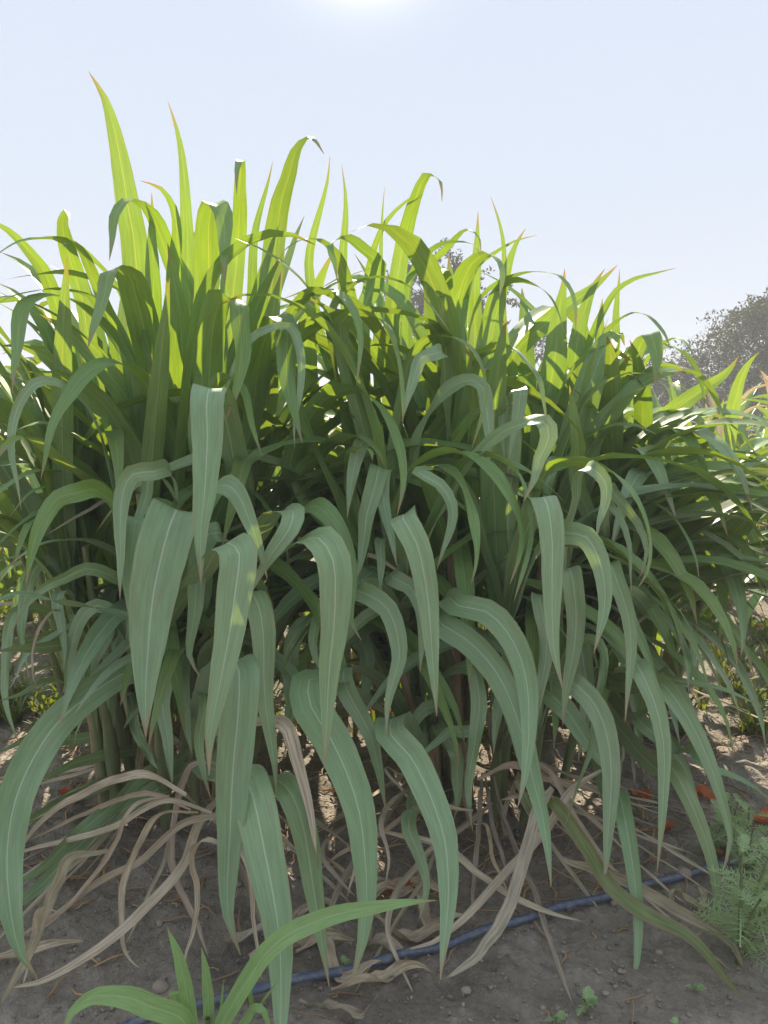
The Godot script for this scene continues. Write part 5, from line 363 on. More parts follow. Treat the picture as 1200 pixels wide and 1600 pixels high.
	["B",2,2,16,351,-1195,-168,106,-23], ["B",7,1,119,270,-1442,145,99,-12], ["B",1,1,153,301,-1357,-145,100,23], ["B",4,0,291,354,-1525,89,102,23],
	["B",5,0,126,206,-1335,-179,82,9], ["B",7,1,289,410,-1372,116,97,-21], ["B",8,0,94,345,-1443,169,83,-22], ["B",1,2,369,203,-1364,12,85,-13],
	["B",7,1,298,248,-1554,20,111,-5], ["B",7,0,345,345,-1440,-10,80,21], ["B",7,0,221,232,-1374,-5,102,-14], ["B",4,0,52,230,-1365,-203,82,4],
	["B",4,1,293,448,-1372,38,94,16], ["B",5,1,78,367,-1314,-8,98,13], ["B",4,1,120,231,-1441,63,79,-9], ["B",1,2,292,374,-1527,47,86,-25],
	["B",4,1,369,201,-1364,0,101,14], ["B",5,0,365,182,-1365,-18,94,7], ["B",4,2,139,363,-1403,138,80,17], ["B",2,0,43,345,-1364,-172,101,20],
	["B",1,0,338,308,-1438,49,87,13], ["B",0,1,198,325,-1240,-66,86,23], ["B",7,2,117,310,-1444,184,81,-25], ["B",5,1,339,247,-1512,68,111,13],
	["B",6,0,113,393,-1447,116,92,8], ["B",5,2,285,220,-1424,9,80,10], ["B",8,2,142,274,-1402,80,106,5], ["B",4,0,116,335,-1445,125,102,-11],
	["B",2,2,50,252,-1365,-125,99,9], ["B",5,0,287,174,-1540,24,97,-4], ["B",8,0,264,328,-1530,81,88,-2], ["B",2,2,295,345,-1427,70,108,16],
	["B",6,2,324,416,-1589,45,104,19], ["B",7,1,369,389,-1534,17,95,20], ["B",1,2,98,244,-1441,110,84,8], ["B",5,0,276,239,-1375,11,94,-10],
	["B",8,2,100,192,-1440,191,98,-18], ["B",5,1,378,244,-1363,37,102,11], ["B",3,1,199,344,-1237,-100,87,20], ["B",7,2,81,313,-1316,-179,107,22],
	["B",5,0,109,276,-1291,-182,87,17], ["B",6,1,305,296,-1564,49,92,-16], ["B",8,2,3,260,-1409,138,90,-17], ["B",7,1,271,400,-1540,90,98,24],
	["B",6,2,139,371,-1403,148,88,-7], ["B",5,2,77,399,-1313,-173,86,16], ["B",4,0,52,238,-1365,-189,104,-23], ["B",7,2,117,314,-1444,210,96,-22],
	["B",5,2,96,298,-1442,137,85,12], ["B",5,1,292,311,-1426,28,102,1], ["B",10,1,143,234,-1401,150,100,12], ["B",5,0,120,319,-1291,-215,92,-21],
	["B",4,0,132,559,-1405,48,100,12], ["B",6,0,112,420,-1448,165,88,-16], ["B",4,2,221,211,-1374,-22,101,-17], ["B",4,1,97,287,-1442,177,78,-24],
	["B",4,1,7,239,-1409,146,85,-25], ["B",2,0,8,233,-1409,106,85,8], ["B",4,0,397,331,-1360,2,78,25], ["B",4,1,280,502,-1556,120,109,20],
	["B",1,1,-16,352,-1411,140,82,7], ["B",0,1,278,481,-1553,97,80,7], ["B",4,0,286,304,-1520,35,91,-19], ["B",0,0,112,424,-1448,129,96,-13],
	["B",8,1,279,273,-1374,70,103,-25], ["B",2,2,93,371,-1444,115,90,13], ["B",1,0,10,223,-1409,247,80,6], ["B",7,2,116,331,-1444,124,106,-19],
	["B",5,0,256,242,-1518,105,88,-18], ["B",6,2,91,440,-1446,169,95,-12], ["B",2,0,76,409,-1312,-169,99,6], ["B",7,2,222,237,-1374,-14,93,2],
	["B",2,2,286,362,-1373,7,84,-14], ["B",4,1,223,287,-1373,-18,82,9], ["B",5,2,385,280,-1362,-4,109,3], ["B",7,1,14,205,-1408,121,95,16],
	["B",2,0,153,338,-1356,-126,102,5], ["B",2,2,283,260,-1516,-12,89,21], ["B",8,0,286,365,-1373,46,81,7], ["B",5,0,379,252,-1363,9,106,-6],
	["B",3,1,299,388,-1428,20,90,17], ["B",1,1,91,430,-1446,121,79,9], ["B",3,2,-13,336,-1411,132,101,4], ["B",1,1,99,232,-1441,150,93,-3],
	["B",5,0,294,329,-1427,-25,102,22], ["B",0,2,112,412,-1448,122,102,11], ["B",4,0,45,321,-1364,-168,89,-25], ["B",6,2,367,377,-1532,45,78,-14],
	["B",8,2,141,300,-1402,128,95,-23], ["B",2,1,306,299,-1565,98,94,-23], ["B",7,1,394,321,-1360,47,108,8], ["B",5,1,252,199,-1512,42,102,-22],
	["B",6,2,-6,303,-1410,194,101,-3], ["B",2,0,350,370,-1441,-62,79,-6], ["B",2,1,357,332,-1525,22,96,20], ["B",2,1,115,362,-1446,61,107,-7],
	["B",1,1,115,383,-1322,-172,78,23], ["B",7,1,52,235,-1365,-219,90,-20], ["B",4,0,291,358,-1526,16,87,-3], ["B",6,2,93,372,-1444,91,91,0],
	["B",4,0,345,343,-1440,20,84,-8], ["B",7,0,290,284,-1426,-21,105,1], ["B",4,2,118,279,-1443,97,108,21], ["B",6,2,119,277,-1442,129,91,13],
	["B",1,2,323,409,-1588,89,88,21], ["B",5,1,142,273,-1402,142,105,-5], ["B",1,2,82,307,-1317,-201,86,6], ["B",1,0,280,220,-1512,71,88,-8],
	["B",4,2,115,203,-1300,-227,80,24], ["B",2,2,118,292,-1443,84,94,-10], ["B",2,1,281,297,-1374,27,109,-19], ["B",5,0,292,207,-1546,62,104,18],
	["B",8,2,115,380,-1322,-173,105,-5], ["B",3,1,153,353,-1356,-119,91,4], ["B",8,1,155,178,-1359,-186,78,-9], ["B",6,2,349,296,-1519,24,95,-9],
	["B",4,0,141,317,-1402,174,99,20], ["B",4,2,99,226,-1441,145,110,-21], ["B",5,0,124,144,-1438,135,99,-8], ["B",5,0,143,244,-1402,130,92,-22],
	["B",6,0,285,291,-1519,52,100,6], ["B",7,1,286,233,-1424,16,85,23], ["B",5,1,249,157,-1506,54,98,-22], ["B",7,2,13,211,-1408,172,100,-14],
	["B",8,2,141,305,-1402,118,80,25], ["B",7,1,357,333,-1525,-8,91,5], ["B",1,0,104,336,-1283,-165,91,15], ["B",5,2,153,323,-1356,-165,101,-25],
	["B",4,2,93,386,-1444,160,85,9], ["B",4,2,293,385,-1528,68,100,-24], ["B",0,2,104,337,-1283,-259,81,-2], ["B",9,0,295,231,-1551,161,91,-14],
	["B",4,0,298,370,-1428,39,91,-5], ["B",4,2,293,313,-1426,-3,83,18], ["B",6,0,343,267,-1515,55,85,-4], ["B",7,0,11,219,-1408,206,85,-6],
	["B",8,2,84,270,-1318,-236,97,-4], ["B",8,2,328,190,-1503,54,108,21], ["B",7,0,153,325,-1356,-158,91,15], ["B",4,2,119,273,-1442,198,103,8],
	["B",8,2,321,398,-1585,80,97,17], ["B",6,2,112,421,-1448,143,100,10], ["B",7,1,258,259,-1520,105,93,-10], ["C",5,1,561,183,-1687,-162,73,-13],
	["C",5,0,424,171,-1683,-137,90,-3], ["C",8,1,472,387,-1664,-176,71,-3], ["C",4,0,622,336,-1716,-31,86,2], ["C",3,0,388,333,-1657,-164,89,-2],
	["C",5,2,379,296,-1699,-184,85,10], ["C",3,2,561,408,-1653,-112,78,21], ["C",1,2,560,461,-1909,142,76,19], ["C",10,2,542,148,-1891,132,83,2],
	["C",4,2,561,223,-1681,-75,71,-12], ["C",8,2,427,156,-1685,-130,73,-17], ["C",2,0,490,272,-1683,-179,90,-20], ["C",7,1,559,145,-1699,-46,94,19],
	["C",6,0,412,236,-1699,-196,99,-4], ["C",2,1,538,190,-1783,226,76,23], ["C",2,2,561,321,-1667,-105,88,21], ["C",5,1,690,196,-1703,-22,77,-11],
	["C",2,2,432,227,-1826,149,75,8], ["C",3,1,371,324,-1696,-114,97,-21], ["C",3,1,417,389,-1831,147,73,-10], ["C",5,2,678,134,-1710,14,93,7],
	["C",6,1,561,223,-1681,-118,88,-20], ["C",10,1,560,203,-1886,108,71,-19], ["C",11,1,560,223,-1887,64,80,15], ["C",7,2,614,249,-1723,-43,82,12],
	["C",4,0,614,239,-1724,-25,91,7], ["C",7,0,732,425,-1811,12,84,20], ["C",11,2,560,182,-1884,140,76,16], ["C",7,0,539,326,-1913,80,78,1],
	["C",10,2,560,138,-1880,153,73,-17], ["C",10,2,554,191,-1682,-99,76,4], ["C",6,1,405,278,-1695,-181,95,7], ["C",6,0,682,295,-1620,-183,92,2],
	["C",7,0,434,211,-1825,170,90,5], ["C",4,0,559,293,-1688,-15,71,-18], ["C",2,1,535,304,-1783,137,76,7], ["C",7,1,427,288,-1828,207,90,0],
	["C",4,2,699,222,-1776,-52,77,-7], ["C",4,0,560,299,-1894,81,81,25], ["C",1,1,427,289,-1828,171,73,-23], ["C",8,2,408,261,-1696,-184,80,2],
	["C",4,0,389,362,-1686,-117,70,-22], ["C",6,1,460,303,-1605,-115,75,18], ["C",4,0,494,188,-1690,-75,84,20], ["C",1,0,561,343,-1663,-131,82,-3],
	["C",6,0,561,360,-1660,-96,73,15], ["C",4,2,391,353,-1687,-141,88,2], ["C",6,2,410,250,-1698,-180,92,-23], ["C",5,1,535,286,-1783,184,96,13],
	["C",5,2,609,181,-1729,-47,99,-13], ["C",7,1,680,284,-1622,50,86,-16], ["C",11,2,554,226,-1680,-154,81,-18], ["C",5,0,403,290,-1694,-158,95,18],
	["C",7,2,560,352,-1899,-3,98,-18], ["C",0,1,534,312,-1783,167,77,24], ["C",0,2,374,311,-1697,-157,86,-11], ["C",6,0,379,293,-1700,-158,74,-6],
	["C",4,1,403,290,-1694,-159,97,11], ["C",4,0,721,339,-1685,-81,73,6], ["C",6,0,478,319,-1672,-37,72,-21], ["C",2,1,420,190,-1680,-143,82,13],
	["C",8,2,542,183,-1895,88,97,14], ["C",6,1,461,302,-1606,-187,98,24], ["C",8,1,404,284,-1694,-208,82,-2], ["C",4,0,684,308,-1617,-134,71,22],
	["C",8,0,536,266,-1783,168,96,8], ["C",1,0,393,345,-1688,-169,76,-23], ["C",4,1,712,331,-1776,35,85,7], ["C",2,1,380,292,-1700,-155,85,1],
	["C",5,1,559,325,-1685,-165,86,8], ["C",8,0,559,271,-1689,-33,92,12], ["C",5,1,621,330,-1716,-65,98,-18], ["C",4,2,553,328,-1672,-81,77,21],
	["C",4,2,560,358,-1899,65,98,-13], ["C",4,2,539,323,-1912,145,92,-19], ["C",5,1,415,218,-1701,-155,84,12], ["C",4,2,559,290,-1688,-147,83,-18],
	["C",8,0,700,234,-1805,-5,82,15], ["C",1,1,381,285,-1700,-93,88,-23], ["C",0,0,560,433,-1906,70,80,-8], ["C",4,1,388,261,-1703,-209,78,24],
	["C",4,0,704,268,-1776,28,92,23], ["C",8,1,419,198,-1679,-170,81,7], ["C",9,1,560,234,-1888,154,81,-3], ["C",1,1,468,421,-1660,-203,99,-17],
	["C",5,1,554,239,-1679,-137,79,-16], ["C",11,0,560,180,-1884,135,88,-18], ["C",2,0,420,360,-1830,204,81,1], ["C",4,1,420,357,-1830,131,97,-5],
	["C",7,2,467,260,-1617,-178,88,-2], ["C",7,1,560,379,-1901,153,94,-21], ["C",5,1,439,155,-1823,272,75,20], ["C",1,0,379,294,-1699,-237,93,8],
	["C",7,1,492,169,-1690,-109,71,6], ["C",6,0,408,246,-1671,-175,83,10], ["C",2,1,560,358,-1899,73,89,10], ["C",1,2,456,333,-1597,-105,83,-12],
	["C",2,1,396,328,-1690,-86,92,-25], ["C",8,0,699,230,-1805,45,76,24], ["C",2,0,538,185,-1783,203,80,-14], ["C",6,0,465,454,-1655,-160,85,9],
	["C",6,1,559,358,-1682,-136,98,24], ["C",1,1,469,248,-1620,-139,84,-22], ["C",4,0,713,341,-1775,14,74,24], ["C",6,0,535,272,-1783,153,99,8],
	["C",6,1,559,300,-1687,-82,88,23], ["C",1,0,537,218,-1783,214,98,-9], ["C",6,0,559,287,-1688,-102,82,22], ["C",6,1,560,384,-1902,42,77,2],
	["C",2,0,495,179,-1690,-122,82,1], ["D",4,0,1110,465,-2937,139,79,5], ["D",8,0,1099,287,-2936,124,87,-6], ["D",3,1,1129,353,-3063,155,70,-24],
	["D",2,0,1009,354,-2928,87,88,21], ["D",8,2,1060,375,-2746,-136,93,17], ["D",5,2,1288,235,-2721,-19,79,5], ["D",1,1,1098,366,-2885,107,78,19],
	["D",8,0,1107,215,-2929,117,96,5], ["D",7,2,1015,330,-2925,149,96,12], ["D",2,0,1041,170,-2912,189,74,-21], ["D",3,0,1100,348,-2885,182,85,-9],
	["D",6,1,1106,245,-2883,153,80,-25], ["D",6,2,1008,289,-2924,165,98,15], ["D",4,1,1232,176,-2758,-8,93,0], ["D",2,2,1281,179,-2731,-183,100,-3],
	["D",7,1,1123,227,-2925,109,94,-12], ["D",7,2,1113,412,-2935,91,80,13], ["D",0,2,1100,340,-2885,127,89,6], ["D",8,0,1265,292,-2744,-65,77,10],
	["D",7,1,1148,155,-3005,122,80,-15], ["D",6,0,1143,215,-3021,78,85,-19], ["D",7,1,1014,334,-2925,179,98,-3], ["D",5,0,1103,288,-2884,97,73,4],
	["D",7,2,1019,252,-2920,123,86,-3], ["D",6,2,1096,311,-2938,174,87,-13], ["D",0,0,1100,347,-2885,136,85,-11], ["D",0,0,993,338,-2930,197,81,24],
	["D",8,1,1270,176,-2782,15,71,-3], ["D",8,2,1361,343,-2770,-17,84,-14], ["D",4,0,1285,211,-2725,0,87,15], ["D",6,0,1272,228,-2780,-84,87,8],
	["D",11,0,1058,162,-2907,107,73,23], ["D",2,1,1129,349,-3062,74,99,7], ["D",2,2,1261,244,-2750,-70,78,12], ["E",8,0,2186,365,-3908,-6,82,-15],
	["E",5,1,2121,236,-3929,-10,75,6], ["E",5,2,2034,170,-3978,-86,91,18], ["E",4,2,1992,237,-3936,-100,89,-15], ["E",7,1,1993,124,-3945,-114,89,0],
	["E",8,1,2036,232,-4146,87,86,-15], ["E",2,2,1846,198,-3918,-215,97,3], ["E",7,0,1895,276,-3968,-103,71,-1], ["E",7,0,2120,379,-3835,-128,76,6],
	["E",7,1,1860,137,-3925,-117,92,-7], ["E",4,2,1840,224,-3915,-83,72,-7], ["E",6,1,1889,326,-3967,-278,80,-9], ["E",7,2,2119,217,-3930,-11,81,24],
	["E",8,1,2166,272,-3918,55,71,0], ["E",8,2,1836,239,-3913,-136,86,20], ["E",5,1,1912,131,-3973,-127,89,1], ["E",8,1,2128,150,-3967,-69,75,5],
	["E",6,2,2144,270,-3963,-30,70,-1], ["E",8,2,2037,300,-4154,140,77,12], ["E",11,0,1909,155,-3973,-255,70,21], ["E",11,2,2121,242,-3929,-85,97,5],
	["E",4,1,1961,220,-3905,-175,96,-17], ["E",10,0,2118,198,-3931,-72,83,-7], ["E",7,0,1835,242,-3912,-162,76,24], ["E",6,0,1960,233,-3903,-130,88,-1],
	["E",5,2,2033,160,-3978,-1,80,7], ["E",5,2,1960,227,-3904,-136,81,-3], ["E",8,2,2099,221,-3864,-57,77,11], ["E",7,2,1993,123,-3945,-154,91,8],
	["E",7,1,1909,155,-3973,-187,94,10], ["E",10,0,1963,180,-3910,-108,90,-22], ["E",8,1,1899,243,-3970,-151,97,-6], ["E",8,2,2042,325,-3973,23,78,-12],
	["E",4,2,2038,333,-4158,109,70,-7], ["E",4,2,2104,257,-3857,5,76,-16], ["E",5,0,1905,191,-3971,-117,88,-23], ["E",7,0,2128,321,-3925,-13,86,-3],
	["E",5,2,2032,136,-3979,-64,90,24], ["E",8,0,1846,197,-3918,-175,84,-19], ["E",10,2,1965,141,-3915,-144,94,8], ["E",1,1,1931,205,-4000,178,84,25],
	["E",4,0,2037,291,-4153,59,91,-12], ["E",10,1,2094,179,-3870,-76,94,-13], ["E",5,0,2129,344,-3924,-1,91,12], ["E",5,0,2037,293,-4153,99,73,-12],
	["E",5,1,1891,313,-3967,-213,91,16], ["E",2,2,1843,212,-3916,-150,91,15], ["E",6,1,1883,378,-3965,-175,77,3], ["E",7,0,2141,247,-3964,-2,78,20],
	["E",11,2,1963,177,-3911,-2,73,9], ["F",3,2,-499,317,-1783,-8,92,-9], ["F",1,0,-680,325,-1759,-113,82,0], ["F",6,2,-600,246,-1710,-54,77,-17],
	["F",1,1,-504,283,-1785,24,73,19], ["F",1,2,-577,445,-1734,-86,71,-8], ["F",4,1,-577,453,-1733,-60,84,-2], ["F",8,2,-660,333,-1829,-140,79,-19],
	["F",6,0,-660,229,-1833,-86,81,9], ["F",0,0,-500,313,-1784,-51,82,0], ["F",5,2,-502,404,-1887,-4,87,-11], ["F",4,1,-596,349,-1996,77,72,24],
	["F",7,1,-528,159,-1882,27,81,8], ["F",7,0,-677,161,-1771,-74,75,-14], ["F",4,1,-679,242,-1765,-57,75,24], ["F",8,2,-697,161,-1764,-48,83,10],
	["F",1,0,-515,189,-1791,-14,69,-14], ["F",4,0,-698,235,-1760,-49,71,22], ["F",0,2,-594,304,-1696,-97,77,-8], ["F",7,0,-603,212,-1717,-34,74,11],
	["F",4,1,-597,346,-1996,41,87,-11], ["F",5,2,-605,199,-1977,53,78,25], ["F",1,0,-679,270,-1763,-53,86,5], ["F",6,2,-680,354,-1756,-89,84,-12],
	["F",5,1,-483,230,-1756,8,76,-23], ["F",6,2,-516,181,-1791,-19,71,9], ["F",7,2,-509,243,-1788,-45,82,-13], ["F",4,2,-699,265,-1759,-158,69,16],
	["F",1,1,-660,332,-1829,-65,86,-2], ["F",2,0,-790,393,-1662,-52,85,18], ["F",6,0,-587,270,-1749,-67,79,13], ["F",2,0,-585,307,-1746,-108,94,-3],
	["F",8,0,-660,145,-1835,-57,78,-23], ["F",4,2,-584,331,-1744,12,83,19], ["F",0,1,-750,274,-1798,-217,80,-5], ["G",7,0,-15,244,-1988,10,91,25],
	["G",9,0,-298,220,-1985,116,69,19], ["G",8,2,46,210,-1866,7,80,-1], ["G",2,1,-235,228,-2060,212,71,16], ["G",1,2,97,229,-1924,-48,92,-13],
	["G",7,2,-4,350,-1989,-70,79,13], ["G",4,2,0,325,-1976,21,94,10], ["G",8,1,-140,253,-2165,146,74,-21], ["G",5,2,-224,148,-1959,-159,66,-14],
	["G",4,1,-117,325,-2156,100,71,20], ["G",8,1,-227,186,-1959,-135,67,-1], ["G",8,0,-300,228,-1985,246,79,2], ["G",8,0,-71,246,-1972,-39,86,13],
	["G",8,2,-228,194,-1959,-237,91,21], ["G",3,1,-95,337,-1945,-66,80,-3], ["G",10,0,-9,159,-1977,1,92,-11], ["G",5,2,-9,302,-1988,-38,84,9],
	["G",10,2,91,204,-1926,-42,79,12], ["G",8,1,-116,235,-2146,75,92,-14], ["G",4,1,-72,221,-1972,4,72,17], ["G",6,1,-244,357,-1956,-222,89,10],
	["G",1,1,-280,259,-2085,52,84,0], ["G",1,0,-259,363,-2074,154,81,12], ["G",8,1,-71,232,-1972,-67,92,-8], ["G",6,2,-234,255,-1958,-171,90,-9],
	["G",6,1,-313,411,-2104,158,92,-20], ["G",4,1,-253,334,-2071,167,71,-22], ["G",5,0,68,345,-1849,-34,84,-15], ["G",5,0,42,182,-1869,-17,93,21],
	["G",1,2,-95,220,-1947,-81,90,-23], ["G",2,1,-7,213,-1977,-17,70,-7], ["G",2,2,-237,285,-1957,-168,81,-14], ["G",8,1,-228,185,-2056,151,73,21],
	["G",5,1,-228,185,-2056,142,76,17], ["H",7,1,444,111,-2166,-29,71,4], ["H",7,2,414,314,-2375,35,84,-2], ["H",5,1,299,110,-2186,-150,68,-10],
	["H",7,0,463,280,-2158,20,84,-7], ["H",4,2,355,194,-2304,102,66,0], ["H",1,1,412,288,-2370,53,73,7], ["H",8,0,333,158,-2240,155,89,14],
	["H",4,1,311,250,-2296,92,91,-4], ["H",4,2,346,350,-2417,59,84,24], ["H",2,0,333,176,-2241,108,90,7], ["H",1,0,285,251,-2183,-163,81,7],
	["H",8,1,455,211,-2161,-69,80,-19], ["H",5,0,511,97,-2220,-6,91,8], ["H",7,2,528,313,-2223,6,81,-4], ["H",5,0,331,147,-2236,178,85,17],
	["H",5,1,456,243,-2151,0,93,21], ["H",6,0,304,376,-2310,114,77,-19], ["H",8,0,316,155,-2286,136,70,23], ["H",6,0,152,386,-2172,-129,75,25],
	["H",7,2,329,229,-2238,182,94,-3], ["H",6,0,168,320,-2174,-176,85,3], ["H",1,1,308,315,-2303,140,70,9], ["H",10,1,348,175,-2380,152,69,6],
	["H",1,0,306,343,-2306,114,82,6], ["H",4,0,474,367,-2153,-4,73,-18], ["H",2,0,465,307,-2146,44,75,18], ["H",4,2,355,238,-2310,116,65,-21],
	["H",4,0,156,369,-2172,-144,93,-9], ["H",4,0,346,304,-2407,66,79,11], ["H",4,2,409,224,-2359,73,68,2], ["H",6,2,482,425,-2150,16,88,-18],
	["H",5,2,469,323,-2156,-3,88,-4], ["H",7,0,331,116,-2235,88,90,0], ["H",5,0,315,170,-2288,78,66,-3], ["H",6,2,355,229,-2309,102,70,-24],
	["H",3,1,478,393,-2152,15,72,9], ["H",1,1,329,236,-2238,83,81,24], ["H",4,0,478,396,-2152,-88,89,4], ["H",0,0,306,341,-2306,151,86,-3],
	["H",5,2,412,289,-2371,133,77,4]]
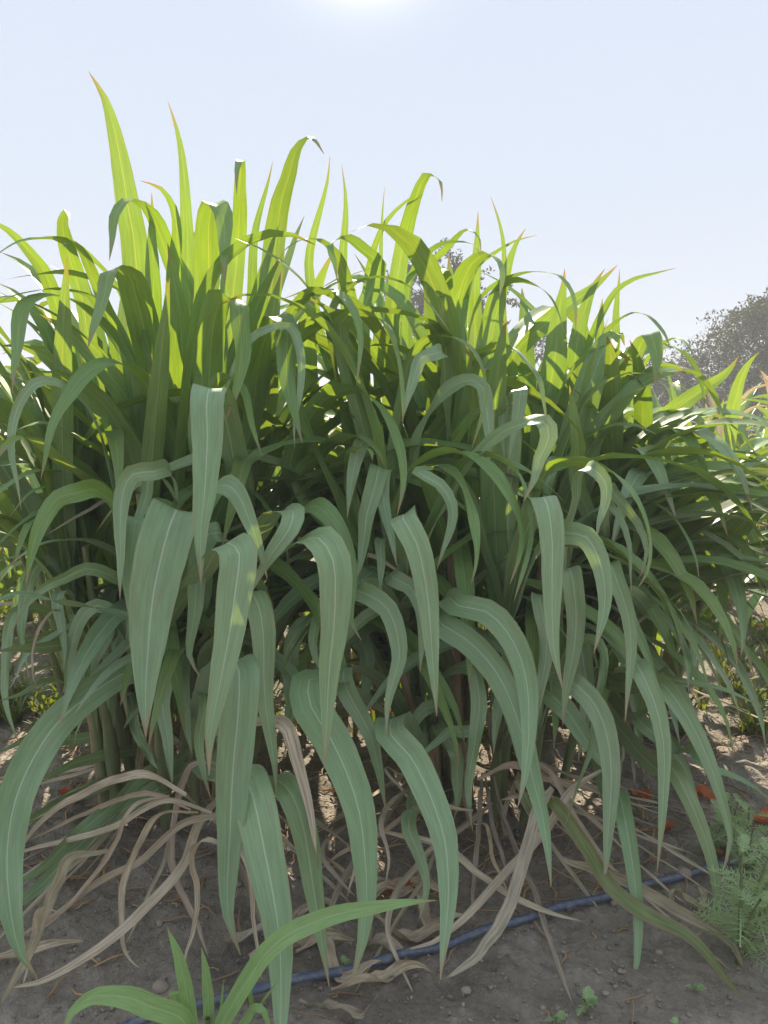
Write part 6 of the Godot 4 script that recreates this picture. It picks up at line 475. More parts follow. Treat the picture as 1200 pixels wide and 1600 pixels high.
# clump, stem foot, middle, top
const STEMS := [
	["A",-403,-10,-1316,-410,189,-1301,-419,387,-1283], ["A",-465,-10,-1388,-478,241,-1391,-493,492,-1394], ["A",-281,-10,-1345,-270,191,-1342,-256,392,-1339],
	["A",-498,-10,-1305,-516,207,-1296,-537,424,-1286], ["A",-479,-10,-1473,-511,228,-1506,-549,465,-1545], ["A",-345,-10,-1373,-332,215,-1374,-317,440,-1377],
	["A",-345,-10,-1327,-336,278,-1316,-326,566,-1303], ["A",-329,-10,-1264,-313,225,-1229,-293,459,-1188], ["A",-413,-10,-1379,-417,205,-1380,-423,419,-1382],
	["A",-418,-10,-1457,-429,250,-1479,-441,511,-1504], ["A",-456,-10,-1344,-492,264,-1333,-533,538,-1320], ["A",-373,-10,-1254,-371,285,-1211,-369,580,-1162],
	["A",-387,-10,-1448,-391,194,-1478,-396,398,-1516], ["A",-491,-10,-1303,-511,239,-1292,-534,487,-1279], ["A",-258,-10,-1338,-208,249,-1325,-150,508,-1311],
	["A",-317,-10,-1427,-294,251,-1450,-266,513,-1478], ["A",-466,-10,-1416,-513,293,-1442,-567,597,-1472], ["A",-498,-10,-1348,-517,264,-1345,-539,538,-1341],
	["A",-467,-10,-1487,-501,214,-1532,-542,438,-1586], ["A",-469,-10,-1287,-481,235,-1277,-495,481,-1264], ["A",-352,-10,-1323,-348,272,-1316,-343,554,-1307],
	["A",-326,-10,-1313,-309,285,-1296,-291,579,-1276], ["A",-289,-10,-1319,-255,286,-1300,-216,582,-1278], ["A",-318,-10,-1494,-305,230,-1521,-291,470,-1553],
	["B",82,-10,-1276,49,188,-1236,9,385,-1187], ["B",211,-10,-1324,217,226,-1311,225,462,-1296], ["B",107,-10,-1436,100,218,-1441,91,447,-1446],
	["B",94,-10,-1305,57,249,-1264,12,508,-1216], ["B",51,-10,-1405,20,177,-1408,-19,363,-1412], ["B",291,-10,-1476,343,261,-1514,403,533,-1558],
	["B",98,-10,-1330,86,243,-1320,72,496,-1309], ["B",215,-10,-1377,220,189,-1375,227,388,-1372], ["B",157,-10,-1362,155,188,-1359,153,385,-1356],
	["B",254,-10,-1335,265,270,-1327,277,550,-1318], ["B",130,-10,-1433,122,210,-1440,112,430,-1449], ["B",140,-10,-1351,122,284,-1330,101,577,-1307],
	["B",68,-10,-1369,56,182,-1367,41,374,-1364], ["B",131,-10,-1324,117,189,-1303,100,388,-1276], ["B",331,-10,-1370,366,187,-1365,410,384,-1359],
	["B",151,-10,-1400,142,282,-1402,132,574,-1405], ["B",264,-10,-1494,279,212,-1512,298,435,-1534], ["B",247,-10,-1271,269,259,-1231,295,529,-1186],
	["B",140,-10,-1327,123,283,-1295,104,576,-1260], ["B",263,-10,-1508,299,255,-1556,342,520,-1613], ["B",193,-10,-1279,196,174,-1260,200,358,-1236],
	["B",260,-10,-1378,278,249,-1375,298,509,-1371], ["B",280,-10,-1422,333,283,-1437,395,576,-1454], ["B",269,-10,-1420,284,196,-1424,301,403,-1429],
	["B",200,-10,-1325,209,273,-1299,220,556,-1269], ["B",236,-10,-1486,258,262,-1521,284,533,-1561], ["C",651,-10,-1726,698,231,-1699,752,473,-1667],
	["C",560,-10,-1870,560,232,-1889,560,474,-1911], ["C",503,-10,-1679,477,192,-1634,447,394,-1580], ["C",457,-10,-1706,425,169,-1684,385,348,-1655],
	["C",596,-10,-1744,614,234,-1725,635,478,-1703], ["C",632,-10,-1686,668,219,-1638,712,447,-1582], ["C",503,-10,-1702,497,153,-1692,488,316,-1680],
	["C",663,-10,-1799,702,247,-1806,747,503,-1814], ["C",449,-10,-1731,411,173,-1714,362,356,-1692], ["C",559,-10,-1709,559,211,-1694,559,433,-1676],
	["C",555,-10,-1696,554,244,-1679,553,499,-1659], ["C",507,-10,-1710,486,244,-1682,461,497,-1650], ["C",451,-10,-1720,418,206,-1702,378,421,-1681],
	["C",543,-10,-1782,539,170,-1783,534,350,-1784], ["C",676,-10,-1777,697,200,-1776,722,410,-1776], ["C",545,-10,-1876,542,204,-1898,537,419,-1926],
	["C",452,-10,-1819,435,209,-1825,414,427,-1833], ["C",561,-10,-1711,561,203,-1684,561,417,-1652], ["D",1095,-10,-2893,1050,197,-2911,995,403,-2934],
	["D",1130,-10,-2910,1106,222,-2930,1079,454,-2954], ["D",1109,-10,-2822,1077,248,-2812,1039,505,-2800], ["D",1162,-10,-2966,1147,178,-3011,1128,366,-3068],
	["D",1082,-10,-2896,1043,165,-2912,993,341,-2931], ["D",1262,-10,-2790,1270,176,-2783,1280,362,-2774], ["D",1295,-10,-2803,1341,243,-2780,1395,496,-2754],
	["D",1262,-10,-2759,1280,166,-2733,1302,342,-2701], ["D",1295,-10,-2936,1318,249,-2957,1345,507,-2981], ["D",1127,-10,-2796,1087,236,-2766,1040,483,-2731],
	["D",1245,-10,-2777,1258,186,-2757,1273,382,-2733], ["D",1225,-10,-2781,1231,153,-2762,1240,317,-2737], ["D",1119,-10,-2879,1109,185,-2882,1098,381,-2886],
	["D",1134,-10,-2915,1122,252,-2927,1108,514,-2940], ["E",2031,-10,-4124,2035,179,-4141,2040,367,-4162], ["E",2111,-10,-3972,2130,165,-3967,2155,339,-3961],
	["E",1890,-10,-3942,1851,178,-3921,1803,366,-3895], ["E",2074,-10,-3899,2100,223,-3864,2131,456,-3821], ["E",2026,-10,-3983,2036,195,-3978,2047,400,-3971],
	["E",2113,-10,-3945,2158,233,-3923,2211,477,-3897], ["E",2104,-10,-3940,2122,240,-3929,2142,489,-3917], ["E",1927,-10,-3978,1899,246,-3970,1867,502,-3960],
	["E",1995,-10,-3954,1993,176,-3941,1992,362,-3926], ["E",2040,-10,-3967,2045,172,-3963,2051,354,-3958], ["E",1973,-10,-3934,1963,181,-3911,1952,372,-3882],
	["E",1945,-10,-4000,1935,153,-4000,1923,317,-4000], ["F",-660,-10,-1840,-660,195,-1834,-660,400,-1827], ["F",-619,-10,-1758,-608,152,-1730,-594,314,-1694],
	["F",-616,-10,-1955,-604,222,-1981,-590,454,-2011], ["F",-749,-10,-1789,-780,236,-1765,-816,483,-1736], ["F",-740,-10,-1738,-764,203,-1701,-794,416,-1657],
	["F",-738,-10,-1807,-744,154,-1802,-753,319,-1797], ["F",-536,-10,-1801,-519,158,-1793,-499,325,-1783], ["F",-533,-10,-1786,-489,206,-1759,-435,423,-1728],
	["F",-676,-10,-1783,-678,186,-1770,-681,382,-1754], ["F",-601,-10,-1771,-590,234,-1753,-576,479,-1732], ["F",-543,-10,-1880,-521,235,-1884,-494,479,-1889],
	["F",-695,-10,-1771,-698,179,-1764,-702,367,-1754], ["G",-212,-10,-1962,-228,190,-1959,-248,391,-1956], ["G",-18,-10,-1977,-9,180,-1977,2,371,-1977],
	["G",-77,-10,-1974,-73,164,-1973,-69,339,-1972], ["G",-200,-10,-2040,-232,205,-2059,-270,420,-2081], ["G",-132,-10,-2127,-137,173,-2153,-144,357,-2185],
	["G",-38,-10,-1986,-20,204,-1988,3,417,-1990], ["G",41,-10,-1940,90,202,-1926,151,414,-1909], ["G",-115,-10,-2123,-116,192,-2142,-119,395,-2165],
	["G",-246,-10,-1984,-299,221,-1985,-362,453,-1987], ["G",-231,-10,-2056,-270,209,-2079,-318,427,-2107], ["G",-96,-10,-1952,-96,177,-1949,-96,363,-1945],
	["G",16,-10,-1890,45,202,-1867,81,415,-1840], ["H",273,-10,-2288,258,142,-2304,238,295,-2324], ["H",398,-10,-2324,408,193,-2354,419,397,-2391],
	["H",339,-10,-2232,334,166,-2241,327,342,-2252], ["H",429,-10,-2165,447,162,-2156,469,333,-2145], ["H",351,-10,-2348,348,179,-2381,346,367,-2422],
	["H",237,-10,-2184,196,201,-2178,146,412,-2172], ["H",334,-10,-2233,331,166,-2237,327,343,-2241], ["H",356,-10,-2283,356,143,-2299,355,296,-2319],
	["H",432,-10,-2171,455,208,-2162,483,427,-2151], ["H",324,-10,-2272,315,187,-2290,304,383,-2311], ["H",310,-10,-2189,295,161,-2186,276,332,-2182],
	["H",504,-10,-2220,518,186,-2222,535,382,-2224]]
# young shoot: width, reference index, normal, midrib points
const SHOOT := [
	[22,7,65,39,64,[-190,10,-751,-203,22,-741,-205,42,-736,-205,62,-732,-211,80,-726,-223,95,-717,-236,108,-708,-250,122,-701,-266,132,-693,-283,139,-683,-298,133,-671,-304,117,-660]],
	[15,7,37,5,92,[-190,10,-751,-199,17,-740,-202,32,-739,-203,48,-740,-204,64,-740,-205,80,-740,-207,95,-740,-209,111,-740,-212,127,-740,-215,142,-740,-220,157,-740,-225,173,-740]],
	[12,7,27,9,95,[-190,10,-751,-194,13,-750,-192,25,-751,-190,37,-752,-188,50,-753,-188,62,-754,-188,74,-755,-189,87,-756,-190,99,-757,-191,111,-758,-193,123,-759,-195,135,-760]],
	[20,7,-26,44,85,[-190,10,-751,-178,33,-737,-170,64,-737,-155,92,-735,-139,120,-733,-122,148,-731,-100,170,-729,-72,186,-727,-42,198,-725,-11,205,-723,21,211,-722,53,215,-720]],
	[9,7,-38,14,90,[-190,10,-751,-184,16,-749,-178,29,-749,-172,42,-748,-167,55,-748,-162,68,-747,-158,82,-747,-152,95,-746,-143,99,-743,-140,85,-742,-139,71,-741,-138,57,-740]],
	[4,7,11,-1,99,[-190,10,-751,-187,12,-750,-184,21,-750,-182,30,-750,-179,39,-750,-177,49,-750,-175,58,-750,-174,67,-750,-173,77,-750,-172,86,-750,-171,95,-750,-170,105,-750]],
	[4,7,-23,16,95,[-190,10,-751,-180,12,-744,-170,19,-739,-163,29,-738,-157,39,-738,-151,50,-739,-145,61,-740,-138,72,-740,-131,82,-740,-124,92,-740,-117,102,-740,-110,113,-740]],
	[9,7,-50,26,82,[-190,10,-751,-183,16,-740,-175,27,-737,-167,39,-736,-158,50,-736,-150,62,-735,-142,73,-734,-136,86,-732,-126,88,-728,-120,76,-725,-115,63,-723,-112,49,-720]],
	[13,7,39,19,89,[-190,10,-751,-199,2,-755,-210,-2,-760,-215,9,-763,-217,22,-764,-219,35,-765,-222,48,-766,-225,60,-767,-229,73,-768,-229,71,-774,-226,58,-777,-223,46,-780]]]
const PIPE := [-372,10,-751,-291,10,-799,-226,10,-828,-102,10,-869,0,10,-903,93,10,-939,175,10,-978,272,10,-1017,376,10,-1055,479,10,-1097,547,10,-1122,622,-20,-1191]
# blade variants: length, elevation at the node, elevation at the tip, how late it bends, width
const VARIANTS := [[0.62,86,60,2.0,0.0504], [0.7,80,15,3.0,0.0525], [0.62,84,-40,4.0,0.0525], [0.55,88,72,1.0,0.0336], [0.8,72,-60,1.6,0.0462], [0.75,65,-75,1.5,0.0473], [0.85,76,-80,2.0,0.0504], [0.7,60,-50,1.3,0.042], [0.75,45,-85,1.2,0.0462], [0.66,35,-80,1.0,0.042], [0.55,15,-40,1.0,0.0294], [0.6,25,-60,1.0,0.0357]]

var rng := RandomNumberGenerator.new()
var used := {}
var leaf_mats := []
var stem_mat: StandardMaterial3D
var dead_stem_mat: StandardMaterial3D
var soil_noise := FastNoiseLite.new()


func numbered(called: String) -> String:
	var n: int = used.get(called, 0)
	used[called] = n + 1
	return called if n == 0 else "%s_%03d" % [called, n]


func tag(o: Node, label: String, category: String, group := "", kind := "") -> Node:
	if label: o.set_meta("label", label)
	if category: o.set_meta("category", category)
	if group: o.set_meta("group", group)
	if kind: o.set_meta("kind", kind)
	return o


func thing(called: String, label: String, category: String, at := Vector3.ZERO, group := "") -> Node3D:
	var o := Node3D.new()
	o.name = numbered(called)
	add_child(o)
	o.position = at
	tag(o, label, category, group)
	return o


func part(called: String, mesh: Mesh, material: Material, parent: Node) -> MeshInstance3D:
	var o := MeshInstance3D.new()
	o.name = called if parent != self else numbered(called)
	o.mesh = mesh
	o.material_override = material
	parent.add_child(o, true)
	return o


func srgb(r: float, g: float, b: float) -> Color:
	return Color(r, g, b).linear_to_srgb()


# ---------------------------------------------------------------- materials

func leaf_texture(base: Vector3, rib: Vector3, edge: Vector3, tip: Vector3, edge_share: float, blotch: float, s: int) -> ImageTexture:
	var w := 96
	var h := 512
	var fine := FastNoiseLite.new()
	fine.seed = s
	fine.frequency = 0.05
	var rough := FastNoiseLite.new()
	rough.seed = s + 9
	rough.frequency = 0.02
	rough.fractal_octaves = 4
	var vein := PackedFloat32Array()
	var r := RandomNumberGenerator.new()
	r.seed = s
	for x in w:
		vein.append(1.0 + 0.035 * sin(x * 1.9 + 0.3) + r.randf_range(-0.045, 0.045) + 0.02 * sin(x * 0.42 + s) + 0.015 * sin(x * 0.23 + s * 2.0))
	var bytes := PackedByteArray()
	bytes.resize(w * h * 3)
	for y in h:
		var v := float(y) / (h - 1)
		for x in w:
			var u := absf((x + 0.5) / w - 0.5) * 2.0
			var n := fine.get_noise_2d(x * 2.2, y * 0.35)
			var m := rough.get_noise_2d(x * 1.5, y * 0.6)
			var c := base * vein[x] * (1.0 + 0.16 * n + blotch * m)
			c = c.lerp(edge, clampf((u - (1.0 - edge_share) + 0.05 * m) / 0.06, 0.0, 1.0) * 0.75)
			var middle := clampf(1.0 - (u - 0.018) / 0.035, 0.0, 1.0)
			c = c.lerp(rib, middle * lerpf(0.95, 0.6, v))
			c = c.lerp(tip * (1.0 + 0.3 * n), clampf((v - 0.955 + 0.05 * m + 0.03 * (u - 0.5)) / 0.02, 0.0, 1.0))
			var sp := fine.get_noise_2d(x * 3.1 + 400.0, y * 1.3)
			if sp > 0.5:
				c = c.lerp(edge, minf(0.7, (sp - 0.5) * 5.0))
			# long scorched lesions along the blade
			var le := rough.get_noise_2d(x * 5.0 + 900.0, y * 0.45)
			if le > 0.42 and u > 0.12:
				c = c.lerp(tip * 0.9, minf(0.75, (le - 0.42) * 6.0))
			var k := (y * w + x) * 3
			var q := Color(clampf(c.x, 0, 1), clampf(c.y, 0, 1), clampf(c.z, 0, 1)).linear_to_srgb()
			bytes[k] = int(q.r * 255.0)
			bytes[k + 1] = int(q.g * 255.0)
			bytes[k + 2] = int(q.b * 255.0)
	return ImageTexture.create_from_image(Image.create_from_data(w, h, false, Image.FORMAT_RGB8, bytes))


func rib_relief() -> ImageTexture:
	# parallel veins of a grass blade, as a normal map
	var im := Image.create(128, 8, false, Image.FORMAT_L8)
	for x in 128:
		var u := absf((x + 0.5) / 128.0 - 0.5) * 2.0
		var v := 0.5 + 0.12 * sin(x * 1.57) + 0.10 * sin(x * 0.61 + 1.0)
		if u < 0.05:
			v = 0.95
		for y in 8:
			im.set_pixel(x, y, Color(v, v, v))
	im.bump_map_to_normal_map(1.6)
	return ImageTexture.create_from_image(im)


func make_leaf_materials() -> void:
	var relief := rib_relief()
	var tan := Vector3(0.34, 0.25, 0.14)
	var kinds := [
		[Vector3(0.225, 0.355, 0.175), Vector3(0.55, 0.62, 0.46), Vector3(0.27, 0.25, 0.10), tan, 0.035, 0.16, Color(0.42, 0.35, 0.09), 0.44],
		[Vector3(0.22, 0.385, 0.125), Vector3(0.46, 0.55, 0.26), Vector3(0.27, 0.27, 0.08), tan, 0.025, 0.14, Color(0.86, 0.69, 0.10), 0.5],
		[Vector3(0.55, 0.47, 0.355), Vector3(0.62, 0.54, 0.42), Vector3(0.42, 0.34, 0.24), Vector3(0.25, 0.18, 0.11), 0.06, 0.45, Color(0.9, 0.70, 0.45), 0.7],
		[Vector3(0.25, 0.33, 0.12), Vector3(0.40, 0.42, 0.22), Vector3(0.36, 0.25, 0.14), Vector3(0.34, 0.24, 0.15), 0.26, 0.4, Color(1.0, 0.75, 0.25), 0.55],
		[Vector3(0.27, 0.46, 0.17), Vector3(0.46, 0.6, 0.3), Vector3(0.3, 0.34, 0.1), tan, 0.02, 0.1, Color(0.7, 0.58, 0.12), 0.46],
	]
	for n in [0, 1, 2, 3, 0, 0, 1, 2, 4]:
		var k: int = n
		var d: Array = kinds[k]
		var m := StandardMaterial3D.new()
		m.resource_name = ["mature leaf", "fresh leaf", "dry leaf", "half dry leaf", "young shoot leaf"][k]
		m.albedo_texture = leaf_texture(d[0], d[1], d[2], d[3], d[4] * (1.0 + 0.5 * (leaf_mats.size() % 3)), d[5], 31 + leaf_mats.size() * 7)
		m.vertex_color_use_as_albedo = true
		m.roughness = d[7]
		m.metallic_specular = 0.62 if k != 2 else 0.3
		m.rim_enabled = k != 2
		m.rim = 0.25 if k == 0 else 0.15  # the pale bloom and fine hairs of the blade
		m.rim_tint = 0.0
		m.normal_enabled = true
		m.normal_texture = relief
		m.normal_scale = 0.35
		m.backlight_enabled = true
		var b: Color = d[6]
		m.backlight = Color(b.r, b.g, b.b).linear_to_srgb()
		if k == 2:
			m.backlight = Color(0.5, 0.4, 0.26).linear_to_srgb()
		m.cull_mode = BaseMaterial3D.CULL_DISABLED
		leaf_mats.append(m)
	stem_mat = StandardMaterial3D.new()
	stem_mat.resource_name = "green stem"
	stem_mat.albedo_texture = leaf_texture(Vector3(0.14, 0.17, 0.07), Vector3(0.2, 0.22, 0.1), Vector3(0.24, 0.2, 0.1), Vector3(0.17, 0.18, 0.08), 0.1, 0.4, 77)
	stem_mat.roughness = 0.6
	dead_stem_mat = StandardMaterial3D.new()
	dead_stem_mat.resource_name = "dry stem sheath"
	dead_stem_mat.albedo_texture = leaf_texture(Vector3(0.27, 0.2, 0.12), Vector3(0.3, 0.23, 0.14), Vector3(0.2, 0.14, 0.08), Vector3(0.24, 0.17, 0.1), 0.1, 0.45, 78)
	dead_stem_mat.roughness = 0.8


func leaf_mat(kind: int) -> Material:
	var of: Array = [[0, 4, 5], [1, 6], [2, 7], [3]][kind]
	return leaf_mats[of[rng.randi() % of.size()]]


func plain(called: String, c: Color, rough := 0.8, back := Color.BLACK) -> StandardMaterial3D:
	var m := StandardMaterial3D.new()
	m.resource_name = called
	m.albedo_color = c
	m.roughness = rough
	m.vertex_color_use_as_albedo = true
	if back != Color.BLACK:
		m.backlight_enabled = true
		m.backlight = back
		m.cull_mode = BaseMaterial3D.CULL_DISABLED
	return m


# ---------------------------------------------------------------- shapes

func spline(p: PackedVector3Array, t: float) -> Vector3:
	var n := p.size() - 1
	var x := clampf(t, 0.0, 1.0) * n
	var i := mini(int(x), n - 1)
	var a := p[i - 1] if i > 0 else 2.0 * p[0] - p[1]
	var d := p[i + 2] if i + 2 <= n else 2.0 * p[n] - p[n - 1]
	return p[i].cubic_interpolate(p[i + 1], a, d, x - i)


# half the width in metres of a blade of this full width, at s along it: drawn in at the sheath, pointed at the tip
func half_width(full: float, s: float) -> float:
	var sheath := 0.5 * full * (0.45 + 0.55 * smoothstep(0.0, 0.2, s))
	var point := 1.0 - pow(clampf((s - 0.55) / 0.45, 0.0, 1.0), 2.0)
	return maxf(sheath * point, full * 0.0075)


# A grass blade swept along its midrib: keeled, with wavy margins.
func blade(p: PackedVector3Array, width: float, ref: float, normal: Vector3, twist: float, segs: int, fold: float, wave: float, tint: Color, r: RandomNumberGenerator) -> ArrayMesh:
	var c := PackedVector3Array()
	for i in segs + 1:
		c.append(spline(p, float(i) / segs))
	var tan := PackedVector3Array()
	for i in segs + 1:
		tan.append((c[mini(i + 1, segs)] - c[maxi(i - 1, 0)]).normalized())
	var nor := PackedVector3Array()
	nor.resize(segs + 1)
	var k := clampi(roundi(ref * segs), 0, segs)
	nor[k] = (normal - tan[k] * normal.dot(tan[k])).normalized()
	for way in [1, -1]:
		var i: int = k + way
		while i >= 0 and i <= segs:
			var q: Vector3 = nor[i - way]
			var axis: Vector3 = tan[i - way].cross(tan[i])
			if axis.length() > 1e-5:
				q = q.rotated(axis.normalized(), tan[i - way].angle_to(tan[i]))
			nor[i] = (q - tan[i] * q.dot(tan[i])).normalized()
			i += way
	var us := [-1.0, -0.62, -0.26, 0.0, 0.26, 0.62, 1.0]
	var vs := PackedVector3Array()
	var uv := PackedVector2Array()
	var col := PackedColorArray()
	var idx := PackedInt32Array()
	var ph1 := r.randf() * TAU
	var ph2 := r.randf() * TAU
	var f1 := r.randf_range(9.0, 30.0)
	var f2 := r.randf_range(9.0, 30.0)
	for i in segs + 1:
		var s := float(i) / segs
		var nn := nor[i].rotated(tan[i], deg_to_rad(twist) * (s - ref))
		var side := tan[i].cross(nn)
		var hw := half_width(width, s)
		var kf := fold * lerpf(1.5, 0.8, s)
		for u in us:
			var a := absf(u)
			var lift: float = hw * kf * pow(a, 1.25)
			lift += wave * a * a * (sin(s * f1 + ph1) if u < 0 else sin(s * f2 + ph2)) * minf(1.0, hw / (0.5 * width))
			var rag := 1.0 + (r.randf_range(-0.035, 0.02) if a > 0.9 else 0.0)
			vs.append(c[i] + side * (hw * u * rag * (1.0 - 0.35 * kf * kf)) + nn * lift)
			uv.append(Vector2(0.5 + 0.5 * u, s))
			col.append(tint)
	var n := us.size()
	for i in segs:
		for j in n - 1:
			var a := i * n + j
			idx.append_array([a, a + n, a + 1, a + 1, a + n, a + n + 1])
	return surface(vs, uv, col, idx)


func surface(vs: PackedVector3Array, uv: PackedVector2Array, col: PackedColorArray, idx: PackedInt32Array) -> ArrayMesh:
	var nm := PackedVector3Array()
	nm.resize(vs.size())
	for t in range(0, idx.size(), 3):
		var q := (vs[idx[t + 2]] - vs[idx[t]]).cross(vs[idx[t + 1]] - vs[idx[t]])
		for j in 3:
			nm[idx[t + j]] += q
	for i in nm.size():
		nm[i] = nm[i].normalized() if nm[i].length() > 1e-12 else Vector3.UP
	var arrays := []
	arrays.resize(Mesh.ARRAY_MAX)
	arrays[Mesh.ARRAY_VERTEX] = vs
	arrays[Mesh.ARRAY_NORMAL] = nm
	if uv.size():
		arrays[Mesh.ARRAY_TEX_UV] = uv
	if col.size():
		arrays[Mesh.ARRAY_COLOR] = col
	arrays[Mesh.ARRAY_INDEX] = idx
	var m := ArrayMesh.new()
	m.add_surface_from_arrays(Mesh.PRIMITIVE_TRIANGLES, arrays)
	return m


# A tube along points with a radius at each.
func tube(p: PackedVector3Array, rad: PackedFloat32Array, sides: int) -> ArrayMesh:
	var vs := PackedVector3Array()
	var uv := PackedVector2Array()
	var idx := PackedInt32Array()
	add_tube(vs, uv, idx, p, rad, sides)
	return surface(vs, uv, PackedColorArray(), idx)


func add_tube(vs: PackedVector3Array, uv: PackedVector2Array, idx: PackedInt32Array, p: PackedVector3Array, rad: PackedFloat32Array, sides: int) -> void:
	var first := vs.size()
	var n := p.size()
	var nn := Vector3.ZERO
	for i in n:
		var t := (p[mini(i + 1, n - 1)] - p[maxi(i - 1, 0)]).normalized()
		if nn == Vector3.ZERO:
			nn = t.cross(Vector3.FORWARD if absf(t.z) < 0.8 else Vector3.RIGHT).normalized()
		nn = (nn - t * nn.dot(t)).normalized()
		var b := t.cross(nn)
		for j in sides + 1:
			var a := TAU * j / sides
			vs.append(p[i] + (nn * cos(a) + b * sin(a)) * rad[i])
			uv.append(Vector2(float(j) / sides, float(i) / (n - 1)))
	for i in n - 1:
		for j in sides:
			var a := first + i * (sides + 1) + j
			idx.append_array([a, a + 1, a + sides + 1, a + 1, a + sides + 2, a + sides + 1])


func tint(lo := 0.86, hi := 1.12) -> Color:
	var k := rng.randf_range(lo, hi)
	return Color(k * rng.randf_range(0.93, 1.08), k, k * rng.randf_range(0.88, 1.1))


func lump(size: Vector3, r: RandomNumberGenerator, rough := 0.28) -> ArrayMesh:
	# an uneven clod or stone
	var vs := PackedVector3Array()
	var idx := PackedInt32Array()
	var rings := 5
	var sides := 8
	for i in rings + 1:
		for j in sides:
			var a := PI * i / rings
			var b := TAU * j / sides
			var k := 1.0 + r.randf_range(-rough, rough) * (1.0 if i > 0 and i < rings else 0.0)
			vs.append(Vector3(sin(a) * cos(b) * size.x, cos(a) * size.y, sin(a) * sin(b) * size.z) * 0.5 * k)
	for i in rings:
		for j in sides:
			var a := i * sides + j
			var b := i * sides + (j + 1) % sides
			idx.append_array([a, b, a + sides, b, b + sides, a + sides])
	return surface(vs, PackedVector2Array(), PackedColorArray(), idx)


# ---------------------------------------------------------------- plants

func points(flat: Array, off: Vector3) -> PackedVector3Array:
	var p := PackedVector3Array()
	for i in range(0, flat.size(), 3):
		p.append(Vector3(flat[i], flat[i + 1], flat[i + 2]) * 0.001 - off)
	return p


func variant_points(v: Array) -> PackedVector3Array:
	var p := PackedVector3Array([Vector3.ZERO])
	var n := 12
	for i in range(1, n):
		var e := deg_to_rad(v[1] + (v[2] - v[1]) * pow((i - 0.5) / (n - 1), v[3]))
		p.append(p[i - 1] + Vector3(cos(e), sin(e), 0) * (v[0] / (n - 1)))
	return p


var variant_meshes := []

func make_variants() -> void:
	for v in VARIANTS:
		var three := []
		for t in 3:
			var p := variant_points(v)
			for i in p.size():
				var s := float(i) / (p.size() - 1)
				p[i].z += (t - 1) * 0.06 * s * s
			var up := Vector3(-sin(deg_to_rad(v[1])), cos(deg_to_rad(v[1])), 0)
			three.append(blade(p, v[4], 0.0, up, rng.randf_range(-30, 30), 16, rng.randf_range(0.12, 0.3), 0.004, tint(0.85, 1.1), rng))
		variant_meshes.append(three)


func stem_mesh(foot: Vector3, mid: Vector3, top: Vector3, r0: float) -> ArrayMesh:
	var p := PackedVector3Array()
	var rad := PackedFloat32Array()
	for i in 9:
		var u := i / 8.0
		p.append((1 - u) * (1 - u) * foot + 2 * u * (1 - u) * (2 * mid - 0.5 * (foot + top)) + u * u * top)
		rad.append(r0 * lerpf(1.0, 0.45, u) * (1.28 if i % 2 == 0 else 1.0))
	return tube(p, rad, 7)


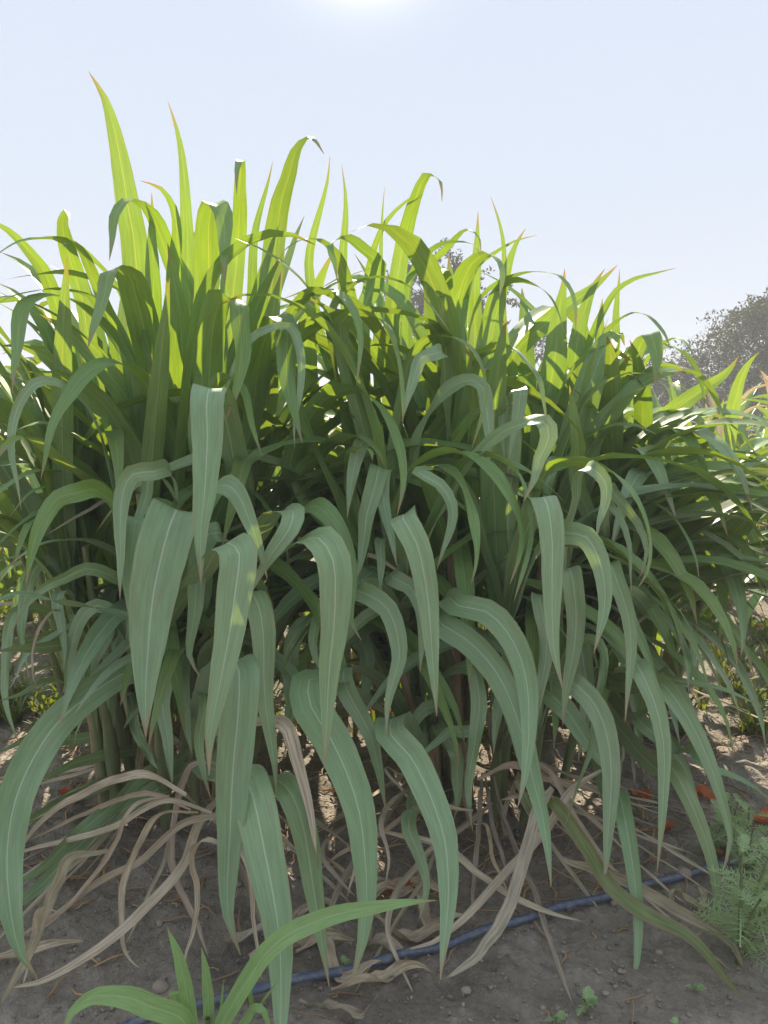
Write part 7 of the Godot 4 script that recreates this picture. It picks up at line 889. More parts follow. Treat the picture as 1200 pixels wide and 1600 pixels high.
func make_clumps() -> void:
	var at := {"A": Vector3(-0.377, 0, -1.368), "B": Vector3(0.177, 0, -1.393), "C": Vector3(0.560, 0, -1.780), "D": Vector3(1.200, 0, -2.850), "E": Vector3(2.000, 0, -4.000), "F": Vector3(-0.660, 0, -1.860), "G": Vector3(-0.100, 0, -1.980), "H": Vector3(0.360, 0, -2.200)}
	var says := {
		"A": "tall fodder grass clump with upright sunlit blades, rising behind the young bright green shoot",
		"B": "tall fodder grass clump with long drooping leaves over the blue irrigation pipe",
		"C": "fodder grass clump leaning over the feathery weeds at the end of the blue pipe",
		"D": "fodder grass clump behind the one leaning over the feathery weeds",
		"F": "fodder grass clump crowded behind the tall clump with the young shoot in front",
		"G": "fodder grass clump standing in the back, between the two tall front clumps",
		"H": "fodder grass clump hidden behind the long drooping leaves above the blue pipe",
		"E": "sunlit fodder grass clump, farthest of the shaded row",
	}
	var clump := {}
	for k in at:
		clump[k] = thing("grass_clump", says[k], "grass clump", at[k], "fodder grass clumps in the row")
	var n := 0
	for s in STEMS:
		var o: Vector3 = at[s[0]]
		var p := points(s.slice(1), o)
		part("stem", stem_mesh(p[0], p[1], p[2], rng.randf_range(0.008, 0.012)), dead_stem_mat if n % 3 == 0 else stem_mat, clump[s[0]])
		n += 1
	for d in LEAVES:
		var o: Vector3 = at[d[0]]
		var dry: bool = d[1] == 2
		var p := points(d[9], o)
		if not dry:
			# no blade is a clean arc: small kinks along the midrib
			var kx := rng.randf_range(0.0005, 0.003)
			var kp := rng.randf() * TAU
			for i in range(3, p.size()):
				p[i] += Vector3(sin(i * 1.1 + kp), sin(i * 1.7 + kp) * 0.5, cos(i * 0.9 + kp)) * kx
		if dry or d[1] == 3:
			for i in range(2, p.size()):
				p[i] += Vector3(rng.randf_range(-1, 1), rng.randf_range(-0.2, 0.6), rng.randf_range(-1, 1)) * 0.0008
		if dry:
			# dead blades crease and break rather than curve
			for q in 2:
				var j := rng.randi_range(6, 14)
				var turn := rng.randf_range(-0.16, 0.16)
				for i in range(j + 1, p.size()):
					p[i] = p[j] + (p[i] - p[j]).rotated(Vector3.UP, turn)
		var m := blade(p, d[2] * 0.001, d[3] / 17.0, Vector3(d[4], d[5], d[6]) * 0.01, d[7] * (1.3 if dry else 1.0), 34,
			rng.randf_range(0.03, 0.2) if dry else rng.randf_range(0.08, 0.24), rng.randf_range(0.0005, 0.0025) if dry else rng.randf_range(0.0015, 0.0055), tint(0.65, 1.15) if dry else tint(), rng)
		part("dry_leaf" if dry else "leaf", m, leaf_mat(d[1]), clump[d[0]])
	for d in FILLS:
		var m: ArrayMesh = variant_meshes[d[1]][d[2]]
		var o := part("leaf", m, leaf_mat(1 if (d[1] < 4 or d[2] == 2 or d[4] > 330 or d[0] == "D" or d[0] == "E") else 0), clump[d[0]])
		o.position = Vector3(d[3], d[4], d[5]) * 0.001 - at[d[0]]
		o.rotation_degrees = Vector3(d[8] * 0.4, d[6], 0)
		o.scale = Vector3.ONE * d[7] * 0.01


func make_shoot() -> void:
	var at := Vector3(-0.190, 0, -0.751)
	var t := thing("grass_shoot", "young bright green grass shoot sprouting beside the blue pipe", "grass shoot", at)
	part("stem", stem_mesh(Vector3(0, -0.01, 0), Vector3(0.001, 0.025, 0), Vector3(0.002, 0.06, 0.002), 0.005), stem_mat, t)
	for d in SHOOT:
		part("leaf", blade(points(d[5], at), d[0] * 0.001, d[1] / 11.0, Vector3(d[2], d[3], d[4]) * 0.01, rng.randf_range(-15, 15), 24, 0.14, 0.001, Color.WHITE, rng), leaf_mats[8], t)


func make_field_plants() -> void:
	# young plants of the same fodder crop, out in the sun
	var protos := []
	var says := "young sunlit fodder plant growing in the open field beyond the row"
	for k in 3:
		var t := thing("fodder_plant", says, "plant", Vector3.ZERO, "young plants in the open field")
		for s in 3:
			var a := rng.randf() * TAU
			part("stem", stem_mesh(Vector3(cos(a) * 0.02, -0.01, sin(a) * 0.02), Vector3(cos(a) * 0.03, 0.12, sin(a) * 0.03), Vector3(cos(a) * 0.05, 0.26, sin(a) * 0.05), 0.006), stem_mat, t)
		for j in 15:
			var v: int = [0, 1, 2, 4, 5, 6, 7, 8, 9][rng.randi() % 9]
			var o := part("leaf", variant_meshes[v][rng.randi() % 3], leaf_mats[2 if j > 12 else 1], t)
			if j > 12:
				o.name = "dry_leaf"
			o.position = Vector3(rng.randf_range(-0.03, 0.03), rng.randf_range(0.04, 0.25), rng.randf_range(-0.03, 0.03))
			o.rotation_degrees = Vector3(rng.randf_range(-10, 10), rng.randf() * 360.0, 0)
			o.scale = Vector3.ONE * rng.randf_range(0.5, 0.8)
		protos.append(t)
	var spots := [Vector3(-1.0, 0, -2.3), Vector3(-1.22, 0, -2.55), Vector3(-0.86, 0, -2.65), Vector3(-1.1, 0, -2.9), Vector3(1.5, 0, -2.7), Vector3(1.75, 0, -3.1), Vector3(1.55, 0, -3.5), Vector3(1.95, 0, -3.5), Vector3(2.3, 0, -4.1), Vector3(1.75, 0, -4.1), Vector3(1.9, 0, -4.7), Vector3(2.6, 0, -4.6), Vector3(2.2, 0, -5.1), Vector3(2.8, 0, -5.4), Vector3(1.45, 0, -4.5), Vector3(2.4, 0, -5.8)]
	for row in 9:
		for c in 18:
			var z := -2.6 - row * 0.75 - row * row * 0.05
			var x := (c - 8.5) * (0.5 + row * 0.07) + rng.randf_range(-0.15, 0.15)
			z += rng.randf_range(-0.2, 0.2)
			if absf(x) > 0.72 * -z * 0.78 + 0.6:
				continue
			if x > -0.75 and x < 0.25 * -z + 0.2 and row < 6:
				continue
			if x > 0.8 and z > -5.6:
				continue
			if Vector2(x - 1.5, z + 3.2).length() < 0.45 or rng.randf() < 0.12:
				continue
			spots.append(Vector3(x, 0, z))
	for i in spots.size():
		var o: Node3D = protos[i] if i < 3 else protos[i % 3].duplicate()
		if i >= 3:
			o.name = numbered("fodder_plant")
			add_child(o)
		o.position = spots[i]
		o.rotation.y = rng.randf() * TAU
		o.scale = Vector3.ONE * rng.randf_range(0.75, 1.25) * (1.4 if spots[i].x > 0.9 and i < 16 else 1.25 if spots[i].x > 0.9 or i < 4 else 1.0)


func frond(vs: PackedVector3Array, idx: PackedInt32Array, base: Vector3, dir: Vector3, length: float, r: RandomNumberGenerator) -> void:
	# a finely divided leaf: rachis with pairs of thin forked lobes
	var side := dir.cross(Vector3.UP).normalized()
	var up := side.cross(dir).normalized()
	var n := 9
	for i in range(1, n + 1):
		var s := float(i) / n
		var c := base + dir * length * s - Vector3.UP * length * 0.25 * s * s
		for w in [-1.0, 1.0]:
			for fork in [0.25, 0.75]:
				var d: Vector3 = (side * w + dir * fork + up * r.randf_range(-0.3, 0.5)).normalized()
				var l := length * 0.34 * sin(PI * clampf(s * 0.85 + 0.12, 0, 1)) * r.randf_range(0.7, 1.1)
				var t := d.cross(up).normalized() * maxf(0.0006, length * 0.011)
				var k := vs.size()
				vs.append_array([c - t * 0.6, c + t * 0.6, c + d * l * 0.6 + t, c + d * l, c + d * l * 0.6 - t])
				idx.append_array([k, k + 1, k + 2, k, k + 2, k + 4, k + 4, k + 2, k + 3])
		if i > 0:
			var c0 := base + dir * length * (s - 1.0 / n) - Vector3.UP * length * 0.25 * (s - 1.0 / n) * (s - 1.0 / n)
			var k := vs.size()
			var t := side * 0.0009
			vs.append_array([c0 - t, c0 + t, c + t, c - t])
			idx.append_array([k, k + 1, k + 2, k, k + 2, k + 3])


func make_weed(label: String, height: float, stems: int, fronds: int, mat: Material, group: String) -> Node3D:
	var t := thing("feathery_weed" if height > 0.06 else "weed_seedling", label, "weed", Vector3.ZERO, group)
	var vs := PackedVector3Array()
	var idx := PackedInt32Array()
	for s in stems:
		var a := rng.randf() * TAU
		var top := Vector3(cos(a) * height * rng.randf_range(0.05, 0.45), height * rng.randf_range(0.6, 1.0), sin(a) * height * rng.randf_range(0.05, 0.45))
		part("stem", stem_mesh(Vector3(0, -0.01, 0), top * 0.5 - Vector3(top.x, 0, top.z) * 0.12, top, 0.0016 + height * 0.006), stem_mat, t)
		for f in fronds:
			var u := rng.randf_range(0.12, 1.0)
			var b := Vector3(top.x * u * u, top.y * u, top.z * u * u)
			var fa := rng.randf() * TAU
			frond(vs, idx, b, Vector3(cos(fa), rng.randf_range(0.1, 0.9), sin(fa)).normalized(), maxf(0.022, height * rng.randf_range(0.28, 0.5)) * lerpf(1.1, 0.6, u), rng)
	part("foliage", surface(vs, PackedVector2Array(), PackedColorArray(), idx), mat, t)
	return t


func make_weeds() -> void:
	var pale := plain("weed leaf", srgb(0.29, 0.42, 0.22), 0.6, srgb(0.5, 0.55, 0.2))
	var g1 := "feathery weeds at the end of the blue pipe"
	var says := "feathery pale green weed growing at the end of the blue pipe"
	var protos := []
	for k in 3:
		protos.append(make_weed(says, 0.09 + 0.04 * k, 3 + k, 11, pale, g1))
	var n := 0
	for i in 16:
		var z := rng.randf_range(-1.24, -0.90)
		var x := 0.20 + 0.36 * -z - 0.055 + rng.randf_range(-0.05, 0.24) + (0.07 if z < -1.2 else 0.0)
		var o: Node3D = protos[n] if n < 3 else protos[n % 3].duplicate()
		if n >= 3:
			o.name = numbered("feathery_weed")
			add_child(o)
		o.position = Vector3(x, 0, z)
		o.rotation.y = rng.randf() * TAU
		o.scale = Vector3.ONE * rng.randf_range(0.55, 1.05)
		n += 1
	var seed_at := [Vector3(0.24, 0, -0.83), Vector3(0.10, 0, -0.95), Vector3(0.35, 0, -1.12), Vector3(0.38, 0, -0.86), Vector3(-0.05, 0, -0.90), Vector3(0.33, 0, -0.80), Vector3(0.48, 0, -1.16), Vector3(0.20, 0, -0.81), Vector3(0.50, 0, -0.83), Vector3(0.06, 0, -1.13), Vector3(0.40, 0, -1.02), Vector3(-0.02, 0, -1.17)]
	var sp := make_weed("tiny green weed seedling on the bare dark soil", 0.022, 1, 7, pale, "weed seedlings on the bare soil")
	for i in seed_at.size():
		var o: Node3D = sp
		if i > 0:
			o = sp.duplicate()
			o.name = numbered("weed_seedling")
			add_child(o)
		o.position = seed_at[i]
		o.rotation.y = i * 1.7
		o.scale = Vector3.ONE * (1.3 if i == 0 else rng.randf_range(0.45, 1.0))


# ---------------------------------------------------------------- trees

func make_tree(called: String, label: String, at: Vector3, height: float, spread: float, trunk_r: float, lowest: float, clusters: int, leaves: int, leaf: float, droop: float, mat: Material, bark: Material, s: int) -> void:
	var r := RandomNumberGenerator.new()
	r.seed = s
	var t := thing(called, label, "tree", at, "trees on the far side of the field")
	var vs := PackedVector3Array()
	var uv := PackedVector2Array()
	var idx := PackedInt32Array()
	var fork := Vector3(r.randf_range(-0.1, 0.1), lowest + 0.12, r.randf_range(-0.1, 0.1)) * height
	var tp := PackedVector3Array([Vector3(0, -0.1, 0), fork * 0.4 + Vector3(0.04 * height * r.randf_range(-1, 1), 0, 0), fork, fork + Vector3(r.randf_range(-0.04, 0.04), 0.22, 0) * height, Vector3(fork.x, height * 0.93, fork.z)])
	add_tube(vs, uv, idx, tp, PackedFloat32Array([trunk_r * 1.3, trunk_r, trunk_r * 0.8, trunk_r * 0.5, trunk_r * 0.12]), 7)
	var trunk_mesh := surface(vs, uv, PackedColorArray(), idx)
	var trunk := part("trunk", trunk_mesh, bark, t)
	vs = PackedVector3Array(); uv = PackedVector2Array(); idx = PackedInt32Array()
	var cv := PackedVector3Array()
	var ci := PackedInt32Array()
	var cc := PackedColorArray()
	for k in clusters:
		var a := r.randf() * TAU
		var e := r.randf()
		var rad := sqrt(r.randf()) * 0.5 * spread * sin(PI * clampf(0.12 + 0.8 * pow(e, 0.9), 0, 1)) * r.randf_range(0.75, 1.18)
		var c := Vector3(cos(a) * rad, height * lerpf(lowest, 0.97, e), sin(a) * rad)
		var from := spline(tp, clampf(c.y / height * 0.75, 0.35, 0.92))
		add_tube(vs, uv, idx, PackedVector3Array([from, from.lerp(c, 0.5) + Vector3(0, 0.05 * height, 0), c]), PackedFloat32Array([trunk_r * 0.16, trunk_r * 0.08, trunk_r * 0.03]), 4)
		var size := spread * r.randf_range(0.04, 0.14)
		# sprays: thin twigs hanging or rising from the cluster, set with leaves
		var sprays := 7
		for q in sprays:
			var d := Vector3(r.randf_range(-1, 1), r.randf_range(-1.0, 0.9) - droop, r.randf_range(-1, 1)).normalized()
			d = (d + Vector3(cos(a), 0, sin(a)) * 0.4).normalized()
			for l in leaves / sprays:
				var f := r.randf()
				var p := c + d * size * 1.9 * f - Vector3.UP * droop * size * 1.3 * f * f + Vector3(r.randf_range(-1, 1), r.randf_range(-1, 1), r.randf_range(-1, 1)) * size * 0.22
				var u := Vector3(r.randf_range(-1, 1), r.randf_range(-1, 1), r.randf_range(-1, 1)).normalized()
				var w := u.cross(Vector3(r.randf_range(-1, 1), r.randf_range(-1, 1), 0.3)).normalized()
				var b := cv.size()
				var ls := leaf * r.randf_range(0.6, 1.3)
				cv.append_array([p - u * ls, p + w * ls * 0.4, p + u * ls, p - w * ls * 0.4])
				ci.append_array([b, b + 1, b + 2, b, b + 2, b + 3])
				var g := r.randf_range(0.75, 1.25)
				for j in 4:
					cc.append(Color(g, g, g))
	part("limbs", surface(vs, uv, PackedColorArray(), idx), bark, trunk)
	part("crown", surface(cv, PackedVector2Array(), cc, ci), mat, t)


func make_trees() -> void:
	var leaf := plain("tree leaf", srgb(0.085, 0.083, 0.03), 0.8, srgb(0.3, 0.3, 0.15))
	var bark := plain("bark", srgb(0.09, 0.07, 0.055), 0.9)
	make_tree("broad_tree", "broad spreading tree with drooping fine twigs beside the field edge", Vector3(6.45, 0, -12.5), 2.6, 4.4, 0.06, 0.05, 150, 480, 0.032, 0.5, leaf, bark, 5)
	make_tree("slender_tree", "slender tree with feathery plumes showing above the grass blades", Vector3(0.80, 0, -12), 3.1, 2.0, 0.04, 0.5, 36, 420, 0.032, 0.1, leaf, bark, 8)
	make_tree("small_tree", "small tree half hidden behind the grass tips", Vector3(2.55, 0, -12.5), 2.15, 1.2, 0.04, 0.2, 24, 190, 0.028, 0.1, leaf, bark, 12)
	var xs := [[4.4, -13.0, 1.55, 1.8], [5.2, -14.0, 1.45, 2.0], [5.9, -16.0, 1.6, 2.4], [3.7, -13.8, 1.4, 1.5], [-4.0, -16.0, 1.5, 2.0], [-6.0, -17.0, 1.6, 2.4], [9.0, -20.0, 2.0, 3.0], [1.5, -20.0, 1.6, 2.4]]
	for i in xs.size():
		make_tree("bushy_tree", "low bushy grey-green tree along the far field edge", Vector3(xs[i][0], 0, xs[i][1]), xs[i][2], xs[i][3], 0.04, 0.05, 36, 190, 0.038, 0.2, leaf, bark, 40 + i)


# ---------------------------------------------------------------- ground

func soil_height(x: float, z: float) -> float:
	var far := smoothstep(1.5, 4.0, Vector2(x, z + 0.4).length())
	var h := soil_noise.get_noise_2d(x * 9.0, z * 9.0) * 0.010 + soil_noise.get_noise_2d(x * 26.0 + 90.0, z * 26.0) * 0.009 + soil_noise.get_noise_2d(x * 110.0 + 30.0, z * 110.0) * 0.0035
	return h + far * 0.03 * soil_noise.get_noise_2d(x * 3.0 + 7.0, z * 3.0) - 0.004


func axis(near: float, step: float, far: float, growth: float) -> PackedFloat32Array:
	var a := PackedFloat32Array()
	var x := 0.0
	while x < far:
		a.append(x)
		if x > near:
			step *= growth
		x += step
	a.append(far)
	return a


func make_ground() -> void:
	soil_noise.seed = 3
	soil_noise.frequency = 1.0
	soil_noise.fractal_octaves = 3
	var half := axis(0.95, 0.0115, 500.0, 1.11)
	var xs := PackedFloat32Array()
	for i in range(half.size() - 1, 0, -1):
		xs.append(-half[i])
	xs.append_array(half)
	var front := axis(1.1, 0.0115, 600.0, 1.09)
	var back := axis(0.1, 0.06, 60.0, 1.2)
	var zs := PackedFloat32Array()
	for i in range(back.size() - 1, 0, -1):
		zs.append(-0.6 + back[i])
	for v in front:
		zs.append(-0.6 - v)
	var vs := PackedVector3Array()
	var idx := PackedInt32Array()
	var col := PackedColorArray()
	for z in zs:
		for x in xs:
			vs.append(Vector3(x, soil_height(x, z), z))
			# patches of paler dust and darker damp crumbs
			var k := 1.0 + 0.5 * soil_noise.get_noise_2d(x * 2.3 + 50.0, z * 2.3) + 0.3 * soil_noise.get_noise_2d(x * 9.0 + 11.0, z * 9.0)
			col.append(Color(k, k * 0.99, k * 0.97))
	var n := xs.size()
	for j in zs.size() - 1:
		for i in n - 1:
			var a := j * n + i
			idx.append_array([a, a + n, a + 1, a + 1, a + n, a + n + 1])
	var m := StandardMaterial3D.new()
	m.resource_name = "dark crumbly soil"
	m.vertex_color_use_as_albedo = true
	var nt := NoiseTexture2D.new()
	nt.width = 1024
	nt.height = 1024
	nt.seamless = true
	var fn := FastNoiseLite.new()
	fn.seed = 21
	fn.frequency = 0.035
	fn.fractal_octaves = 6
	fn.fractal_gain = 0.65
	nt.noise = fn
	var ramp := Gradient.new()
	ramp.offsets = PackedFloat32Array([0.0, 0.35, 0.6, 0.8, 1.0])
	ramp.colors = PackedColorArray([srgb(0.165, 0.144, 0.118), srgb(0.24, 0.21, 0.174), srgb(0.28, 0.246, 0.205), srgb(0.32, 0.282, 0.236), srgb(0.38, 0.336, 0.284)])
	nt.color_ramp = ramp
	m.albedo_texture = nt
	m.uv1_triplanar = true
	m.uv1_world_triplanar = true
	m.uv1_scale = Vector3.ONE * 1.7
	m.roughness = 0.95
	m.metallic_specular = 0.25
	var grain := NoiseTexture2D.new()
	grain.width = 1024
	grain.height = 1024
	grain.seamless = true
	grain.as_normal_map = true
	grain.bump_strength = 10.0
	grain.noise = FastNoiseLite.new()
	grain.noise.seed = 8
	grain.noise.frequency = 0.06
	grain.noise.fractal_octaves = 5
	grain.noise.fractal_gain = 0.7
	m.normal_enabled = true
	m.normal_texture = grain
	m.normal_scale = 0.55
	var o := part("ground", surface(vs, PackedVector2Array(), col, idx), m, self)
	tag(o, "dark crumbly field soil", "", "", "structure")


func scatter(called: String, label: String, mesh: Mesh, mat: Material, where: Array, colors: Array) -> void:
	var mm := MultiMesh.new()
	mm.transform_format = MultiMesh.TRANSFORM_3D
	mm.use_colors = true
	mm.mesh = mesh
	mm.instance_count = where.size()
	for i in where.size():
		mm.set_instance_transform(i, where[i])
		mm.set_instance_color(i, colors[i])
	var o := MultiMeshInstance3D.new()
	o.name = called
	o.multimesh = mm
	o.material_override = mat
	add_child(o)
	tag(o, label, called.replace("_", " "), "", "stuff")


func make_litter() -> void:
	var r := RandomNumberGenerator.new()
	r.seed = 99
	# crumbs of soil
	var where := []
	var cols := []
	for i in 36000:
		var z := -0.55 - 2.4 * pow(r.randf(), 1.6)
		var x := r.randf_range(-1, 1) * (-z * 0.62 + 0.15)
		var k := 0.0012 + 0.005 * pow(r.randf(), 5.0)
		var b := Basis.from_euler(Vector3(r.randf() * TAU, r.randf() * TAU, r.randf() * TAU)).scaled(Vector3(k, k * 0.8, k))
		where.append(Transform3D(b, Vector3(x, soil_height(x, z) + k * 0.2, z)))
		var g := r.randf_range(0.75, 1.25) if r.randf() < 0.97 else r.randf_range(1.3, 1.7)
		cols.append(Color(g, g * 0.98, g * 0.96))
	var clod := plain("soil crumb", srgb(0.255, 0.223, 0.186), 0.95)
	scatter("soil_crumbs", "loose crumbs of dark soil", lump(Vector3(1.2, 0.8, 1.0), r, 0.45), clod, where, cols)
	# chopped straw and thin dry rootlets
	where = []
	cols = []
	for i in 5200:
		var z := -0.7 - 3.2 * pow(r.randf(), 1.1)
		var x := r.randf_range(-1, 1) * (-z * 0.62 + 0.15)
		var near_foot := minf(Vector2(x + 0.35, z + 1.36).length(), Vector2(x - 0.16, z + 1.37).length())
		if z > -1.15 and r.randf() < 0.86 and near_foot > 0.35:
			continue
		var l := r.randf_range(0.012, 0.075)
		var b := Basis.from_euler(Vector3(r.randf_range(-0.15, 0.15), r.randf() * TAU, r.randf_range(-0.25, 0.25))).scaled_local(Vector3(l, r.randf_range(0.5, 1.2), r.randf_range(0.6, 1.9)))
		where.append(Transform3D(b, Vector3(x, soil_height(x, z) + 0.004, z)))
		var g := r.randf_range(0.55, 1.25)
		cols.append(Color(g, g * r.randf_range(0.85, 1.0), g * r.randf_range(0.75, 1.0)))
	var sv := PackedVector3Array()
	var su := PackedVector2Array()
	var si := PackedInt32Array()
	add_tube(sv, su, si, PackedVector3Array([Vector3(-0.5, 0, 0), Vector3(-0.1, 0.002, 0.0016), Vector3(0.25, 0.001, -0.001), Vector3(0.5, 0, 0.001)]), PackedFloat32Array([0.0006, 0.0011, 0.001, 0.0005]), 5)
	scatter("straw_litter", "thin dry straw scattered over the soil", surface(sv, su, PackedColorArray(), si), plain("straw", srgb(0.40, 0.27, 0.15), 0.8), where, cols)
	# low green ground cover in the sunny field
	where = []
	cols = []
	for i in 7000:
		var z := -1.62 - 9.0 * pow(r.randf(), 1.5)
		var x := r.randf_range(-1, 1) * (-z * 0.6 + 0.3)
		if soil_noise.get_noise_2d(x * 1.2 + 40.0, z * 1.2) < -0.08 and r.randf() < 0.85:
			continue
		if z > -2.0 and x > -0.75 and x < 0.8 and r.randf() < 0.6:
			continue
		var k := r.randf_range(0.5, 1.4)
		where.append(Transform3D(Basis(Vector3.UP, r.randf() * TAU).scaled(Vector3.ONE * k), Vector3(x, soil_height(x, z), z)))
		var g := r.randf_range(0.7, 1.25)
		cols.append(Color(g * r.randf_range(0.9, 1.25), g, g))
	var tv := PackedVector3Array()
	var ti := PackedInt32Array()
	for j in 11:
		var a := j * 2.4
		var d := Vector3(cos(a), 0, sin(a))
		var h := 0.02 + 0.045 * r.randf()
		var s := d.cross(Vector3.UP) * 0.0028
		var q := tv.size()
		tv.append_array([d * 0.004 - s, d * 0.004 + s, d * h * 0.45 + Vector3.UP * h * 0.7 + s, d * h * 0.45 + Vector3.UP * h * 0.7 - s, d * h + Vector3.UP * h * 0.9])
		ti.append_array([q, q + 1, q + 2, q, q + 2, q + 3, q + 3, q + 2, q + 4])
	scatter("ground_cover", "low green weeds covering the sunny field", surface(tv, PackedVector2Array(), PackedColorArray(), ti), plain("low weed", srgb(0.14, 0.20, 0.06), 0.6, srgb(0.9, 0.8, 0.15)), where, cols)
	# stones and clods one can pick out
	var stone := plain("stone", srgb(0.30, 0.25, 0.20), 0.9)
	var at := [[0.452, -1.09, 0.024, "largest tan stone, beside the blue pipe near the feathery weeds"], [-0.275, -0.87, 0.020, "tan stone on the soil behind the young green shoot"], [-0.31, -0.99, 0.012], [0.33, -1.03, 0.010], [0.10, -0.86, 0.011], [0.36, -0.93, 0.010], [0.05, -0.93, 0.009], [-0.22, -1.08, 0.014], [0.27, -0.86, 0.008], [0.30, -0.90, 0.007], [-0.37, -0.92, 0.010], [0.19, -0.84, 0.008]]
	for a in at:
		var o := part("stone", lump(Vector3(1.2, 0.8, 1.0) * a[2], r, 0.16), stone, self)
		o.position = Vector3(a[0], soil_height(a[0], a[1]) + a[2] * 0.25, a[1])
		o.rotation.y = r.randf() * TAU
		tag(o, a[3] if a.size() > 3 else "small tan stone lying on the dark soil", "stone", "stones on the dark soil")
	# rust-orange leaf scraps lying in the sun
	var rust := plain("rust orange leaf scrap", srgb(0.62, 0.19, 0.06), 0.7, srgb(0.8, 0.5, 0.35))
	var scraps := [[0.475, -1.355, 0.050], [0.578, -1.332, 0.060], [0.559, -1.343, 0.050], [0.648, -1.248, 0.060], [0.935, -2.440, 0.120], [1.236, -2.440, 0.090], [0.030, -1.752, 0.070], [-0.038, -1.768, 0.070], [0.066, -1.702, 0.060], [-0.078, -1.503, 0.060], [-0.529, -1.375, 0.060], [-0.575, -1.339, 0.060], [-0.557, -1.606, 0.060], [0.313, -1.641, 0.060], [0.442, -1.676, 0.060], [0.038, -1.061, 0.035], [0.011, -1.057, 0.030], [0.237, -1.165, 0.014], [0.482, -1.243, 0.040], [0.536, -1.165, 0.040], [-0.471, -1.548, 0.050], [0.000, -1.613, 0.060]]
	for a in scraps:
		var p := PackedVector3Array()
		for i in 5:
			p.append(Vector3((i / 4.0 - 0.5) * a[2], 0.006 + 0.004 * sin(i * 2.1 + a[0] * 40.0), 0.006 * sin(i * 1.7)))
		var o := part("leaf_scrap", blade(p, a[2] * 0.5, 0.5, Vector3.UP, 40.0, 8, 0.5, 0.004, Color.WHITE, r), rust, self)
		o.position = Vector3(a[0], soil_height(a[0], a[1]), a[1])
		o.rotation.y = r.randf() * TAU
		tag(o, "largest rust-orange leaf scrap, out in the sunny field" if a[2] > 0.1 else "tiny rust-orange leaf scrap between the drooping leaves and the pipe" if a[2] < 0.02 else "rust-orange dry leaf scrap lying on the soil", "leaf scrap", "rust-orange leaf scraps on the soil")
	# loose dry leaves lying in front
	var loose := [[-0.10, -0.93, 0.14, 0.02, 0.5], [-0.06, -0.90, 0.12, 0.016, -0.4], [0.0, -0.87, 0.13, 0.018, 0.2], [0.02, -0.97, 0.15, 0.02, 2.8], [-0.02, -1.03, 0.16, 0.018, 0.3], [0.06, -1.01, 0.12, 0.018, -0.6], [-0.13, -0.97, 0.13, 0.022, 0.9], [-0.48, -0.90, 0.2, 0.016, 0.5], [0.51, -0.93, 0.07, 0.016, 1.2], [0.44, -1.03, 0.06, 0.014, 0.6], [-0.05, -0.83, 0.10, 0.012, 0.15], [0.03, -1.06, 0.14, 0.02, 0.1], [-0.18, -0.95, 0.09, 0.016, 0.8], [0.0, -0.92, 0.10, 0.02, -1.2]]
	for a in loose:
		var p := PackedVector3Array()
		for i in 9:
			var s := i / 8.0 - 0.5
			p.append(Vector3(s * a[2], 0.010 + 0.010 * sin(i * 1.3 + a[2] * 90.0), 0.016 * sin(i * 0.9 + a[0] * 50.0)))
		var o := part("fallen_leaf", blade(p, a[3], 0.5, Vector3(0, 1, 0.3), 150.0, 18, 0.6, 0.004, tint(0.75, 1.15), r), leaf_mats[2], self)
		o.position = Vector3(a[0], soil_height(a[0], a[1]) + 0.002, a[1])
		o.rotation.y = a[4]
		tag(o, "curled tan dry leaf lying loose on the soil near the pipe", "fallen leaf", "loose dry leaves on the soil")


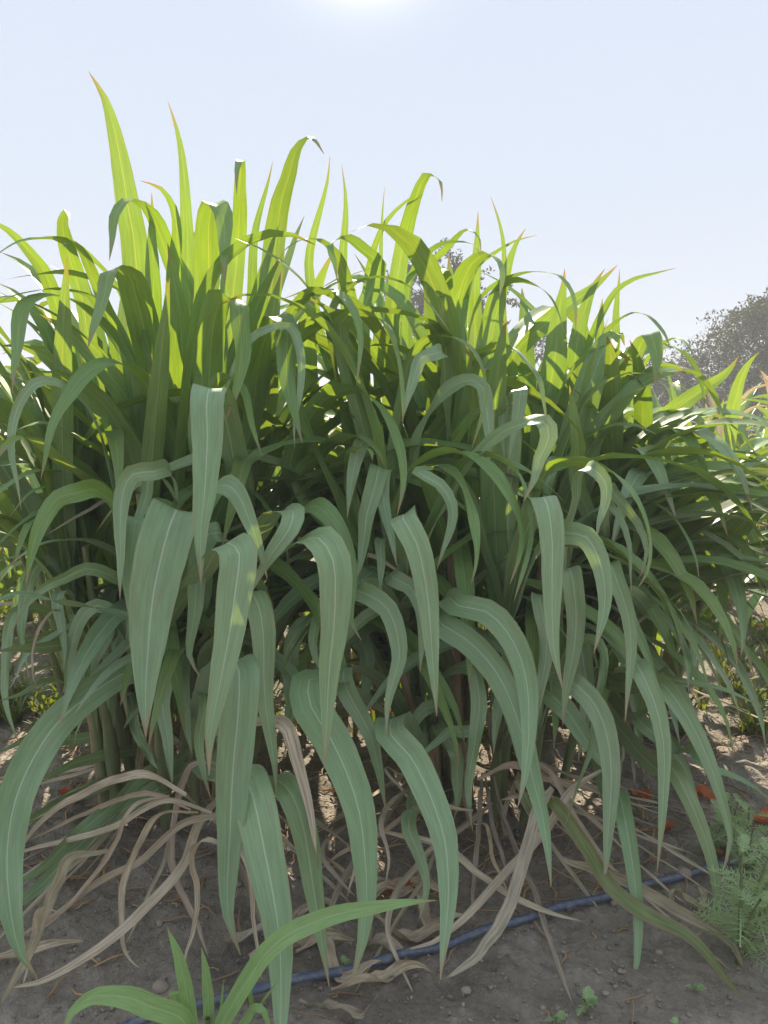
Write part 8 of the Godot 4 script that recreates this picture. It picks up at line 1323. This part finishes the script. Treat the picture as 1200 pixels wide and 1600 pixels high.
func make_pipe() -> void:
	var p := points(PIPE, Vector3.ZERO)
	var fine := PackedVector3Array()
	var rad := PackedFloat32Array()
	for i in 90:
		var q := spline(p, i / 89.0)
		q.y += 0.002 * sin(i * 0.6)
		fine.append(q)
		rad.append(0.0056)
	var m := plain("weathered blue-black plastic", srgb(0.055, 0.085, 0.16), 0.38)
	m.vertex_color_use_as_albedo = false
	m.metallic_specular = 0.6
	# dried mud and dust stuck to the plastic
	var nt := NoiseTexture2D.new()
	nt.width = 512
	nt.height = 512
	nt.seamless = true
	nt.noise = FastNoiseLite.new()
	nt.noise.seed = 4
	nt.noise.frequency = 0.02
	nt.noise.fractal_octaves = 5
	var ramp := Gradient.new()
	ramp.offsets = PackedFloat32Array([0.0, 0.5, 0.68, 1.0])
	ramp.colors = PackedColorArray([srgb(0.05, 0.075, 0.14), srgb(0.065, 0.095, 0.165), srgb(0.13, 0.135, 0.15), srgb(0.26, 0.23, 0.19)])
	nt.color_ramp = ramp
	m.albedo_color = Color.WHITE
	m.albedo_texture = nt
	m.uv1_triplanar = true
	m.uv1_scale = Vector3.ONE * 9.0
	var t := thing("irrigation_pipe", "thin blue-black plastic irrigation pipe lying across the soil", "pipe")
	part("tube", tube(fine, rad, 14), m, t)
	# small raised couplings
	for u in [0.36, 0.62]:
		var a := spline(p, u)
		var b := spline(p, u + 0.012)
		a.y = maxf(a.y, 0.009)
		b.y = maxf(b.y, 0.009)
		part("coupling", tube(PackedVector3Array([a, a.lerp(b, 0.1), a.lerp(b, 0.9), b]), PackedFloat32Array([0.0058, 0.0069, 0.0069, 0.0058]), 14), m, t)


# ---------------------------------------------------------------- scene

func _ready() -> void:
	var cam := Camera3D.new()
	cam.name = "camera"
	cam.fov = 67.03
	cam.near = 0.05
	cam.far = 1500.0
	cam.position = Vector3(0, 0.70, 0)
	cam.rotation_degrees = Vector3(-7.3, 0, 0)
	add_child(cam)
	var sky_mat := ProceduralSkyMaterial.new()
	sky_mat.sky_top_color = srgb(0.159, 0.180, 0.216)
	sky_mat.sky_horizon_color = srgb(0.179, 0.189, 0.211)
	sky_mat.sky_curve = 0.12
	sky_mat.ground_bottom_color = Color(0.36, 0.33, 0.31)
	sky_mat.ground_horizon_color = Color(0.55, 0.54, 0.55)
	sky_mat.sun_angle_max = 26.5
	sky_mat.sun_curve = 0.092
	var env := Environment.new()
	env.background_mode = Environment.BG_SKY
	env.sky = Sky.new()
	env.sky.sky_material = sky_mat
	env.tonemap_mode = Environment.TONE_MAPPER_LINEAR
	env.tonemap_exposure = 4.4
	env.fog_enabled = true
	env.fog_density = 0.013
	env.fog_light_color = Color(0.92, 0.94, 0.96)
	env.sdfgi_enabled = true
	env.ssao_enabled = true
	env.ssil_enabled = true
	var world := WorldEnvironment.new()
	world.name = "environment"
	world.environment = env
	add_child(world)
	var sun := DirectionalLight3D.new()
	sun.name = "sun"
	sun.light_energy = 0.95
	sun.light_color = Color(1.0, 0.95, 0.86)
	sun.light_angular_distance = 0.6
	sun.shadow_enabled = true
	sun.rotation_degrees = Vector3(-32.5, 181.4, 0)
	add_child(sun)

	rng.seed = 2024
	make_leaf_materials()
	make_ground()
	make_trees()
	make_variants()
	make_clumps()
	make_field_plants()
	make_pipe()
	make_weeds()
	make_shoot()
	make_litter()
